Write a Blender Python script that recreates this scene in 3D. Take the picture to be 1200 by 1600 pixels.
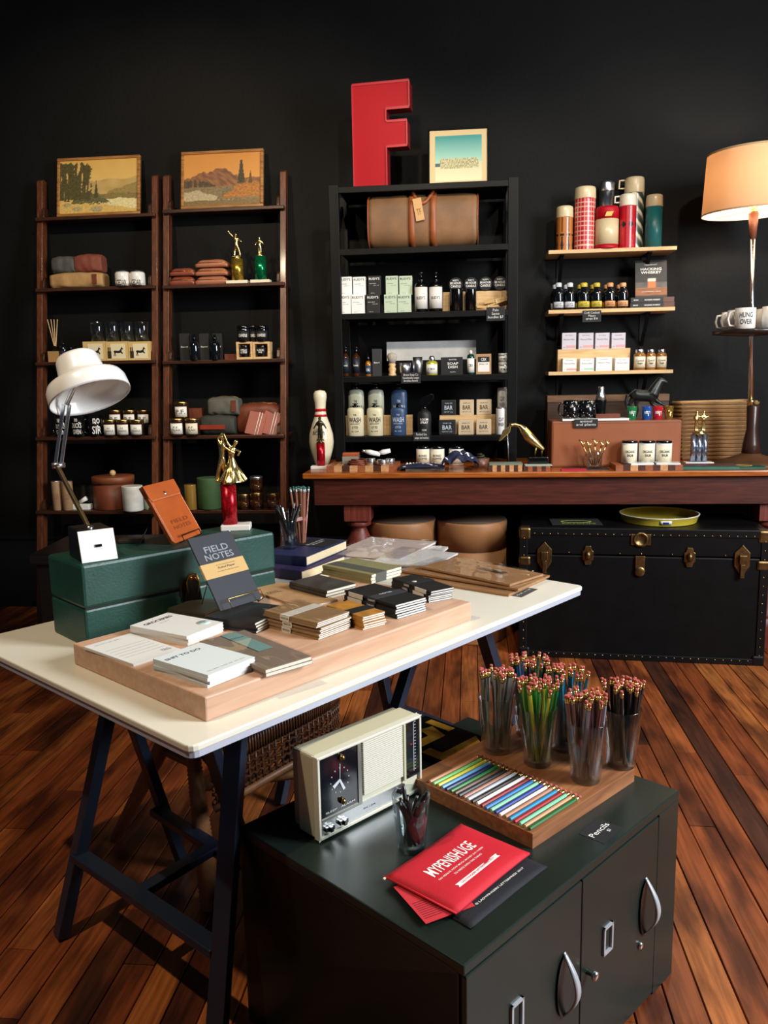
import bpy, bmesh, math, random
from mathutils import Vector, Matrix
random.seed(7)
for o in list(bpy.data.objects): bpy.data.objects.remove(o, do_unlink=True)
S = bpy.context.scene
COL = S.collection
R = math.radians
# ------------------------------------------------------------------ camera
FPX = 1280.0; CH = 1.36; YAW = R(6.0); PITCH = R(9.3); ROLL = R(1.1)
FW = Vector((-math.sin(YAW)*math.cos(PITCH), math.cos(YAW)*math.cos(PITCH), -math.sin(PITCH)))
_r0 = Vector((math.cos(YAW), math.sin(YAW), 0)); _u0 = _r0.cross(FW)
RT = _r0*math.cos(ROLL) - _u0*math.sin(ROLL); UP = _u0*math.cos(ROLL) + _r0*math.sin(ROLL)
CAM = Vector((0, 0, CH))
cd = bpy.data.cameras.new('camera'); cam = bpy.data.objects.new('camera', cd); COL.objects.link(cam)
cd.sensor_width = 36; cd.sensor_fit = 'AUTO'; cd.lens = FPX/1600*36; cd.clip_start = .05
cam.matrix_world = Matrix(((RT.x, UP.x, -FW.x, CAM.x), (RT.y, UP.y, -FW.y, CAM.y), (RT.z, UP.z, -FW.z, CAM.z), (0, 0, 0, 1)))
S.camera = cam
# ------------------------------------------------------------------ world, lights, exposure
w = bpy.data.worlds.new('world'); S.world = w; w.use_nodes = True
w.node_tree.nodes['Background'].inputs[0].default_value = (.60, .72, 1, 1)
w.node_tree.nodes['Background'].inputs[1].default_value = .03
def look(o, tgt):
    o.rotation_euler = (Vector(tgt)-o.location).to_track_quat('-Z', 'Y').to_euler()
def area(name, loc, tgt, sx, sy, e, col):
    l = bpy.data.lights.new(name, 'AREA'); l.shape = 'RECTANGLE'; l.size = sx; l.size_y = sy; l.energy = e; l.color = col
    o = bpy.data.objects.new(name, l); COL.objects.link(o); o.location = loc; look(o, tgt); return o
def spot(name, loc, tgt, e, ang, col, blend=.6, rad=.05):
    l = bpy.data.lights.new(name, 'SPOT'); l.energy = e; l.spot_size = R(ang); l.spot_blend = blend; l.color = col; l.shadow_soft_size = rad
    o = bpy.data.objects.new(name, l); COL.objects.link(o); o.location = loc; look(o, tgt); return o
area('window_daylight', (3.0, 1.25, 2.35), (-.1, 1.75, .6), 1.1, 1.7, 190, (.90, .95, 1))
spot('ceiling_spot_front', (-1.42, .85, 3.3), (-.85, 1.75, 0), 125, 70, (1, .80, .56), .35, .035)
spot('track_spot_a', (-1.6, 1.9, 3.3), (-1.9, 4.5, 2.0), 92, 60, (1, .82, .58))
spot('track_spot_b', (-.5, 1.9, 3.3), (-1.2, 4.5, 2.0), 92, 58, (1, .82, .58))
spot('track_spot_c', (.3, 1.9, 3.3), (-.2, 4.4, 1.6), 92, 58, (1, .90, .76))
spot('track_spot_d', (1.2, 1.8, 3.3), (.8, 4.5, 1.5), 92, 60, (1, .88, .72))
S.view_settings.view_transform = 'Standard'; S.view_settings.look = 'None'
S.view_settings.gamma = 1; S.view_settings.use_curve_mapping = False
S.view_settings.exposure = .35
# ------------------------------------------------------------------ pixel -> place helpers (1200 x 1600 frame)
def ray(px, py): return FW + RT*((px-600)/FPX) - UP*((py-800)/FPX)
def PY(px, py, Y): d = ray(px, py); return CAM + d*(Y/d.y)
def PZ(px, py, z): d = ray(px, py); return CAM + d*((z-CH)/d.z)
def XX(px, Y, z):
    k = (px-600)/FPX; zz = z-CH
    a = Y*RT.y + zz*RT.z; b = Y*FW.y + zz*FW.z
    return (k*b-a)/(RT.x-k*FW.x)
def EX(p0, p1, pt, Y, z):
    x0 = XX(p0, Y, z); x1 = XX(p1, Y, z); return (x0+x1)/2, x1-x0, PY((p0+p1)/2, pt, Y).z-z
# ------------------------------------------------------------------ materials
def lin(h):
    h = h.lstrip('#'); o = []
    for i in (0, 2, 4):
        c = int(h[i:i+2], 16)/255; o.append(c/12.92 if c <= .04045 else ((c+.055)/1.055)**2.4)
    return tuple(o)+(1,)
MATS = {}
def mat(name, col, rough=.5, metal=0, var=0, scale=20, bump=0, bscale=60, coat=0, stretch=None, spec=.5, emit=0, emitcol=None, sss=0):
    if name in MATS: return MATS[name]
    m = bpy.data.materials.new(name); m.use_nodes = True; nt = m.node_tree; b = nt.nodes['Principled BSDF']
    c = lin(col); b.inputs['Base Color'].default_value = c; b.inputs['Roughness'].default_value = rough
    b.inputs['Metallic'].default_value = metal; b.inputs['Coat Weight'].default_value = coat; b.inputs['Coat Roughness'].default_value = .12
    b.inputs['Specular IOR Level'].default_value = spec
    if emit: b.inputs['Emission Color'].default_value = lin(emitcol or col); b.inputs['Emission Strength'].default_value = emit
    if var or bump:
        tc = nt.nodes.new('ShaderNodeTexCoord'); mp = nt.nodes.new('ShaderNodeMapping'); nt.links.new(tc.outputs['Object'], mp.inputs[0])
        if stretch: mp.inputs['Scale'].default_value = stretch
    if var:
        n = nt.nodes.new('ShaderNodeTexNoise'); n.inputs['Scale'].default_value = scale; n.inputs['Detail'].default_value = 6
        nt.links.new(mp.outputs[0], n.inputs[0]); rp = nt.nodes.new('ShaderNodeValToRGB')
        rp.color_ramp.elements[0].position = .3; rp.color_ramp.elements[1].position = .7
        rp.color_ramp.elements[0].color = tuple(max(0, x*(1-var)) for x in c[:3])+(1,)
        rp.color_ramp.elements[1].color = tuple(min(1, x*(1+var)) for x in c[:3])+(1,)
        nt.links.new(n.outputs[0], rp.inputs[0]); nt.links.new(rp.outputs[0], b.inputs['Base Color'])
    if bump:
        n = nt.nodes.new('ShaderNodeTexNoise'); n.inputs['Scale'].default_value = bscale; n.inputs['Detail'].default_value = 4
        nt.links.new(mp.outputs[0], n.inputs[0]); bp = nt.nodes.new('ShaderNodeBump'); bp.inputs['Strength'].default_value = bump; bp.inputs['Distance'].default_value = .004
        nt.links.new(n.outputs[0], bp.inputs['Height']); nt.links.new(bp.outputs[0], b.inputs['Normal'])
    MATS[name] = m; return m
def wood(name, c0, c1, rough=.5, scale=6, axis=0, coat=0):
    if name in MATS: return MATS[name]
    m = mat(name, c0, rough, coat=coat); nt = m.node_tree; b = nt.nodes['Principled BSDF']
    tc = nt.nodes.new('ShaderNodeTexCoord'); mp = nt.nodes.new('ShaderNodeMapping'); nt.links.new(tc.outputs['Object'], mp.inputs[0])
    s = [14, 14, 14]; s[axis] = 1.2; mp.inputs['Scale'].default_value = s
    n = nt.nodes.new('ShaderNodeTexNoise'); n.inputs['Scale'].default_value = scale; n.inputs['Detail'].default_value = 8; n.inputs['Distortion'].default_value = .6
    nt.links.new(mp.outputs[0], n.inputs[0]); rp = nt.nodes.new('ShaderNodeValToRGB')
    rp.color_ramp.elements[0].position = .32; rp.color_ramp.elements[1].position = .68
    rp.color_ramp.elements[0].color = lin(c0); rp.color_ramp.elements[1].color = lin(c1)
    nt.links.new(n.outputs[0], rp.inputs[0]); nt.links.new(rp.outputs[0], b.inputs['Base Color'])
    bp = nt.nodes.new('ShaderNodeBump'); bp.inputs['Strength'].default_value = .12; bp.inputs['Distance'].default_value = .003
    nt.links.new(n.outputs[0], bp.inputs['Height']); nt.links.new(bp.outputs[0], b.inputs['Normal']); return m
def glass(name, tint='#f2f6f6', k=1.0):
    if name in MATS: return MATS[name]
    m = bpy.data.materials.new(name); m.use_nodes = True; nt = m.node_tree; nt.nodes.clear()
    o = nt.nodes.new('ShaderNodeOutputMaterial'); mx = nt.nodes.new('ShaderNodeMixShader'); t = nt.nodes.new('ShaderNodeBsdfTransparent'); g = nt.nodes.new('ShaderNodeBsdfGlossy')
    f = nt.nodes.new('ShaderNodeLayerWeight'); f.inputs[0].default_value = .5; pw = nt.nodes.new('ShaderNodeMath'); pw.operation = 'POWER'; pw.inputs[1].default_value = 2.4
    mu = nt.nodes.new('ShaderNodeMath'); mu.operation = 'MULTIPLY_ADD'; mu.inputs[1].default_value = .7*k; mu.inputs[2].default_value = .05*k
    t.inputs[0].default_value = lin(tint); g.inputs['Roughness'].default_value = .03; g.inputs[0].default_value = (.9, .95, 1, 1)
    nt.links.new(f.outputs['Facing'], pw.inputs[0]); nt.links.new(pw.outputs[0], mu.inputs[0]); nt.links.new(mu.outputs[0], mx.inputs[0]); nt.links.new(t.outputs[0], mx.inputs[1]); nt.links.new(g.outputs[0], mx.inputs[2]); nt.links.new(mx.outputs[0], o.inputs[0])
    MATS[name] = m; return m
def vcol(name, rough=.6, coat=0, metal=0):
    if name in MATS: return MATS[name]
    m = mat(name, '#ffffff', rough, metal, coat=coat); nt = m.node_tree
    a = nt.nodes.new('ShaderNodeAttribute'); a.attribute_name = 'Col'; nt.links.new(a.outputs['Color'], nt.nodes['Principled BSDF'].inputs['Base Color']); return m
# ------------------------------------------------------------------ mesh builder
class MB:
    def __init__(s): s.v = []; s.f = []; s.m = []; s.sm = []; s.c = []
    def _a(s, vs, fs, mi=0, smooth=False, mx=None, cols=None):
        n = len(s.v)
        s.v += [tuple(mx @ Vector(p)) for p in vs] if mx is not None else [tuple(p) for p in vs]
        s.f += [tuple(i+n for i in f) for f in fs]; s.m += [mi]*len(fs); s.sm += [smooth]*len(fs)
        if cols: s.c += [None]*(n-len(s.c)) + list(cols)
        return s
    def box(s, x0, x1, y0, y1, z0, z1, mi=0, mx=None):
        return s._a([(x0, y0, z0), (x1, y0, z0), (x1, y1, z0), (x0, y1, z0), (x0, y0, z1), (x1, y0, z1), (x1, y1, z1), (x0, y1, z1)],
                    [(0, 3, 2, 1), (4, 5, 6, 7), (0, 1, 5, 4), (1, 2, 6, 5), (2, 3, 7, 6), (3, 0, 4, 7)], mi, False, mx)
    def cb(s, c, d, mi=0, rot=None):
        mx = Matrix.Translation(c)
        if rot: mx = mx @ (rot if isinstance(rot, Matrix) else Matrix.Rotation(rot[2], 4, 'Z') @ Matrix.Rotation(rot[1], 4, 'Y') @ Matrix.Rotation(rot[0], 4, 'X'))
        return s.box(-d[0]/2, d[0]/2, -d[1]/2, d[1]/2, -d[2]/2, d[2]/2, mi, mx)
    def beam(s, a, b, wx, wy, mi=0, up=(0, 0, 1)):
        a = Vector(a); b = Vector(b); z = (b-a); L = z.length; z.normalize(); x = Vector(up).cross(z)
        if x.length < 1e-4: x = Vector((1, 0, 0))
        x.normalize(); y = z.cross(x)
        mx = Matrix(((x.x, y.x, z.x, a.x), (x.y, y.y, z.y, a.y), (x.z, y.z, z.z, a.z), (0, 0, 0, 1)))
        return s.box(-wx/2, wx/2, -wy/2, wy/2, 0, L, mi, mx)
    def lathe(s, prof, n=24, c=(0, 0, 0), mi=0, smooth=True, sx=1, sy=1, cap=True, mx=None, cf=None, a0=0, a1=None):
        full = a1 is None; a1 = 2*math.pi if full else a1; k = n if full else n+1
        vs = []; cols = []
        for r, z in prof:
            for i in range(k):
                a = a0+(a1-a0)*i/n
                vs.append((c[0]+r*math.cos(a)*sx, c[1]+r*math.sin(a)*sy, c[2]+z))
                if cf: cols.append(cf(a, z))
        fs = []
        for j in range(len(prof)-1):
            for i in range(n):
                i2 = (i+1) % k; fs.append((j*k+i, j*k+i2, (j+1)*k+i2, (j+1)*k+i))
        s._a(vs, fs, mi, smooth, mx, cols or None)
        if cap and full:
            n0 = len(s.v)-len(vs)
            if prof[0][0] > 1e-5: s.f.append(tuple(n0+i for i in reversed(range(k)))); s.m.append(mi); s.sm.append(False)
            if prof[-1][0] > 1e-5: s.f.append(tuple(n0+(len(prof)-1)*k+i for i in range(k))); s.m.append(mi); s.sm.append(False)
        return s
    def tube(s, pts, r, n=8, mi=0, closed=False, smooth=True):
        P = [Vector(p) for p in pts]; L = len(P); rr = r if isinstance(r, (list, tuple)) else [r]*L
        vs = []; nx = None
        for i, p in enumerate(P):
            t = (P[(i+1) % L]-P[i-1]) if closed else (P[min(i+1, L-1)]-P[max(i-1, 0)])
            t.normalize()
            if nx is None:
                nx = t.cross(Vector((0, 0, 1)))
                if nx.length < .1: nx = t.cross(Vector((0, 1, 0)))
            nx = (nx - t*nx.dot(t)).normalized(); ny = t.cross(nx)
            for k in range(n):
                a = 2*math.pi*k/n; vs.append(p+(nx*math.cos(a)+ny*math.sin(a))*rr[i])
        fs = []
        for i in range(L if closed else L-1):
            j = (i+1) % L
            for k in range(n): k2 = (k+1) % n; fs.append((i*n+k, j*n+k, j*n+k2, i*n+k2))
        if not closed: fs += [tuple(range(n)), tuple(reversed(range((L-1)*n, L*n)))]
        return s._a(vs, fs, mi, smooth)
    def prism(s, poly, y0, y1, mi=0, axis='y', mx=None, smooth=False):
        n = len(poly)
        mk = {'y': lambda p, t: (p[0], t, p[1]), 'z': lambda p, t: (p[0], p[1], t), 'x': lambda p, t: (t, p[0], p[1])}[axis]
        vs = [mk(p, y0) for p in poly]+[mk(p, y1) for p in poly]
        fs = [tuple(range(n)), tuple(reversed(range(n, 2*n)))]+[(i, i+n, (i+1) % n+n, (i+1) % n) for i in range(n)]
        return s._a(vs, fs, mi, smooth, mx)
    def ball(s, c, r, n=12, mi=0, sx=1, sy=1, sz=1):
        m = max(6, n//2)
        return s.lathe([(r*math.sin(math.pi*j/m), -r*sz*math.cos(math.pi*j/m)) for j in range(m+1)], n, c, mi, True, sx, sy, cap=False)
    def grid(s, nx, ny, fn, mi=0, smooth=True, cf=None, th=0):
        vs = []; cols = []
        for j in range(ny+1):
            for i in range(nx+1):
                vs.append(fn(i/nx, j/ny)); 
                if cf: cols.append(cf(i/nx, j/ny))
        fs = [(j*(nx+1)+i, j*(nx+1)+i+1, (j+1)*(nx+1)+i+1, (j+1)*(nx+1)+i) for j in range(ny) for i in range(nx)]
        return s._a(vs, fs, mi, smooth, None, cols or None)
    def mesh(s, name, mats):
        me = bpy.data.meshes.new(name); me.from_pydata(s.v, [], s.f)
        for m in (mats if isinstance(mats, (list, tuple)) else [mats]): me.materials.append(m)
        me.polygons.foreach_set('material_index', s.m); me.polygons.foreach_set('use_smooth', s.sm)
        if s.c:
            at = me.color_attributes.new('Col', 'FLOAT_COLOR', 'POINT'); cc = s.c+[None]*(len(s.v)-len(s.c))
            at.data.foreach_set('color', [x for q in cc for x in (q or (1, 1, 1, 1))])
        bm = bmesh.new(); bm.from_mesh(me)
        if not s.c: bmesh.ops.remove_doubles(bm, verts=bm.verts, dist=1e-6)
        bmesh.ops.recalc_face_normals(bm, faces=bm.faces); bm.to_mesh(me); bm.free()
        me.update(); return me
    def build(s, name, mats, parent=None, bevel=0, solid=0, sub=0, remesh=0, loc=None, rot=None, seg=2):
        o = bpy.data.objects.new(name, s.mesh(name, mats)); COL.objects.link(o); o.parent = parent
        if loc is not None: o.location = loc
        if rot is not None: o.rotation_euler = rot
        if solid: d = o.modifiers.new('s', 'SOLIDIFY'); d.thickness = solid; d.offset = 0
        if remesh:
            d = o.modifiers.new('r', 'REMESH'); d.mode = 'VOXEL'; d.voxel_size = remesh; d.use_smooth_shade = True
            d = o.modifiers.new('k', 'SMOOTH'); d.iterations = 4; d.factor = .5
        if bevel: d = o.modifiers.new('b', 'BEVEL'); d.width = bevel; d.segments = seg; d.limit_method = 'ANGLE'; d.angle_limit = R(40)
        if sub: d = o.modifiers.new('u', 'SUBSURF'); d.levels = sub; d.render_levels = sub
        return o
def tag(o, label=None, cat=None, group=None, kind=None):
    if label: o['label'] = label
    if cat: o['category'] = cat
    if group: o['group'] = group
    if kind: o['kind'] = kind
    return o
def thing(name, label, cat, loc=(0, 0, 0), rz=0, group=None):
    o = bpy.data.objects.new(name, None); COL.objects.link(o); o.location = loc; o.rotation_euler = (0, 0, rz); o.empty_display_size = .05
    return tag(o, label, cat, group)
def one(mb, name, label, cat, mats, loc=(0, 0, 0), rz=0, group=None, **k):
    return tag(mb.build(name, mats, None, loc=loc, rot=(0, 0, rz), **k), label, cat, group)
def struct(mb, name, mats, **k): return tag(mb.build(name, mats, **k), kind='structure')
def copy_tree(o, parent=None):
    c = o.copy(); COL.objects.link(c); c.parent = parent
    for ch in o.children: copy_tree(ch, c)
    return c
# ------------------------------------------------------------------ lettering
TM = {}
def tmesh(s, size, width, bold, ext):
    cu = bpy.data.curves.new('lettering', 'FONT'); cu.body = s; cu.align_x = 'CENTER'; cu.align_y = 'CENTER'; cu.resolution_u = 2; cu.offset = .03 if bold >= .06 else min(bold, .012); cu.extrude = 0
    cu.space_line = .95
    ob = bpy.data.objects.new('tmp', cu); me = bpy.data.meshes.new_from_object(ob)
    bpy.data.objects.remove(ob); bpy.data.curves.remove(cu)
    P = [v.co.copy() for v in me.vertices]
    if not P: return P, [], 1, 1
    x0 = min(p.x for p in P); x1 = max(p.x for p in P); y0 = min(p.y for p in P); y1 = max(p.y for p in P)
    ky = size/(y1-y0); kx = (width/(x1-x0)) if width else ky
    P = [((p.x-(x0+x1)/2)*kx, (p.y-(y0+y1)/2)*ky) for p in P]; F = [tuple(f.vertices) for f in me.polygons]; bpy.data.meshes.remove(me)
    return P, F
def txt(parent, s, m, loc, size, width=None, rot=(R(90), 0, 0), bold=0, bend=0, name='lettering', sag=None, sy=1):
    """size = height of the whole block in metres; bend = radius of the cylinder it is printed on (loc is then its axis)"""
    P, F = tmesh(s, size, width, bold, 0)
    mb = MB()
    if bend: V = [(bend*math.sin(x/bend), -bend*math.cos(x/bend)*sy, y) for x, y in P]
    elif sag: V = [(x, y, sag(x, y)) for x, y in P]
    else: V = [(x, y, 0) for x, y in P]
    mb.v = V; mb.f = F; mb.m = [0]*len(F); mb.sm = [False]*len(F)
    return mb.build(name, m, parent, loc=loc, rot=None if bend else rot)
def rgb(h): return lin(h)
def mixc(a, b, t): t = max(0, min(1, t)); return tuple(x+(y-x)*t for x, y in zip(a, b))
def nz(x, y, z=0):
    from mathutils import noise
    return noise.noise(Vector((x, y, z)))
# ------------------------------------------------------------------ shared materials
wht = mat('white_print', '#f2f0ea', .6); ink = mat('black_print', '#141414', .6); gold_p = mat('gold_print', '#caa24a', .4)
M_wall = mat('charcoal_wall_paint', '#0a0a0a', .68, spec=.2, var=.25, scale=3, bump=.25, bscale=55)
M_black = mat('black_painted_wood', '#060607', .5, spec=.2, var=.3, scale=25, stretch=(1, 6, 6))
M_gloss = mat('black_gloss', '#070708', .12, coat=.5)
M_card = mat('black_card', '#19191b', .7)
M_steel = mat('polished_steel', '#d5d8dc', .3, 1)
M_chrome = mat('chrome', '#e4e4e4', .22, 1)
M_brass = mat('aged_brass', '#9c7a3c', .3, 1, var=.3, scale=40)
M_gold = mat('gold_plastic', '#ecd28a', .27, 1)
M_kraft = mat('kraft_paper', '#b28a60', .75, var=.12, scale=30)
M_paper = mat('white_paper', '#ece8dd', .75)
M_page = mat('page_edges', '#e9e0cb', .8, var=.08, scale=300, stretch=(1, 1, 40))
M_cream = mat('cream_card', '#e8ddc2', .7)
M_glass = glass('clear_glass')
M_amber = mat('amber_glass', '#3a1c08', .1, coat=.3)
M_darkglass = mat('dark_bottle_glass', '#0b0f14', .07, coat=.6)
M_lidgold = mat('brass_lid', '#b89a5a', .28, 1)
M_ply = wood('pale_pine', '#c9a06a', '#dfbd8c', .5)
M_walnut = wood('dark_ladder_wood', '#2a150c', '#472614', .4, coat=.15)
M_ladpost = wood('ladder_post_wood', '#43210f', '#6a381d', .42, axis=2, coat=.15)
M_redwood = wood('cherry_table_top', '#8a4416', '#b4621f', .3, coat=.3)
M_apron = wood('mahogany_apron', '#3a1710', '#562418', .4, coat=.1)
M_turn = wood('mahogany_leg', '#5a2419', '#7c372a', .45, axis=2)
M_leather = mat('tan_leather', '#a04a22', .5, var=.15, scale=12, bump=.15, bscale=180)
M_brownlea = mat('brown_leather', '#6e3520', .5, var=.2, scale=14, bump=.15, bscale=160)
M_redlea = mat('oxblood_leather', '#8c3320', .42, var=.12, scale=14)
# ------------------------------------------------------------------ the room
WALL = 4.70
struct(MB().box(-5, 4.2, WALL, WALL+.12, 0, 3.7), 'wall_back', M_wall)
struct(MB().box(-5, 4.2, WALL-.028, WALL, 0, .25).box(-5, 4.2, WALL-.016, WALL, .25, .43).box(-5, 4.2, WALL-.034, WALL, .43, .448), 'baseboard_back', mat('black_trim', '#101012', .4))
mfl = mat('worn_strip_floor', '#7a3a1c', .38); nt = mfl.node_tree; b = nt.nodes['Principled BSDF']
oi = nt.nodes.new('ShaderNodeObjectInfo'); tc = nt.nodes.new('ShaderNodeNewGeometry')
rp = nt.nodes.new('ShaderNodeValToRGB'); els = rp.color_ramp.elements
els[0].position = 0; els[0].color = lin('#6a3216'); els[1].position = 1; els[1].color = lin('#b06a34')
for p, c in ((.10, '#4a281a'), (.17, '#84421f'), (.55, '#9a5128'), (.8, '#ae6330')): e = els.new(p); e.color = lin(c)
nt.links.new(oi.outputs['Random'], rp.inputs[0])
mp = nt.nodes.new('ShaderNodeMapping'); mp.inputs['Scale'].default_value = (60, 3, 60); nt.links.new(tc.outputs['Position'], mp.inputs[0])
n1 = nt.nodes.new('ShaderNodeTexNoise'); n1.inputs['Scale'].default_value = 1.5; n1.inputs['Detail'].default_value = 8; n1.inputs['Distortion'].default_value = .4; nt.links.new(mp.outputs[0], n1.inputs[0])
mp2 = nt.nodes.new('ShaderNodeMapping'); mp2.inputs['Scale'].default_value = (9, 2.2, 1); nt.links.new(tc.outputs['Position'], mp2.inputs[0])
n2 = nt.nodes.new('ShaderNodeTexNoise'); n2.inputs['Scale'].default_value = 1.3; n2.inputs['Detail'].default_value = 7; nt.links.new(mp2.outputs[0], n2.inputs[0])
r2 = nt.nodes.new('ShaderNodeValToRGB'); r2.color_ramp.elements[0].position = .38; r2.color_ramp.elements[0].color = (.20, .14, .12, 1); r2.color_ramp.elements[1].position = .56; r2.color_ramp.elements[1].color = (1, 1, 1, 1); nt.links.new(n2.outputs[0], r2.inputs[0])
r1 = nt.nodes.new('ShaderNodeValToRGB'); r1.color_ramp.elements[0].position = .3; r1.color_ramp.elements[0].color = (.55, .5, .48, 1); r1.color_ramp.elements[1].position = .65; r1.color_ramp.elements[1].color = (1.15, 1.1, 1.05, 1); nt.links.new(n1.outputs[0], r1.inputs[0])
m1 = nt.nodes.new('ShaderNodeMixRGB'); m1.blend_type = 'MULTIPLY'; m1.inputs[0].default_value = 1; nt.links.new(rp.outputs[0], m1.inputs[1]); nt.links.new(r1.outputs[0], m1.inputs[2])
m2 = nt.nodes.new('ShaderNodeMixRGB'); m2.blend_type = 'MULTIPLY'; m2.inputs[0].default_value = .85; nt.links.new(m1.outputs[0], m2.inputs[1]); nt.links.new(r2.outputs[0], m2.inputs[2]); nt.links.new(m2.outputs[0], b.inputs['Base Color'])
bp = nt.nodes.new('ShaderNodeBump'); bp.inputs['Strength'].default_value = .25; bp.inputs['Distance'].default_value = .002; nt.links.new(n1.outputs[0], bp.inputs['Height']); nt.links.new(bp.outputs[0], b.inputs['Normal'])
rr = nt.nodes.new('ShaderNodeMapRange'); rr.inputs[3].default_value = .52; rr.inputs[4].default_value = .28; nt.links.new(n2.outputs[0], rr.inputs[0]); nt.links.new(rr.outputs[0], b.inputs['Roughness'])
floor = struct(MB().box(-5, 4.2, -1.5, WALL, -.06, -.022), 'floor', mat('dark_subfloor', '#0c0705', .9))
PW = .078; g = .0016
pm = MB().prism([(-PW/2+g, -.022), (PW/2-g, -.022), (PW/2-g, -.0015), (PW/2-g-.0015, 0), (-PW/2+g+.0015, 0), (-PW/2+g, -.0015)], 0, 1, axis='y').mesh('plank', mfl)
rs = random.Random(3)
for i in range(-45, 36):
    x = i*PW; y = -.3 - rs.random()*1.4
    if x < -3.2 or x > 2.5: continue
    while y < WALL:
        L = rs.choice([1.6, 2.2, 2.9, 3.4]); y1 = min(y+L, WALL-.002); y0 = max(y, -.6)
        if y1-y0 > .02:
            p = bpy.data.objects.new('plank', pm); COL.objects.link(p); p.parent = floor; p.location = (x, y0, rs.uniform(-.0008, .0006)); p.scale = (1, y1-y0-.002, 1)
        y += L
# ------------------------------------------------------------------ back work table
TZ = .900; TY = 3.97
XL = XX(472, TY, TZ)
bt = thing('work_table', 'long reddish wooden work table with deep dark apron against the black wall', 'table', (.65, 4.3, 0))
def loc_(mb): return mb
MB().box(XL-.65, 1.55, TY-4.3, .36, TZ-.028, TZ).build('tabletop', M_redwood, bt, bevel=.006)
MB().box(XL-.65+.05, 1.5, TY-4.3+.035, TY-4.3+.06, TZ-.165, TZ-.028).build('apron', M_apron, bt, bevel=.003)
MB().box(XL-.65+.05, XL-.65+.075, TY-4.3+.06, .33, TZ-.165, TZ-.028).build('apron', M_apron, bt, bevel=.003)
def turned(name, x, y, parent):
    s = .068; zt = TZ-.028
    mb = MB().box(x-s, x+s, y-s, y+s, zt-.225, zt)
    mb.lathe([(.045, zt-.225), (.062, zt-.235), (.062, zt-.25), (.036, zt-.265), (.05, zt-.30), (.074, zt-.345), (.068, zt-.39), (.044, zt-.50), (.04, zt-.60), (.05, zt-.68), (.058, zt-.70), (.05, zt-.715), (.062, zt-.735), (.066, zt-.77), (.045, zt-.81), (.04, 0)], 20, (x, y, 0))
    mb.build(name, M_turn, parent, bevel=.003)
for x in (XX(560, TY+.12, .75), 1.452): turned('leg', x-.65, TY+.13-4.3, bt)
turned('leg', XX(560, TY+.12, .75)-.65, .25, bt)
# ------------------------------------------------------------------ tall black shelf unit on the table
CY = 4.30; CD = .34
cx0 = XX(514, CY, 2.2); cx1 = XX(810, CY, 2.2)
cz = [PY(660, y, CY).z for y in (286.5, 385, 487, 586.5, 681)]
sh = thing('shelf_unit', 'tall black wooden shelf unit with five boards standing on the work table', 'shelf', ((cx0+cx1)/2, CY+CD/2, TZ))
hw = (cx1-cx0)/2; PT = .05
for sx in (-1, 1):
    for sy in (-1, 1):
        xc = sx*(hw-PT/2); yc = sy*(CD/2-.02)
        MB().box(xc-PT/2, xc+PT/2, yc-.02, yc+.02, 0, cz[0]-TZ+.012).build('post', M_black, sh, bevel=.002)
for i, z in enumerate(cz):
    MB().box(-hw+PT, hw-PT, -CD/2+.004, CD/2, z-TZ-.022, z-TZ).box(-hw+PT, hw-PT, -CD/2+.0, -CD/2+.012, z-TZ-.03, z-TZ-.0).build('shelf_board', M_black, sh, bevel=.002)
for sx in (-1, 1):
    MB().beam((sx*(hw-PT/2), -CD/2+.05, cz[1]-TZ+.02), (sx*(hw-PT/2), CD/2-.05, cz[0]-TZ-.05), .012, .03).build('side_brace', M_black, sh)
# ------------------------------------------------------------------ ladder shelves
LP_TOP = 4.63; LP_ZT = 2.50; LP_BOT = 4.21
def lady(z): return LP_BOT+(LP_TOP-LP_BOT)*z/LP_ZT
def ladder(pxs, tops, label, rows):
    y0 = lady(.75)
    xa = XX(pxs[0], lady(1.4), 1.4); xb = XX(pxs[1], lady(1.4), 1.4)
    t = thing('ladder_shelf', label, 'shelf', ((xa+xb)/2, 4.3, 0)); h = (xb-xa)/2; pw = .034
    for s in (-1, 1):
        zt = PY(tops[0 if s < 0 else 1][0], tops[0 if s < 0 else 1][1], LP_TOP).z
        xc = s*(h-pw/2)
        p = MB().beam((xc, lady(0)-4.3+.03, 0), (xc, lady(zt)-4.3+.03, zt), pw, .06, up=(1, 0, 0)); 
        m = MB(); a = lady(0)-4.3; b2 = lady(zt)-4.3
        m.prism([(a, 0), (a+.06, 0), (b2+.055, zt-.008), (b2+.02, zt), (b2, zt-.01)], xc-pw/2, xc+pw/2, axis='x')
        m.build('post', M_ladpost, t, bevel=.003)
    zs = []
    for i, y in enumerate(rows):
        z = 1.5
        for _ in range(6): z = PY((pxs[0]+pxs[1])/2, y, lady(z)-.025).z
        zs.append(z); f = lady(z)-4.3-.028; bk = min(.37, f+.26)
        MB().box(-h+.006, h-.006, f, bk, z-.019, z).build('shelf_board', M_walnut, t, bevel=.003)
        for s in (-1, 1):
            xc = s*(h-pw-.008)
            pr = [(f+.02, z), (f+.085, z), (f+.085, z+.012)]+[(f+.055+.03*math.cos(a), z+.03+.03*math.sin(a)) for a in [R(q) for q in range(0, 181, 30)]]+[(f+.02, z+.012)]
            MB().prism(pr, xc-.008, xc+.008, axis='x').build('end_bracket', M_walnut, t, bevel=.002)
    return zs
l1 = ladder((57, 246), ((57, 280), (241, 272)), 'dark wooden ladder shelf leaning on the wall at the far left', (336, 448, 564, 682, 798))
l2 = ladder((254.5, 447), ((260, 272), (443, 265)), 'dark wooden ladder shelf leaning on the wall nearer the bowling pin', (324, 443, 562, 680, 797))
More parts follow.
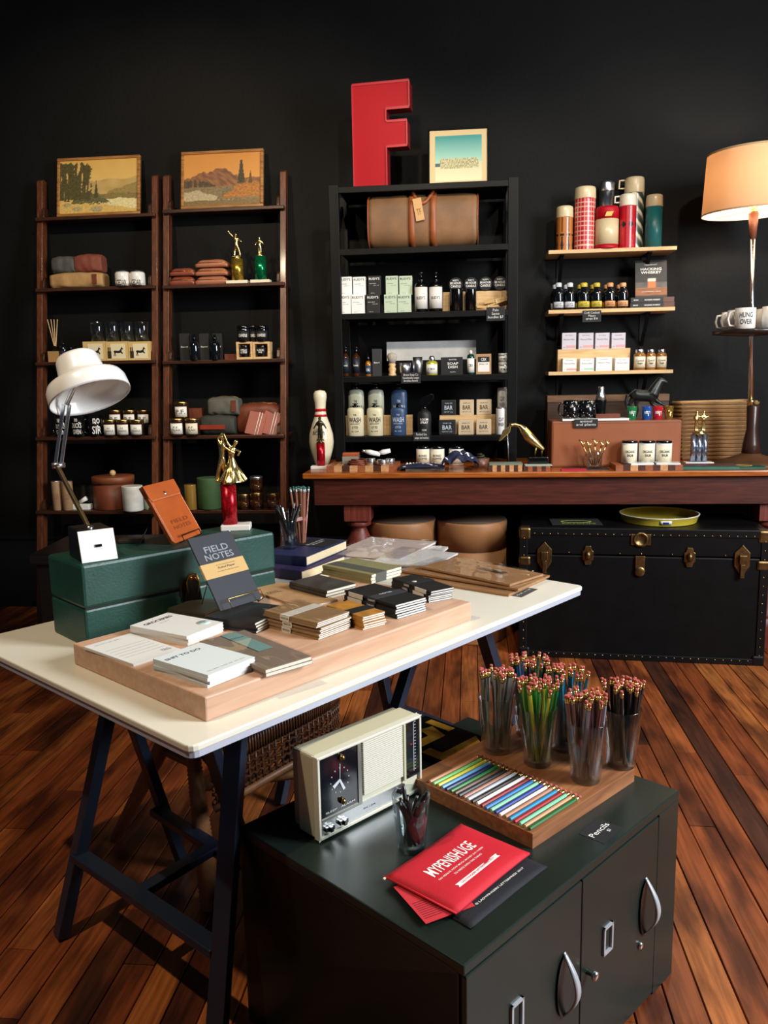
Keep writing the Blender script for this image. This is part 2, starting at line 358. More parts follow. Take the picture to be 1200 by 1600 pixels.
# ------------------------------------------------------------------ pine wall shelves
WY = 4.49; wz = []
for i, (y, p0, p1, lb) in enumerate(((397, 857, 1058, 'pale pine wall shelf carrying the vacuum flasks'), (490.5, 857, 1055, 'pale pine wall shelf carrying the small bottles and whiskey books'), (587, 857, 1052, 'pale pine wall shelf carrying the small card boxes'))):
    z = PY(860, y-6, WY).z; wz.append(z); x0 = XX(p0, WY, z); x1 = XX(p1, WY, z)
    t = thing('wall_shelf', lb, 'shelf', ((x0+x1)/2, WALL, z), group='pine wall shelves'); h = (x1-x0)/2
    MB().box(-h, h, WY-WALL, 0, -.019, 0).build('shelf_board', M_ply, t, bevel=.0015)
    for s in (-1, 1):
        xb = s*(h-.075) + (.0 if s < 0 else -.05)
        MB().box(xb-.012, xb+.012, -.006, 0, -.21, -.019).box(xb-.01, xb+.01, WY-WALL+.03, 0, -.025, -.019).beam((xb, -.003, -.19), (xb, WY-WALL+.05, -.026), .018, .006).build('bracket', M_black, t)
# ------------------------------------------------------------------ white trestle table
WA = R(54.15); WO = Vector((-.493, 1.322, 0)); EU = Vector((math.cos(WA), math.sin(WA), 0)); EV = Vector((-math.sin(WA), math.cos(WA), 0)); WZ = .72
wt = thing('drafting_table', 'white drafting table top laid on black steel trestles in the foreground', 'table', WO, WA)
WU, WV = 1.44, .957
M_lam = mat('white_laminate', '#e9e4d2', .32, var=.03, scale=5)
mb = MB(); rc = .018
poly = []
for cx, cy, a0 in ((rc, rc, 180), (WU-rc, rc, 270), (WU-rc, WV-rc, 0), (rc, WV-rc, 90)):
    poly += [(cx+rc*math.cos(R(a0+q)), cy+rc*math.sin(R(a0+q))) for q in (0, 30, 60, 90)]
mb.prism(poly, WZ-.014, WZ, axis='z').build('tabletop', M_lam, wt, bevel=.003)
MB().prism([(x*.995+.003, y*.995+.002) for x, y in poly], WZ-.026, WZ-.014, axis='z').build('edge_strip', mat('grey_steel_edge', '#c3c8d6', .35, .2), wt)
MB().box(.02, WU-.02, .02, WV-.02, WZ-.03, WZ-.0255).build('underside', mat('dark_underside', '#1a1512', .7), wt)
M_tres = mat('blue_black_steel', '#212c3d', .36, .2, coat=.2)
def trestle(label, org, bars):
    t = thing('trestle', label, 'trestle', WO+EU*org[0]+EV*org[1], WA)
    for nm, a, b_, w1, w2 in bars:
        f = lambda p: (p[0]-org[0], p[1]-org[1], p[2])
        MB().beam(f(a), f(b_), w1, w2).build(nm, M_tres, t, bevel=.002)
ZT = WZ-.042; ZB = WZ-.0305
trestle('black steel trestle under the near left end of the white table', (.22, .4), [
    ('top_bar', (.22, .06, ZB-.016), (.22, .86, ZB-.016), .045, .032),
    ('leg', (.238, .64, ZT-.0), (.042, .67, .006), .038, .03), ('leg', (.212, .135, ZT), (.062, .07, .006), .04, .028),
    ('leg', (.19, .25, ZT), (.40, .30, .006), .034, .026), ('leg', (.24, .70, ZT), (.42, .70, .006), .034, .026),
    ('stretcher', (.098, .665, .20), (.104, .10, .21), .04, .02), ('stretcher', (.335, .31, .20), (.345, .70, .20), .036, .02), ('stretcher', (.10, .40, .205), (.336, .42, .205), .034, .02)])
trestle('black steel trestle under the far right end of the white table', (1.08, .4), [
    ('top_bar', (1.08, .06, ZB-.016), (1.08, .86, ZB-.016), .045, .032),
    ('leg', (1.035, .10, ZT), (1.34, .10, .006), .038, .03), ('leg', (1.06, .31, ZT), (.68, .31, .006), .034, .026),
    ('leg', (1.19, .70, ZT), (1.36, .70, .006), .036, .028), ('leg', (1.05, .74, ZT), (.82, .74, .006), .034, .026),
    ('stretcher', (1.26, .10, .20), (1.31, .70, .20), .036, .02)])
# ------------------------------------------------------------------ green steel locker cabinet
KA = R(51.2); KO = Vector((-.010, 1.154, 0)); KZ = .45; KL, KD = .751, .596
M_loc = mat('dark_green_enamel', '#1b241f', .34, var=.12, scale=4, spec=.4, bump=.05, bscale=12)
M_locin = mat('locker_gap', '#060806', .6)
kb = thing('locker_cabinet', 'dark green steel locker lying low with two doors and chrome handles', 'cabinet', KO, KA)
def PL(px, py, org, ang, off=0):
    n = Vector((-math.sin(ang), math.cos(ang), 0)); d = ray(px, py); t = ((org+n*off)-CAM).dot(n)/d.dot(n); p = CAM+d*t
    return (p-org).dot(Vector((math.cos(ang), math.sin(ang), 0))), p.z
xs = PL(909, 1372, KO, KA)[0]; xr = PL(1029, 1265, KO, KA)[0]
MB().box(0, KL, .012, KD, 0, KZ-.012).build('body', M_loc, kb, bevel=.002)
MB().box(0, KL, 0, KD, KZ-.02, KZ).build('top_panel', M_loc, kb, bevel=.003)
MB().box(xr+.006, KL, 0, .02, .0, KZ-.02).build('side_strip', M_loc, kb, bevel=.003)
MB().box(xs-.004, xr+.006, .006, .013, .01, KZ-.02).build('door_gap', M_locin, kb)
hp = [(PL(870, 1496, KO, KA), PL(882, 1600, KO, KA)), (PL(999, 1378, KO, KA), PL(1008, 1466, KO, KA))]
lf = [(805, 1587), (947, 1465)]
for k, (x0, x1) in enumerate(((.004, xs-.0015), (xs+.0015, xr))):
    d = MB().box(x0, x1, -.002, .012, .012, KZ-.0215).build('door', M_loc, kb, bevel=.002)
    (hx0, hz0), (hx1, hz1) = hp[k]; hx = (hx0+hx1)/2+.006; n = 14
    zt, zb = (hz0, hz0-.135)
    m = MB(); pts = [(hx, -.003-.032*math.sin(math.pi*i/n), zt+(zb-zt)*i/n) for i in range(n+1)]
    P2 = []
    for i, (x, y, z) in enumerate(pts):
        wv = .003+.0045*math.sin(math.pi*i/n); P2.append([(x-wv, y, z), (x+wv, y, z), (x+wv, y+.004, z), (x-wv, y+.004, z)])
    m._a([p for q in P2 for p in q], [(4*i+j, 4*i+(j+1) % 4, 4*i+4+(j+1) % 4, 4*i+4+j) for i in range(n) for j in range(4)], 0, True)
    m.build('handle', mat('satin_handle', '#b9bdc1', .35, .35), d)
    MB().lathe([(.0, 0), (.02, .001), (.026, .0035)], 24, mx=Matrix.Translation((hx, -.0025, (zt+zb)/2)) @ Matrix.Rotation(R(90), 4, 'X') @ Matrix.Scale(2.5, 4, (0, 1, 0))).build('handle_recess', mat('recess_shadow_enamel', '#1a211d', .3), d)
    lx, lz = PL(*lf[k], KO, KA); lw, lh = .0175, .03
    m = MB()
    for a in ((lx-lw, lx+lw, lz+lh-.005, lz+lh), (lx-lw, lx+lw, lz-lh, lz-lh+.005), (lx-lw, lx-lw+.005, lz-lh, lz+lh), (lx+lw-.005, lx+lw, lz-lh, lz+lh)): m.box(a[0], a[1], -.0065, -.002, a[2], a[3])
    m.build('label_frame', MATS['satin_handle'], d)
    kx, kz = PL(916, 1517, KO, KA) if k == 0 else PL(998, 1476, KO, KA)
    q = Matrix.Translation((kx, -.002, kz)) @ Matrix.Rotation(R(90), 4, 'X')
    MB().lathe([(.006, 0), (.005, .012), (.0085, .014), (.010, .018), (.008, .022), (0, .0235)] if k == 0 else [(.008, 0), (.0085, .003), (.006, .006), (0, .007)], 16, mx=q).build('lock_knob', M_chrome, d)
MB().box(-.0, .0012, .01, KD, 0, KZ-.02).build('side_panel', M_loc, kb)
# ------------------------------------------------------------------ wooden tray slab on the white table
M_maple = wood('maple_slab', '#c79a7a', '#d6ae92', .5, scale=4)
TO = PZ(322, 1129, WZ); TA = R(53.75)
te = Vector((math.cos(TA), math.sin(TA), 0)); tn = Vector((-te.y, te.x, 0))
TH = PY(322, 1090, TO.y).z-WZ; TL = (PZ(747, 971, WZ)-TO).dot(te); TD = (PZ(101, 1042, WZ)-TO).dot(tn)
one(MB().box(0, TL, 0, TD, 0, TH), 'display_slab', 'thick pale wooden slab holding the notebooks on the white table', 'board', M_maple, TO, TA, bevel=.004)
SZ = WZ+TH
# ------------------------------------------------------------------ notebooks
BM = {}
def book_mesh(w_, d_, th, ct=.0007, soft=False):
    k = (round(w_, 3), round(d_, 3), round(th, 4), soft)
    if k in BM: return BM[k]
    c = MB(); x, y = w_/2, d_/2
    c.box(-x, x, -y, y, 0, ct).box(-x, x, -y, y, th-ct, th).box(-x, -x+ct, -y, y, ct, th-ct)
    p = MB().box(-x+ct, x-.0012, -y+.0012, y-.0012, ct, th-ct)
    BM[k] = (c, p); return BM[k]
def frame4(L, T, Rr, B, z):
    L, T, Rr, B = [PZ(*q, z) for q in (L, T, Rr, B)]
    c = (L+T+Rr+B)/4; ux = ((Rr-B)+(T-L))/2; uy = ((L-B)+(T-Rr))/2
    return c, ux.length, uy.length, math.atan2(ux.y, ux.x)
def stack(L, T, Rr, B, base, n, th, name, labels, cat, cover, group, jit=.004, band=None, pages=None, dims=None):
    c, w_, d_, a = frame4(L, T, Rr, B, base+n*th)
    if dims: w_, d_ = dims
    out = []; rs = random.Random(int(c.x*1e4))
    for i in range(n):
        lb = labels[i] if isinstance(labels, (list, tuple)) else labels
        t = thing(name, lb, cat, (c.x+rs.uniform(-jit, jit)*(i < n-1), c.y+rs.uniform(-jit, jit)*(i < n-1), base+i*th), a+rs.uniform(-.03, .03)*(i < n-1), group)
        cm, pm_ = book_mesh(w_, d_, th-.0002)
        cm.build('cover', cover, t); pm_.build('pages', pages or M_page, t)
        if band:
            bx, bw, bmat = band; x = (bx-.5)*w_; e = .0006
            m = MB(); m.box(x-bw/2, x+bw/2, -d_/2-e, d_/2+e, th-.0002, th+e*.8).box(x-bw/2, x+bw/2, -d_/2-e, -d_/2, 0, th).box(x-bw/2, x+bw/2, d_/2, d_/2+e, 0, th); m.build('paper_band', bmat, t)
        out.append(t)
    return out, w_, d_, th
UPR = (0, 0, 0)
M_pad = mat('pale_blue_pad', '#dfe9ea', .6); M_padw = mat('off_white_pad', '#e6e6e2', .6)
M_teal = mat('teal_print', '#2f7f8a', .6); M_greyink = mat('grey_print', '#55565a', .6)
s, w_, d_, th = stack((239, 1028), (312, 1005), (400, 1025), (325, 1056), SZ, 4, .0068, 'notepad', ['lowest pale blue notepad in the front stack on the slab', 'second pale blue notepad from the bottom of the front stack', 'third pale blue notepad from the bottom of the front stack', 'top pale blue notepad of the front stack headed in dark teal'], 'notepad', M_pad, 'pale blue notepads', pages=M_paper, jit=.0015)
txt(s[-1], 'SHIT TO DO', mat('dark_teal_print', '#173f4c', .6), (-.01, d_*.32, th), .011, w_*.72, UPR, .06)
txt(s[-1], 'REAL  KINDA  COULD  SHIT  WILL  DO IT', M_greyink, (0, -d_*.40, th), .003, w_*.8, UPR)
s, w_, d_, th = stack((134, 1008), (208, 989), (278, 1014), (205, 1040), SZ, 1, .006, 'notepad', 'single thin white notepad lying at the left corner of the slab', 'notepad', M_padw, None, pages=M_paper)
txt(s[0], "WHAT'S UP, MAN", M_teal, (-w_*.1, d_*.40, th), .004, w_*.55, UPR, .02); txt(s[0], 'SHUT-\nUPPER', M_greyink, (w_*.34, -d_*.36, th), .013, .024, UPR, .02)
for i in range(5): MB().box(-w_*.42, w_*.42, -d_*.25+i*.018, -d_*.25+i*.018+.0004, th, th+.0002).build('rule_line', M_greyink, s[0])
s, w_, d_, th = stack((210, 974), (272, 955), (339, 974), (285, 998), SZ, 3, .0078, 'notepad', ['bottom white notepad of the groceries stack', 'middle white notepad of the groceries stack', 'top white notepad headed groceries with a pale round sticker'], 'notepad', M_padw, 'white grocery notepads', pages=M_paper, jit=.002)
txt(s[-1], 'GROCERIES', ink, (0, d_*.34, th), .014, w_*.72, UPR, .06); txt(s[-1], 'TO BUY', M_greyink, (0, d_*.22, th), .0035, w_*.25, UPR)
MB().lathe([(.017, 0), (.017, .0005), (0, .0005)], 24, (w_*.30, -d_*.28, th)).build('sticker', mat('pale_mint_sticker', '#cfe3dd', .5), s[-1]); txt(s[-1], 'SHOP\nLIST', M_teal, (w_*.30, -d_*.28, th+.0008), .014, .02, UPR)
M_greige = mat('greige_cover', '#8d7c6c', .55, var=.06, scale=30)
s, w_, d_, th = stack((314, 1000), (383, 985), (485, 1024), (413, 1049), SZ, 2, .0085, 'notebook_pack', ['lower greige notebook in clear wrap beside the pale blue pads', 'upper greige notebook with a teal corner beside the pale blue pads'], 'notebook', M_greige, 'greige wrapped notebooks', band=(.0, .0001, M_greige))
MB().box(-w_*.05, w_*.28, -d_*.1, d_*.5, th+.0008, th+.0012).build('teal_panel', mat('teal_card', '#7ea6a2', .55), s[-1]); txt(s[-1], 'PERFORM', M_greyink, (w_*.08, d_*.33, th+.0015), .006, w_*.3, UPR, .02)
m = MB().grid(10, 8, lambda u, v: ((u-.5)*w_*1.02, (v-.5)*d_*1.02, th+.0025+.0015*nz(u*5, v*5)))
m.build('clear_wrap', glass('thin_film', '#fbfbfb', .55), s[-1])
M_tan = mat('tan_cover', '#9a7a54', .6, var=.08, scale=25); M_bandw = mat('white_band', '#d9d4c8', .6)
def packs(L, T, Rr, B, n, per, th, label, cover, band, group, what, base=None):
    base = base or SZ
    c, w_, d_, a = frame4(L, T, Rr, B, base+n*per*th); rs = random.Random(int(c.y*999)); o = []
    for i in range(n):
        t = thing('notebook_pack', label(i), 'notebooks', (c.x+rs.uniform(-.003, .003), c.y+rs.uniform(-.003, .003), base+i*per*th), a+rs.uniform(-.035, .035), group)
        for j in range(per):
            cm, pm_ = book_mesh(w_, d_, th-.0003)
            k = cm.build('notebook', cover, t, loc=(rs.uniform(-.002, .002), rs.uniform(-.0015, .0015), j*th), bevel=.0006); pm_.build('pages', M_page if what else M_paper, k)
        H = per*th; bx, bw, bmat = band; x = (bx-.5)*w_; e = .003
        m = MB(); m.box(x-bw/2, x+bw/2, -d_/2-e, d_/2+e, H, H+.0008).box(x-bw/2, x+bw/2, -d_/2-e, -d_/2-e+.0008, 0, H).box(x-bw/2, x+bw/2, d_/2+e-.0008, d_/2+e, 0, H)
        m.box(-w_/2-.0035, -w_/2-.0027, -.004, .004, 0, .001)
        bo = m.build('paper_band', bmat, t)
        o.append((t, w_, d_, H, bo))
    return o
ordn = ['bottom', 'middle', 'top']
def spineband(t, w_, d_, H, bmat, txtm, s, y0=.0, bw=.03):
    # band around the short way: over the top and down the spine side that faces the camera's left
    m = MB(); e = .003
    m.box(-w_/2-e, w_/2+e, y0-bw/2, y0+bw/2, H, H+.0008).box(-w_/2-e, -w_/2-e+.0008, y0-bw/2, y0+bw/2, 0, H+.0008).box(w_/2+e-.0008, w_/2+e, y0-bw/2, y0+bw/2, 0, H+.0008)
    q = m.build('paper_band', bmat, t)
    txt(t, s, txtm, (-w_/2-e-.0003, y0, H/2), .005, bw*.8, (R(90), 0, R(-90)), .01)
    return q
def packs2(L, T, Rr, B, n, per, th, label, cover, bmat, group, s, txtm, y0, bw, white=True):
    c, w_, d_, a = frame4(L, T, Rr, B, SZ+n*per*th); rs = random.Random(int(c.y*999)); o = []
    for i in range(n):
        t = thing('notebook_pack', label(i), 'notebooks', (c.x+rs.uniform(-.003, .003), c.y+rs.uniform(-.003, .003), SZ+i*per*th), a+rs.uniform(-.035, .035), group)
        for j in range(per):
            cm, pm_ = book_mesh(w_, d_, th-.0003)
            k = cm.build('notebook', cover, t, loc=(rs.uniform(-.002, .002), rs.uniform(-.0015, .0015), j*th), bevel=.0006); pm_.build('pages', M_paper, k)
        spineband(t, w_, d_, per*th, bmat, txtm, s, y0*d_, bw); o.append((t, w_, d_, per*th))
    return o
o = packs2((418, 951), (470, 938), (540, 956), (492, 977), 3, 3, .0046, lambda i: ordn[i]+' tan notebook three-pack with a white band in the crinkled stack', M_tan, M_bandw, 'tan notebook packs', 'VERNACULAR', M_greyink, .08, .03)
t, w_, d_, H = o[-1]
m = MB().grid(14, 10, lambda u, v: ((u-.5)*w_*1.02, (v-.5)*d_*1.02, H+.003+.005*max(0, nz(u*6, v*6, 3)))); m.build('clear_wrap', MATS['thin_film'], t)
M_must = mat('mustard_cover', '#b07a2c', .55, var=.35, scale=30); M_blkc = mat('black_notebook_cover', '#161616', .6)
o = packs2((519, 943), (541, 940), (607, 953), (560, 968), 2, 3, .0052, lambda i: ['lower', 'upper'][i]+' mustard mottled notebook three-pack with black band', M_must, M_blkc, 'mustard notebook packs', 'CAMP', wht, -.1, .035)
o = packs2((538, 921), (583, 912), (667, 931), (620, 946), 3, 2, .0062, lambda i: ordn[i]+' black notebook pack with white spine label in the larger black stack', M_blkc, mat('dark_grey_band', '#33353a', .6), 'black notebook packs', 'CARNET', wht, -.05, .034)
for t, w_, d_, H in o: MB().box(-w_/2-.0042, -w_/2-.003, .01*0+d_*.12, d_*.40, 0, H*.98).build('spine_label', M_bandw, t)
t, w_, d_, H = o[-1]; txt(t, 'NOTES', wht, (w_*.02, 0, H+.001), .008, .04, UPR, .02)
o = packs2((610, 904), (640, 897), (716, 916), (674, 922), 3, 2, .0056, lambda i: ordn[i]+' black notebook pack with round badge in the stack at the slab end', M_blkc, mat('black_band', '#202022', .5), 'black badge notebook packs', 'LINED', wht, .1, .03)
t, w_, d_, H = o[-1]; MB().lathe([(.007, 0), (.007, .0006), (0, .0006)], 16, (-w_*.2, d_*.1, H+.001)).build('badge', M_bandw, t)
for t, w_, d_, H in o: MB().box(-w_/2-.0042, -w_/2-.003, -d_*.4, -d_*.12, 0, H*.98).build('spine_label', M_bandw, t)
M_photo = mat('charcoal_photo_cover', '#3a3a38', .3, var=.5, scale=18)
s, w_, d_, th = stack((453, 909), (499, 897), (555, 912), (510, 923), SZ, 3, .0085, 'notebook', [ordn[i]+' charcoal photo-cover notebook in the stack beside the blue books' for i in range(3)], 'notebook', M_photo, 'charcoal photo notebooks')
M_olive = mat('olive_cover', '#8a865e', .6, var=.06, scale=20)
s, w_, d_, th = stack((506, 883), (553, 870), (626, 886), (578, 898), SZ, 3, .0095, 'notebook', [ordn[i]+' olive notebook with grey band in the rear stack' for i in range(3)], 'notebook', M_olive, 'olive notebooks', band=(.32, .045, mat('grey_band', '#55574f', .5)), jit=.003)
s, w_, d_, th = stack((400, 918), (448, 908), (520, 938), (462, 952), SZ, 1, .006, 'notebook', 'large kraft notebook lying flat behind the tan packs', 'notebook', M_kraft, None)
txt(s[0], 'FIELD\nNOTES', mat('brown_print', '#4a3624', .6), (-w_*.22, d_*.2, th), .022, .048, UPR, .03)
M_char = mat('charcoal_cover', '#2a2c33', .62, var=.05, scale=40)
s, w_, d_, th = stack((327, 961), (385, 936), (447, 950), (392, 976), SZ, 4, .0066, 'notebook', [q+' black grid notebook in the stack under the wire easel' for q in ('bottom', 'second lowest', 'third lowest', 'top')], 'notebook', mat('black_dot_cover', '#1c1c1f', .5), 'black notebooks under the easel')
EZ = SZ+4*.0066; EC = s[-1].location.copy(); EA = s[-1].rotation_euler.z
s, w_, d_, th = stack((274, 947), (320, 930), (352, 944), (308, 962), SZ, 3, .006, 'notebook', [ordn[i]+' dark olive notebook in the low stack under the bulldog clip' for i in range(3)], 'notebook', mat('dark_olive_cover', '#3b392c', .5), 'dark olive notebooks')
# bulldog clip on that stack
cp = PZ(303, 937, SZ+.018)
t = thing('bulldog_clip', 'large black bulldog clip with coppery jaws on the dark olive notebooks', 'clip', cp, R(20))
MB().prism([(-.022, 0), (.022, 0), (.016, .05), (.006, .062), (-.006, .062), (-.016, .05)], -.006, .006, axis='y').build('body', mat('dark_clip_steel', '#2a2622', .3, .8), t, bevel=.002)
for s_ in (-1, 1): MB().tube([(-.012, s_*.008, .02), (-.016, s_*.010, .05), (-.010, s_*.012, .066), (.0, s_*.012, .07), (.010, s_*.012, .066), (.016, s_*.010, .05), (.012, s_*.008, .02)], .0022, 8).build('lever', M_brass, t)
MB().lathe([(.007, -.012), (.007, .012)], 14, mx=Matrix.Translation((0, 0, .058)) @ Matrix.Rotation(R(90), 4, 'Y')).build('coil', mat('copper_steel', '#8a5436', .3, .9), t)
# charcoal notebook on a wire easel
fb = [(282, 828), (345, 811), (410, 935), (345, 955)]
p1 = PZ(345, 955, EZ+.012); p2 = p1+Vector((math.cos(EA-R(8)), math.sin(EA-R(8)), 0))*.01
# direction of the lower edge from image
dirx = PZ(410, 935, EZ+.012)-p1; W0 = dirx.length; ax = math.atan2(dirx.y, dirx.x)
best = None
for k in range(10, 60):
    tl = R(k); yv = Vector((-math.sin(ax), math.cos(ax), 0))
    upv = yv*math.sin(tl)+Vector((0, 0, 1))*math.cos(tl)
    for Lh in (.13, .14, .15, .16, .17, .18, .19, .2):
        q = p1+upv*Lh-CAM; z = q.dot(FW); e = (600+FPX*q.dot(RT)/z-282)**2+(800-FPX*q.dot(UP)/z-830)**2
        if best is None or e < best[0]: best = (e, tl, Lh)
tl, Lh = best[1], best[2]
print('easel', W0, math.degrees(ax), math.degrees(tl), Lh, best[0])
t = thing('notebook', 'charcoal notebook with a kraft band propped on the wire easel', 'notebook', p1, ax)
rx = (R(90)-tl, 0, 0)   # stands up leaning back: local xy plane tilts
def tilt(o): o.rotation_euler = (R(90)-tl, 0, 0); return o
tilt(MB().prism([(0, 0), (W0-.006, 0), (W0, .006), (W0, Lh-.006), (W0-.006, Lh), (0, Lh)], -.005, 0, axis='z').build('cover', M_char, t, bevel=.001))
tilt(MB().box(.001, W0-.001, .001, Lh-.001, -.0042, -.0008).build('pages', M_page, t))
tilt(MB().box(-.0004, W0+.0004, Lh*.42, Lh*.62, -.0055, .0006).build('paper_band', mat('kraft_band', '#c8a468', .65), t))
def onface(s, m, x, y, size, wd, bold=.02):
    o = txt(t, s, m, (0, 0, 0), size, wd, UPR, bold); q = Matrix.Rotation(R(90)-tl, 4, 'X') @ Matrix.Translation((x, y, .0009)); o.matrix_basis = q; return o
M_silv = mat('silver_print', '#8f939b', .5)
onface('FIELD', M_silv, W0*.5, Lh*.80, .017, W0*.55); onface('NOTES', M_silv, W0*.5, Lh*.695, .017, W0*.66)
onface('Ruled Paper', ink, W0*.55, Lh*.535, .007, W0*.4); onface('SET OF TWO NOTEBOOKS', M_greyink, W0*.55, Lh*.575, .0026, W0*.45, 0); onface('64 PAGES DURABLE MATERIALS', M_greyink, W0*.55, Lh*.49, .0026, W0*.5, 0)
t = thing('wire_easel', 'small brass wire easel holding the charcoal notebook', 'easel', p1, ax)
yv = Vector((0, math.sin(tl), math.cos(tl)))
def ez(x, a, o): return (x, a*math.sin(tl)-o*math.cos(tl), a*math.cos(tl)+o*math.sin(tl))
f0 = .014; z0 = -.006
MB().tube([ez(W0*.12, .012, -.006), ez(W0*.12, -.004, 0), ez(W0*.12, -.004, .022), ez(W0*.12, .018, .024), ez(W0*.9, .018, .024), ez(W0*.9, -.004, .022), ez(W0*.9, -.004, 0), ez(W0*.9, .012, -.006)], .0014, 8).build('front_hook', M_lidgold, t)
MB().tube([(W0*.12, -.001, -.006), ez(W0*.12, .012, -.007), ez(W0*.3, .12, -.007), (W0*.3, .12, -.011)], .0014, 8).build('back_leg', M_lidgold, t); MB().tube([(W0*.9, -.001, -.006), ez(W0*.9, .012, -.007), ez(W0*.7, .12, -.007), (W0*.7, .12, -.011)], .0014, 8).build('back_leg', M_lidgold, t)
# ------------------------------------------------------------------ green trunk on the table
GO = PZ(137, 1014, WZ); GA = R(50); ge = Vector((math.cos(GA), math.sin(GA), 0)); gn = Vector((-ge.y, ge.x, 0))
GH = PY(129, 884, GO.y).z-WZ; GZ = WZ+GH; GL = (PZ(441, 833, GZ)-PZ(129, 884, GZ)).dot(ge); GD = .20
print('green trunk', GH, GL)
M_gt = mat('green_leatherette', '#1a453b', .42, var=.18, scale=9, bump=.2, bscale=140)
t = thing('case', 'old green leatherette case with a split lid on the white table', 'case', GO, GA)
lidz = GH*.47
MB().box(0, GL, 0, GD, 0, lidz-.0015).build('base_box', M_gt, t, bevel=.006)
MB().box(-.001, GL+.001, -.001, GD+.001, lidz+.0015, GH).build('lid', M_gt, t, bevel=.008)
MB().box(.004, GL-.004, .004, GD-.004, lidz-.003, lidz+.003).build('lid_seam', M_locin, t)
MB().box(GL*.46-.004, GL*.46+.03, -.004, -.0005, lidz-.02, lidz+.025).build('clasp', mat('dark_clasp', '#3a2c20', .4, .7), t)
# desk lamp
lp = PZ(128, 881, GZ); lq = PZ(184, 873, GZ); lw = (lq-lp).length; la = math.atan2(lq.y-lp.y, lq.x-lp.x)
t = thing('desk_lamp', 'white swing-arm desk lamp with a hat-shaped shade on the green case', 'lamp', lp, la)
bh = PY(118, 833, lp.y).z-GZ; print('lamp base', lw, bh, math.degrees(la))
M_lw = mat('white_lamp_enamel', '#efeeea', .25, coat=.3)
dp = .115
MB().prism([(0, 0), (.022, bh), (dp, bh*1.02), (dp, 0)], 0.002, lw-.002, axis='x').build('base', mat('black_lamp_base', '#100f0f', .35), t, bevel=.003)
MB().prism([(-.003, .001), (.019, bh), (.022, bh), (.0005, .001)], 0, lw, axis='x').build('face_plate', M_lw, t, bevel=.001)
fp = MB().prism([(-.0055, 0), (-.004, .006), (.004, .006), (.004, 0)], lw*.42, lw*.6, axis='x').build('switch', M_gloss, t, loc=(0, .0085, bh*.47))
il = lambda p: t.matrix_basis.inverted() @ p
LY = lp.y+.05
def lpt(px, py, dy=0): return il(PY(px, py, LY+dy))
t_inv = Matrix.Translation(lp) @ Matrix.Rotation(la, 4, 'Z'); il = lambda p: t_inv.inverted() @ p
a0_ = lpt(140, 822); a1_ = lpt(91, 727); a2_ = lpt(104, 632); a3_ = lpt(122, 592)
MB().tube([a0_+Vector((0, 0, -.012)), a0_], .009, 12).build('arm_socket', M_chrome, t)
d1 = Vector((.007, 0, 0))
MB().beam(a0_-d1*.5, a1_-d1*.5, .014, .007).build('lower_arm', mat('bronze_arm', '#8a734f', .3, .9), t, bevel=.001)
MB().beam(a1_-d1, a2_-d1, .004, .009).beam(a1_+d1, a2_+d1, .004, .009).build('upper_arm', M_steel, t, bevel=.001)
MB().tube([a1_-d1*2.2, a1_+d1*2.2], .0075, 12).build('elbow_joint', M_chrome, t)
# shade axis: leans so that the opening faces down and to the right
ctr = lpt(136, 606); vd = (PY(136, 606, LY)-CAM).normalized(); nrm = (Matrix.Rotation(-la, 3, 'Z') @ (-vd*.13+(RT*.345-UP*.94)*.92)).normalized()
rim = lw*0+ (PY(193, 590, LY)-PY(79, 622, LY)).length/2
zax = -nrm; xax = Vector((1, 0, 0)); xax = (xax-zax*xax.dot(zax)).normalized(); yax = zax.cross(xax)
mx = Matrix(((xax.x, yax.x, zax.x, ctr.x), (xax.y, yax.y, zax.y, ctr.y), (xax.z, yax.z, zax.z, ctr.z), (0, 0, 0, 1)))
r_ = rim; print('shade rim', rim)
prof = [(r_, -.028), (r_*1.01, -.022), (r_*.99, .004), (r_*.93, .016), (r_*.70, .026), (r_*.60, .031), (r_*.57, .04), (r_*.52, .075), (r_*.48, .082), (0, .084)]
prin = [(r_, -.028), (r_*.97, -.02), (r_*.95, .0), (r_*.88, .012), (r_*.66, .022), (r_*.55, .03), (r_*.50, .07), (0, .078)]
MB().lathe(prof, 40, mx=mx, cap=False).lathe(list(reversed(prin)), 40, mx=mx, cap=False).build('shade', M_lw, t)
MB().lathe([(.012, .07), (.012, .04), (.008, .035)], 14, mx=mx).ball((0, 0, 0), .001).build('bulb_socket', M_gloss, t)
MB().tube([a2_, (a2_+ctr)/2+Vector((0, .0, .03)), ctr+zax*.05], .006, 8).build('shade_bracket', M_steel, t)
# leather pouch on a wire stand
pb = PZ(272, 850, GZ+.004); pr_ = PZ(317, 832, GZ+.004); dv = pr_-pb; pw_ = dv.length; pa = math.atan2(dv.y, dv.x)
best = None
for k in range(5, 60):
    tl2 = R(k); yv = Vector((-math.sin(pa), math.cos(pa), 0)); upv = yv*math.sin(tl2)+Vector((0, 0, math.cos(tl2)))
    for Lp in [x*.005 for x in range(18, 40)]:
        q = pb+upv*Lp-CAM; z = q.dot(FW); e = (600+FPX*q.dot(RT)/z-222)**2+(800-FPX*q.dot(UP)/z-760)**2
        if best is None or e < best[0]: best = (e, tl2, Lp)
tl2, Lp = best[1:]; print('pouch', pw_, math.degrees(pa), math.degrees(tl2), Lp, best[0])
pw_ = max(pw_, .085)
t = thing('leather_notebook_cover', 'orange tan leather pocket case with snap flap propped on the green case', 'case', pb, pa)
Q = Matrix.Rotation(R(90)-tl2, 4, 'X')
def rr4(x0, x1, y0, y1, r):
    return [(x0+r, y0), (x1-r, y0), (x1, y0+r), (x1, y1-r), (x1-r, y1), (x0+r, y1), (x0, y1-r), (x0, y0+r)]
def inq(o): o.matrix_basis = Q; return o
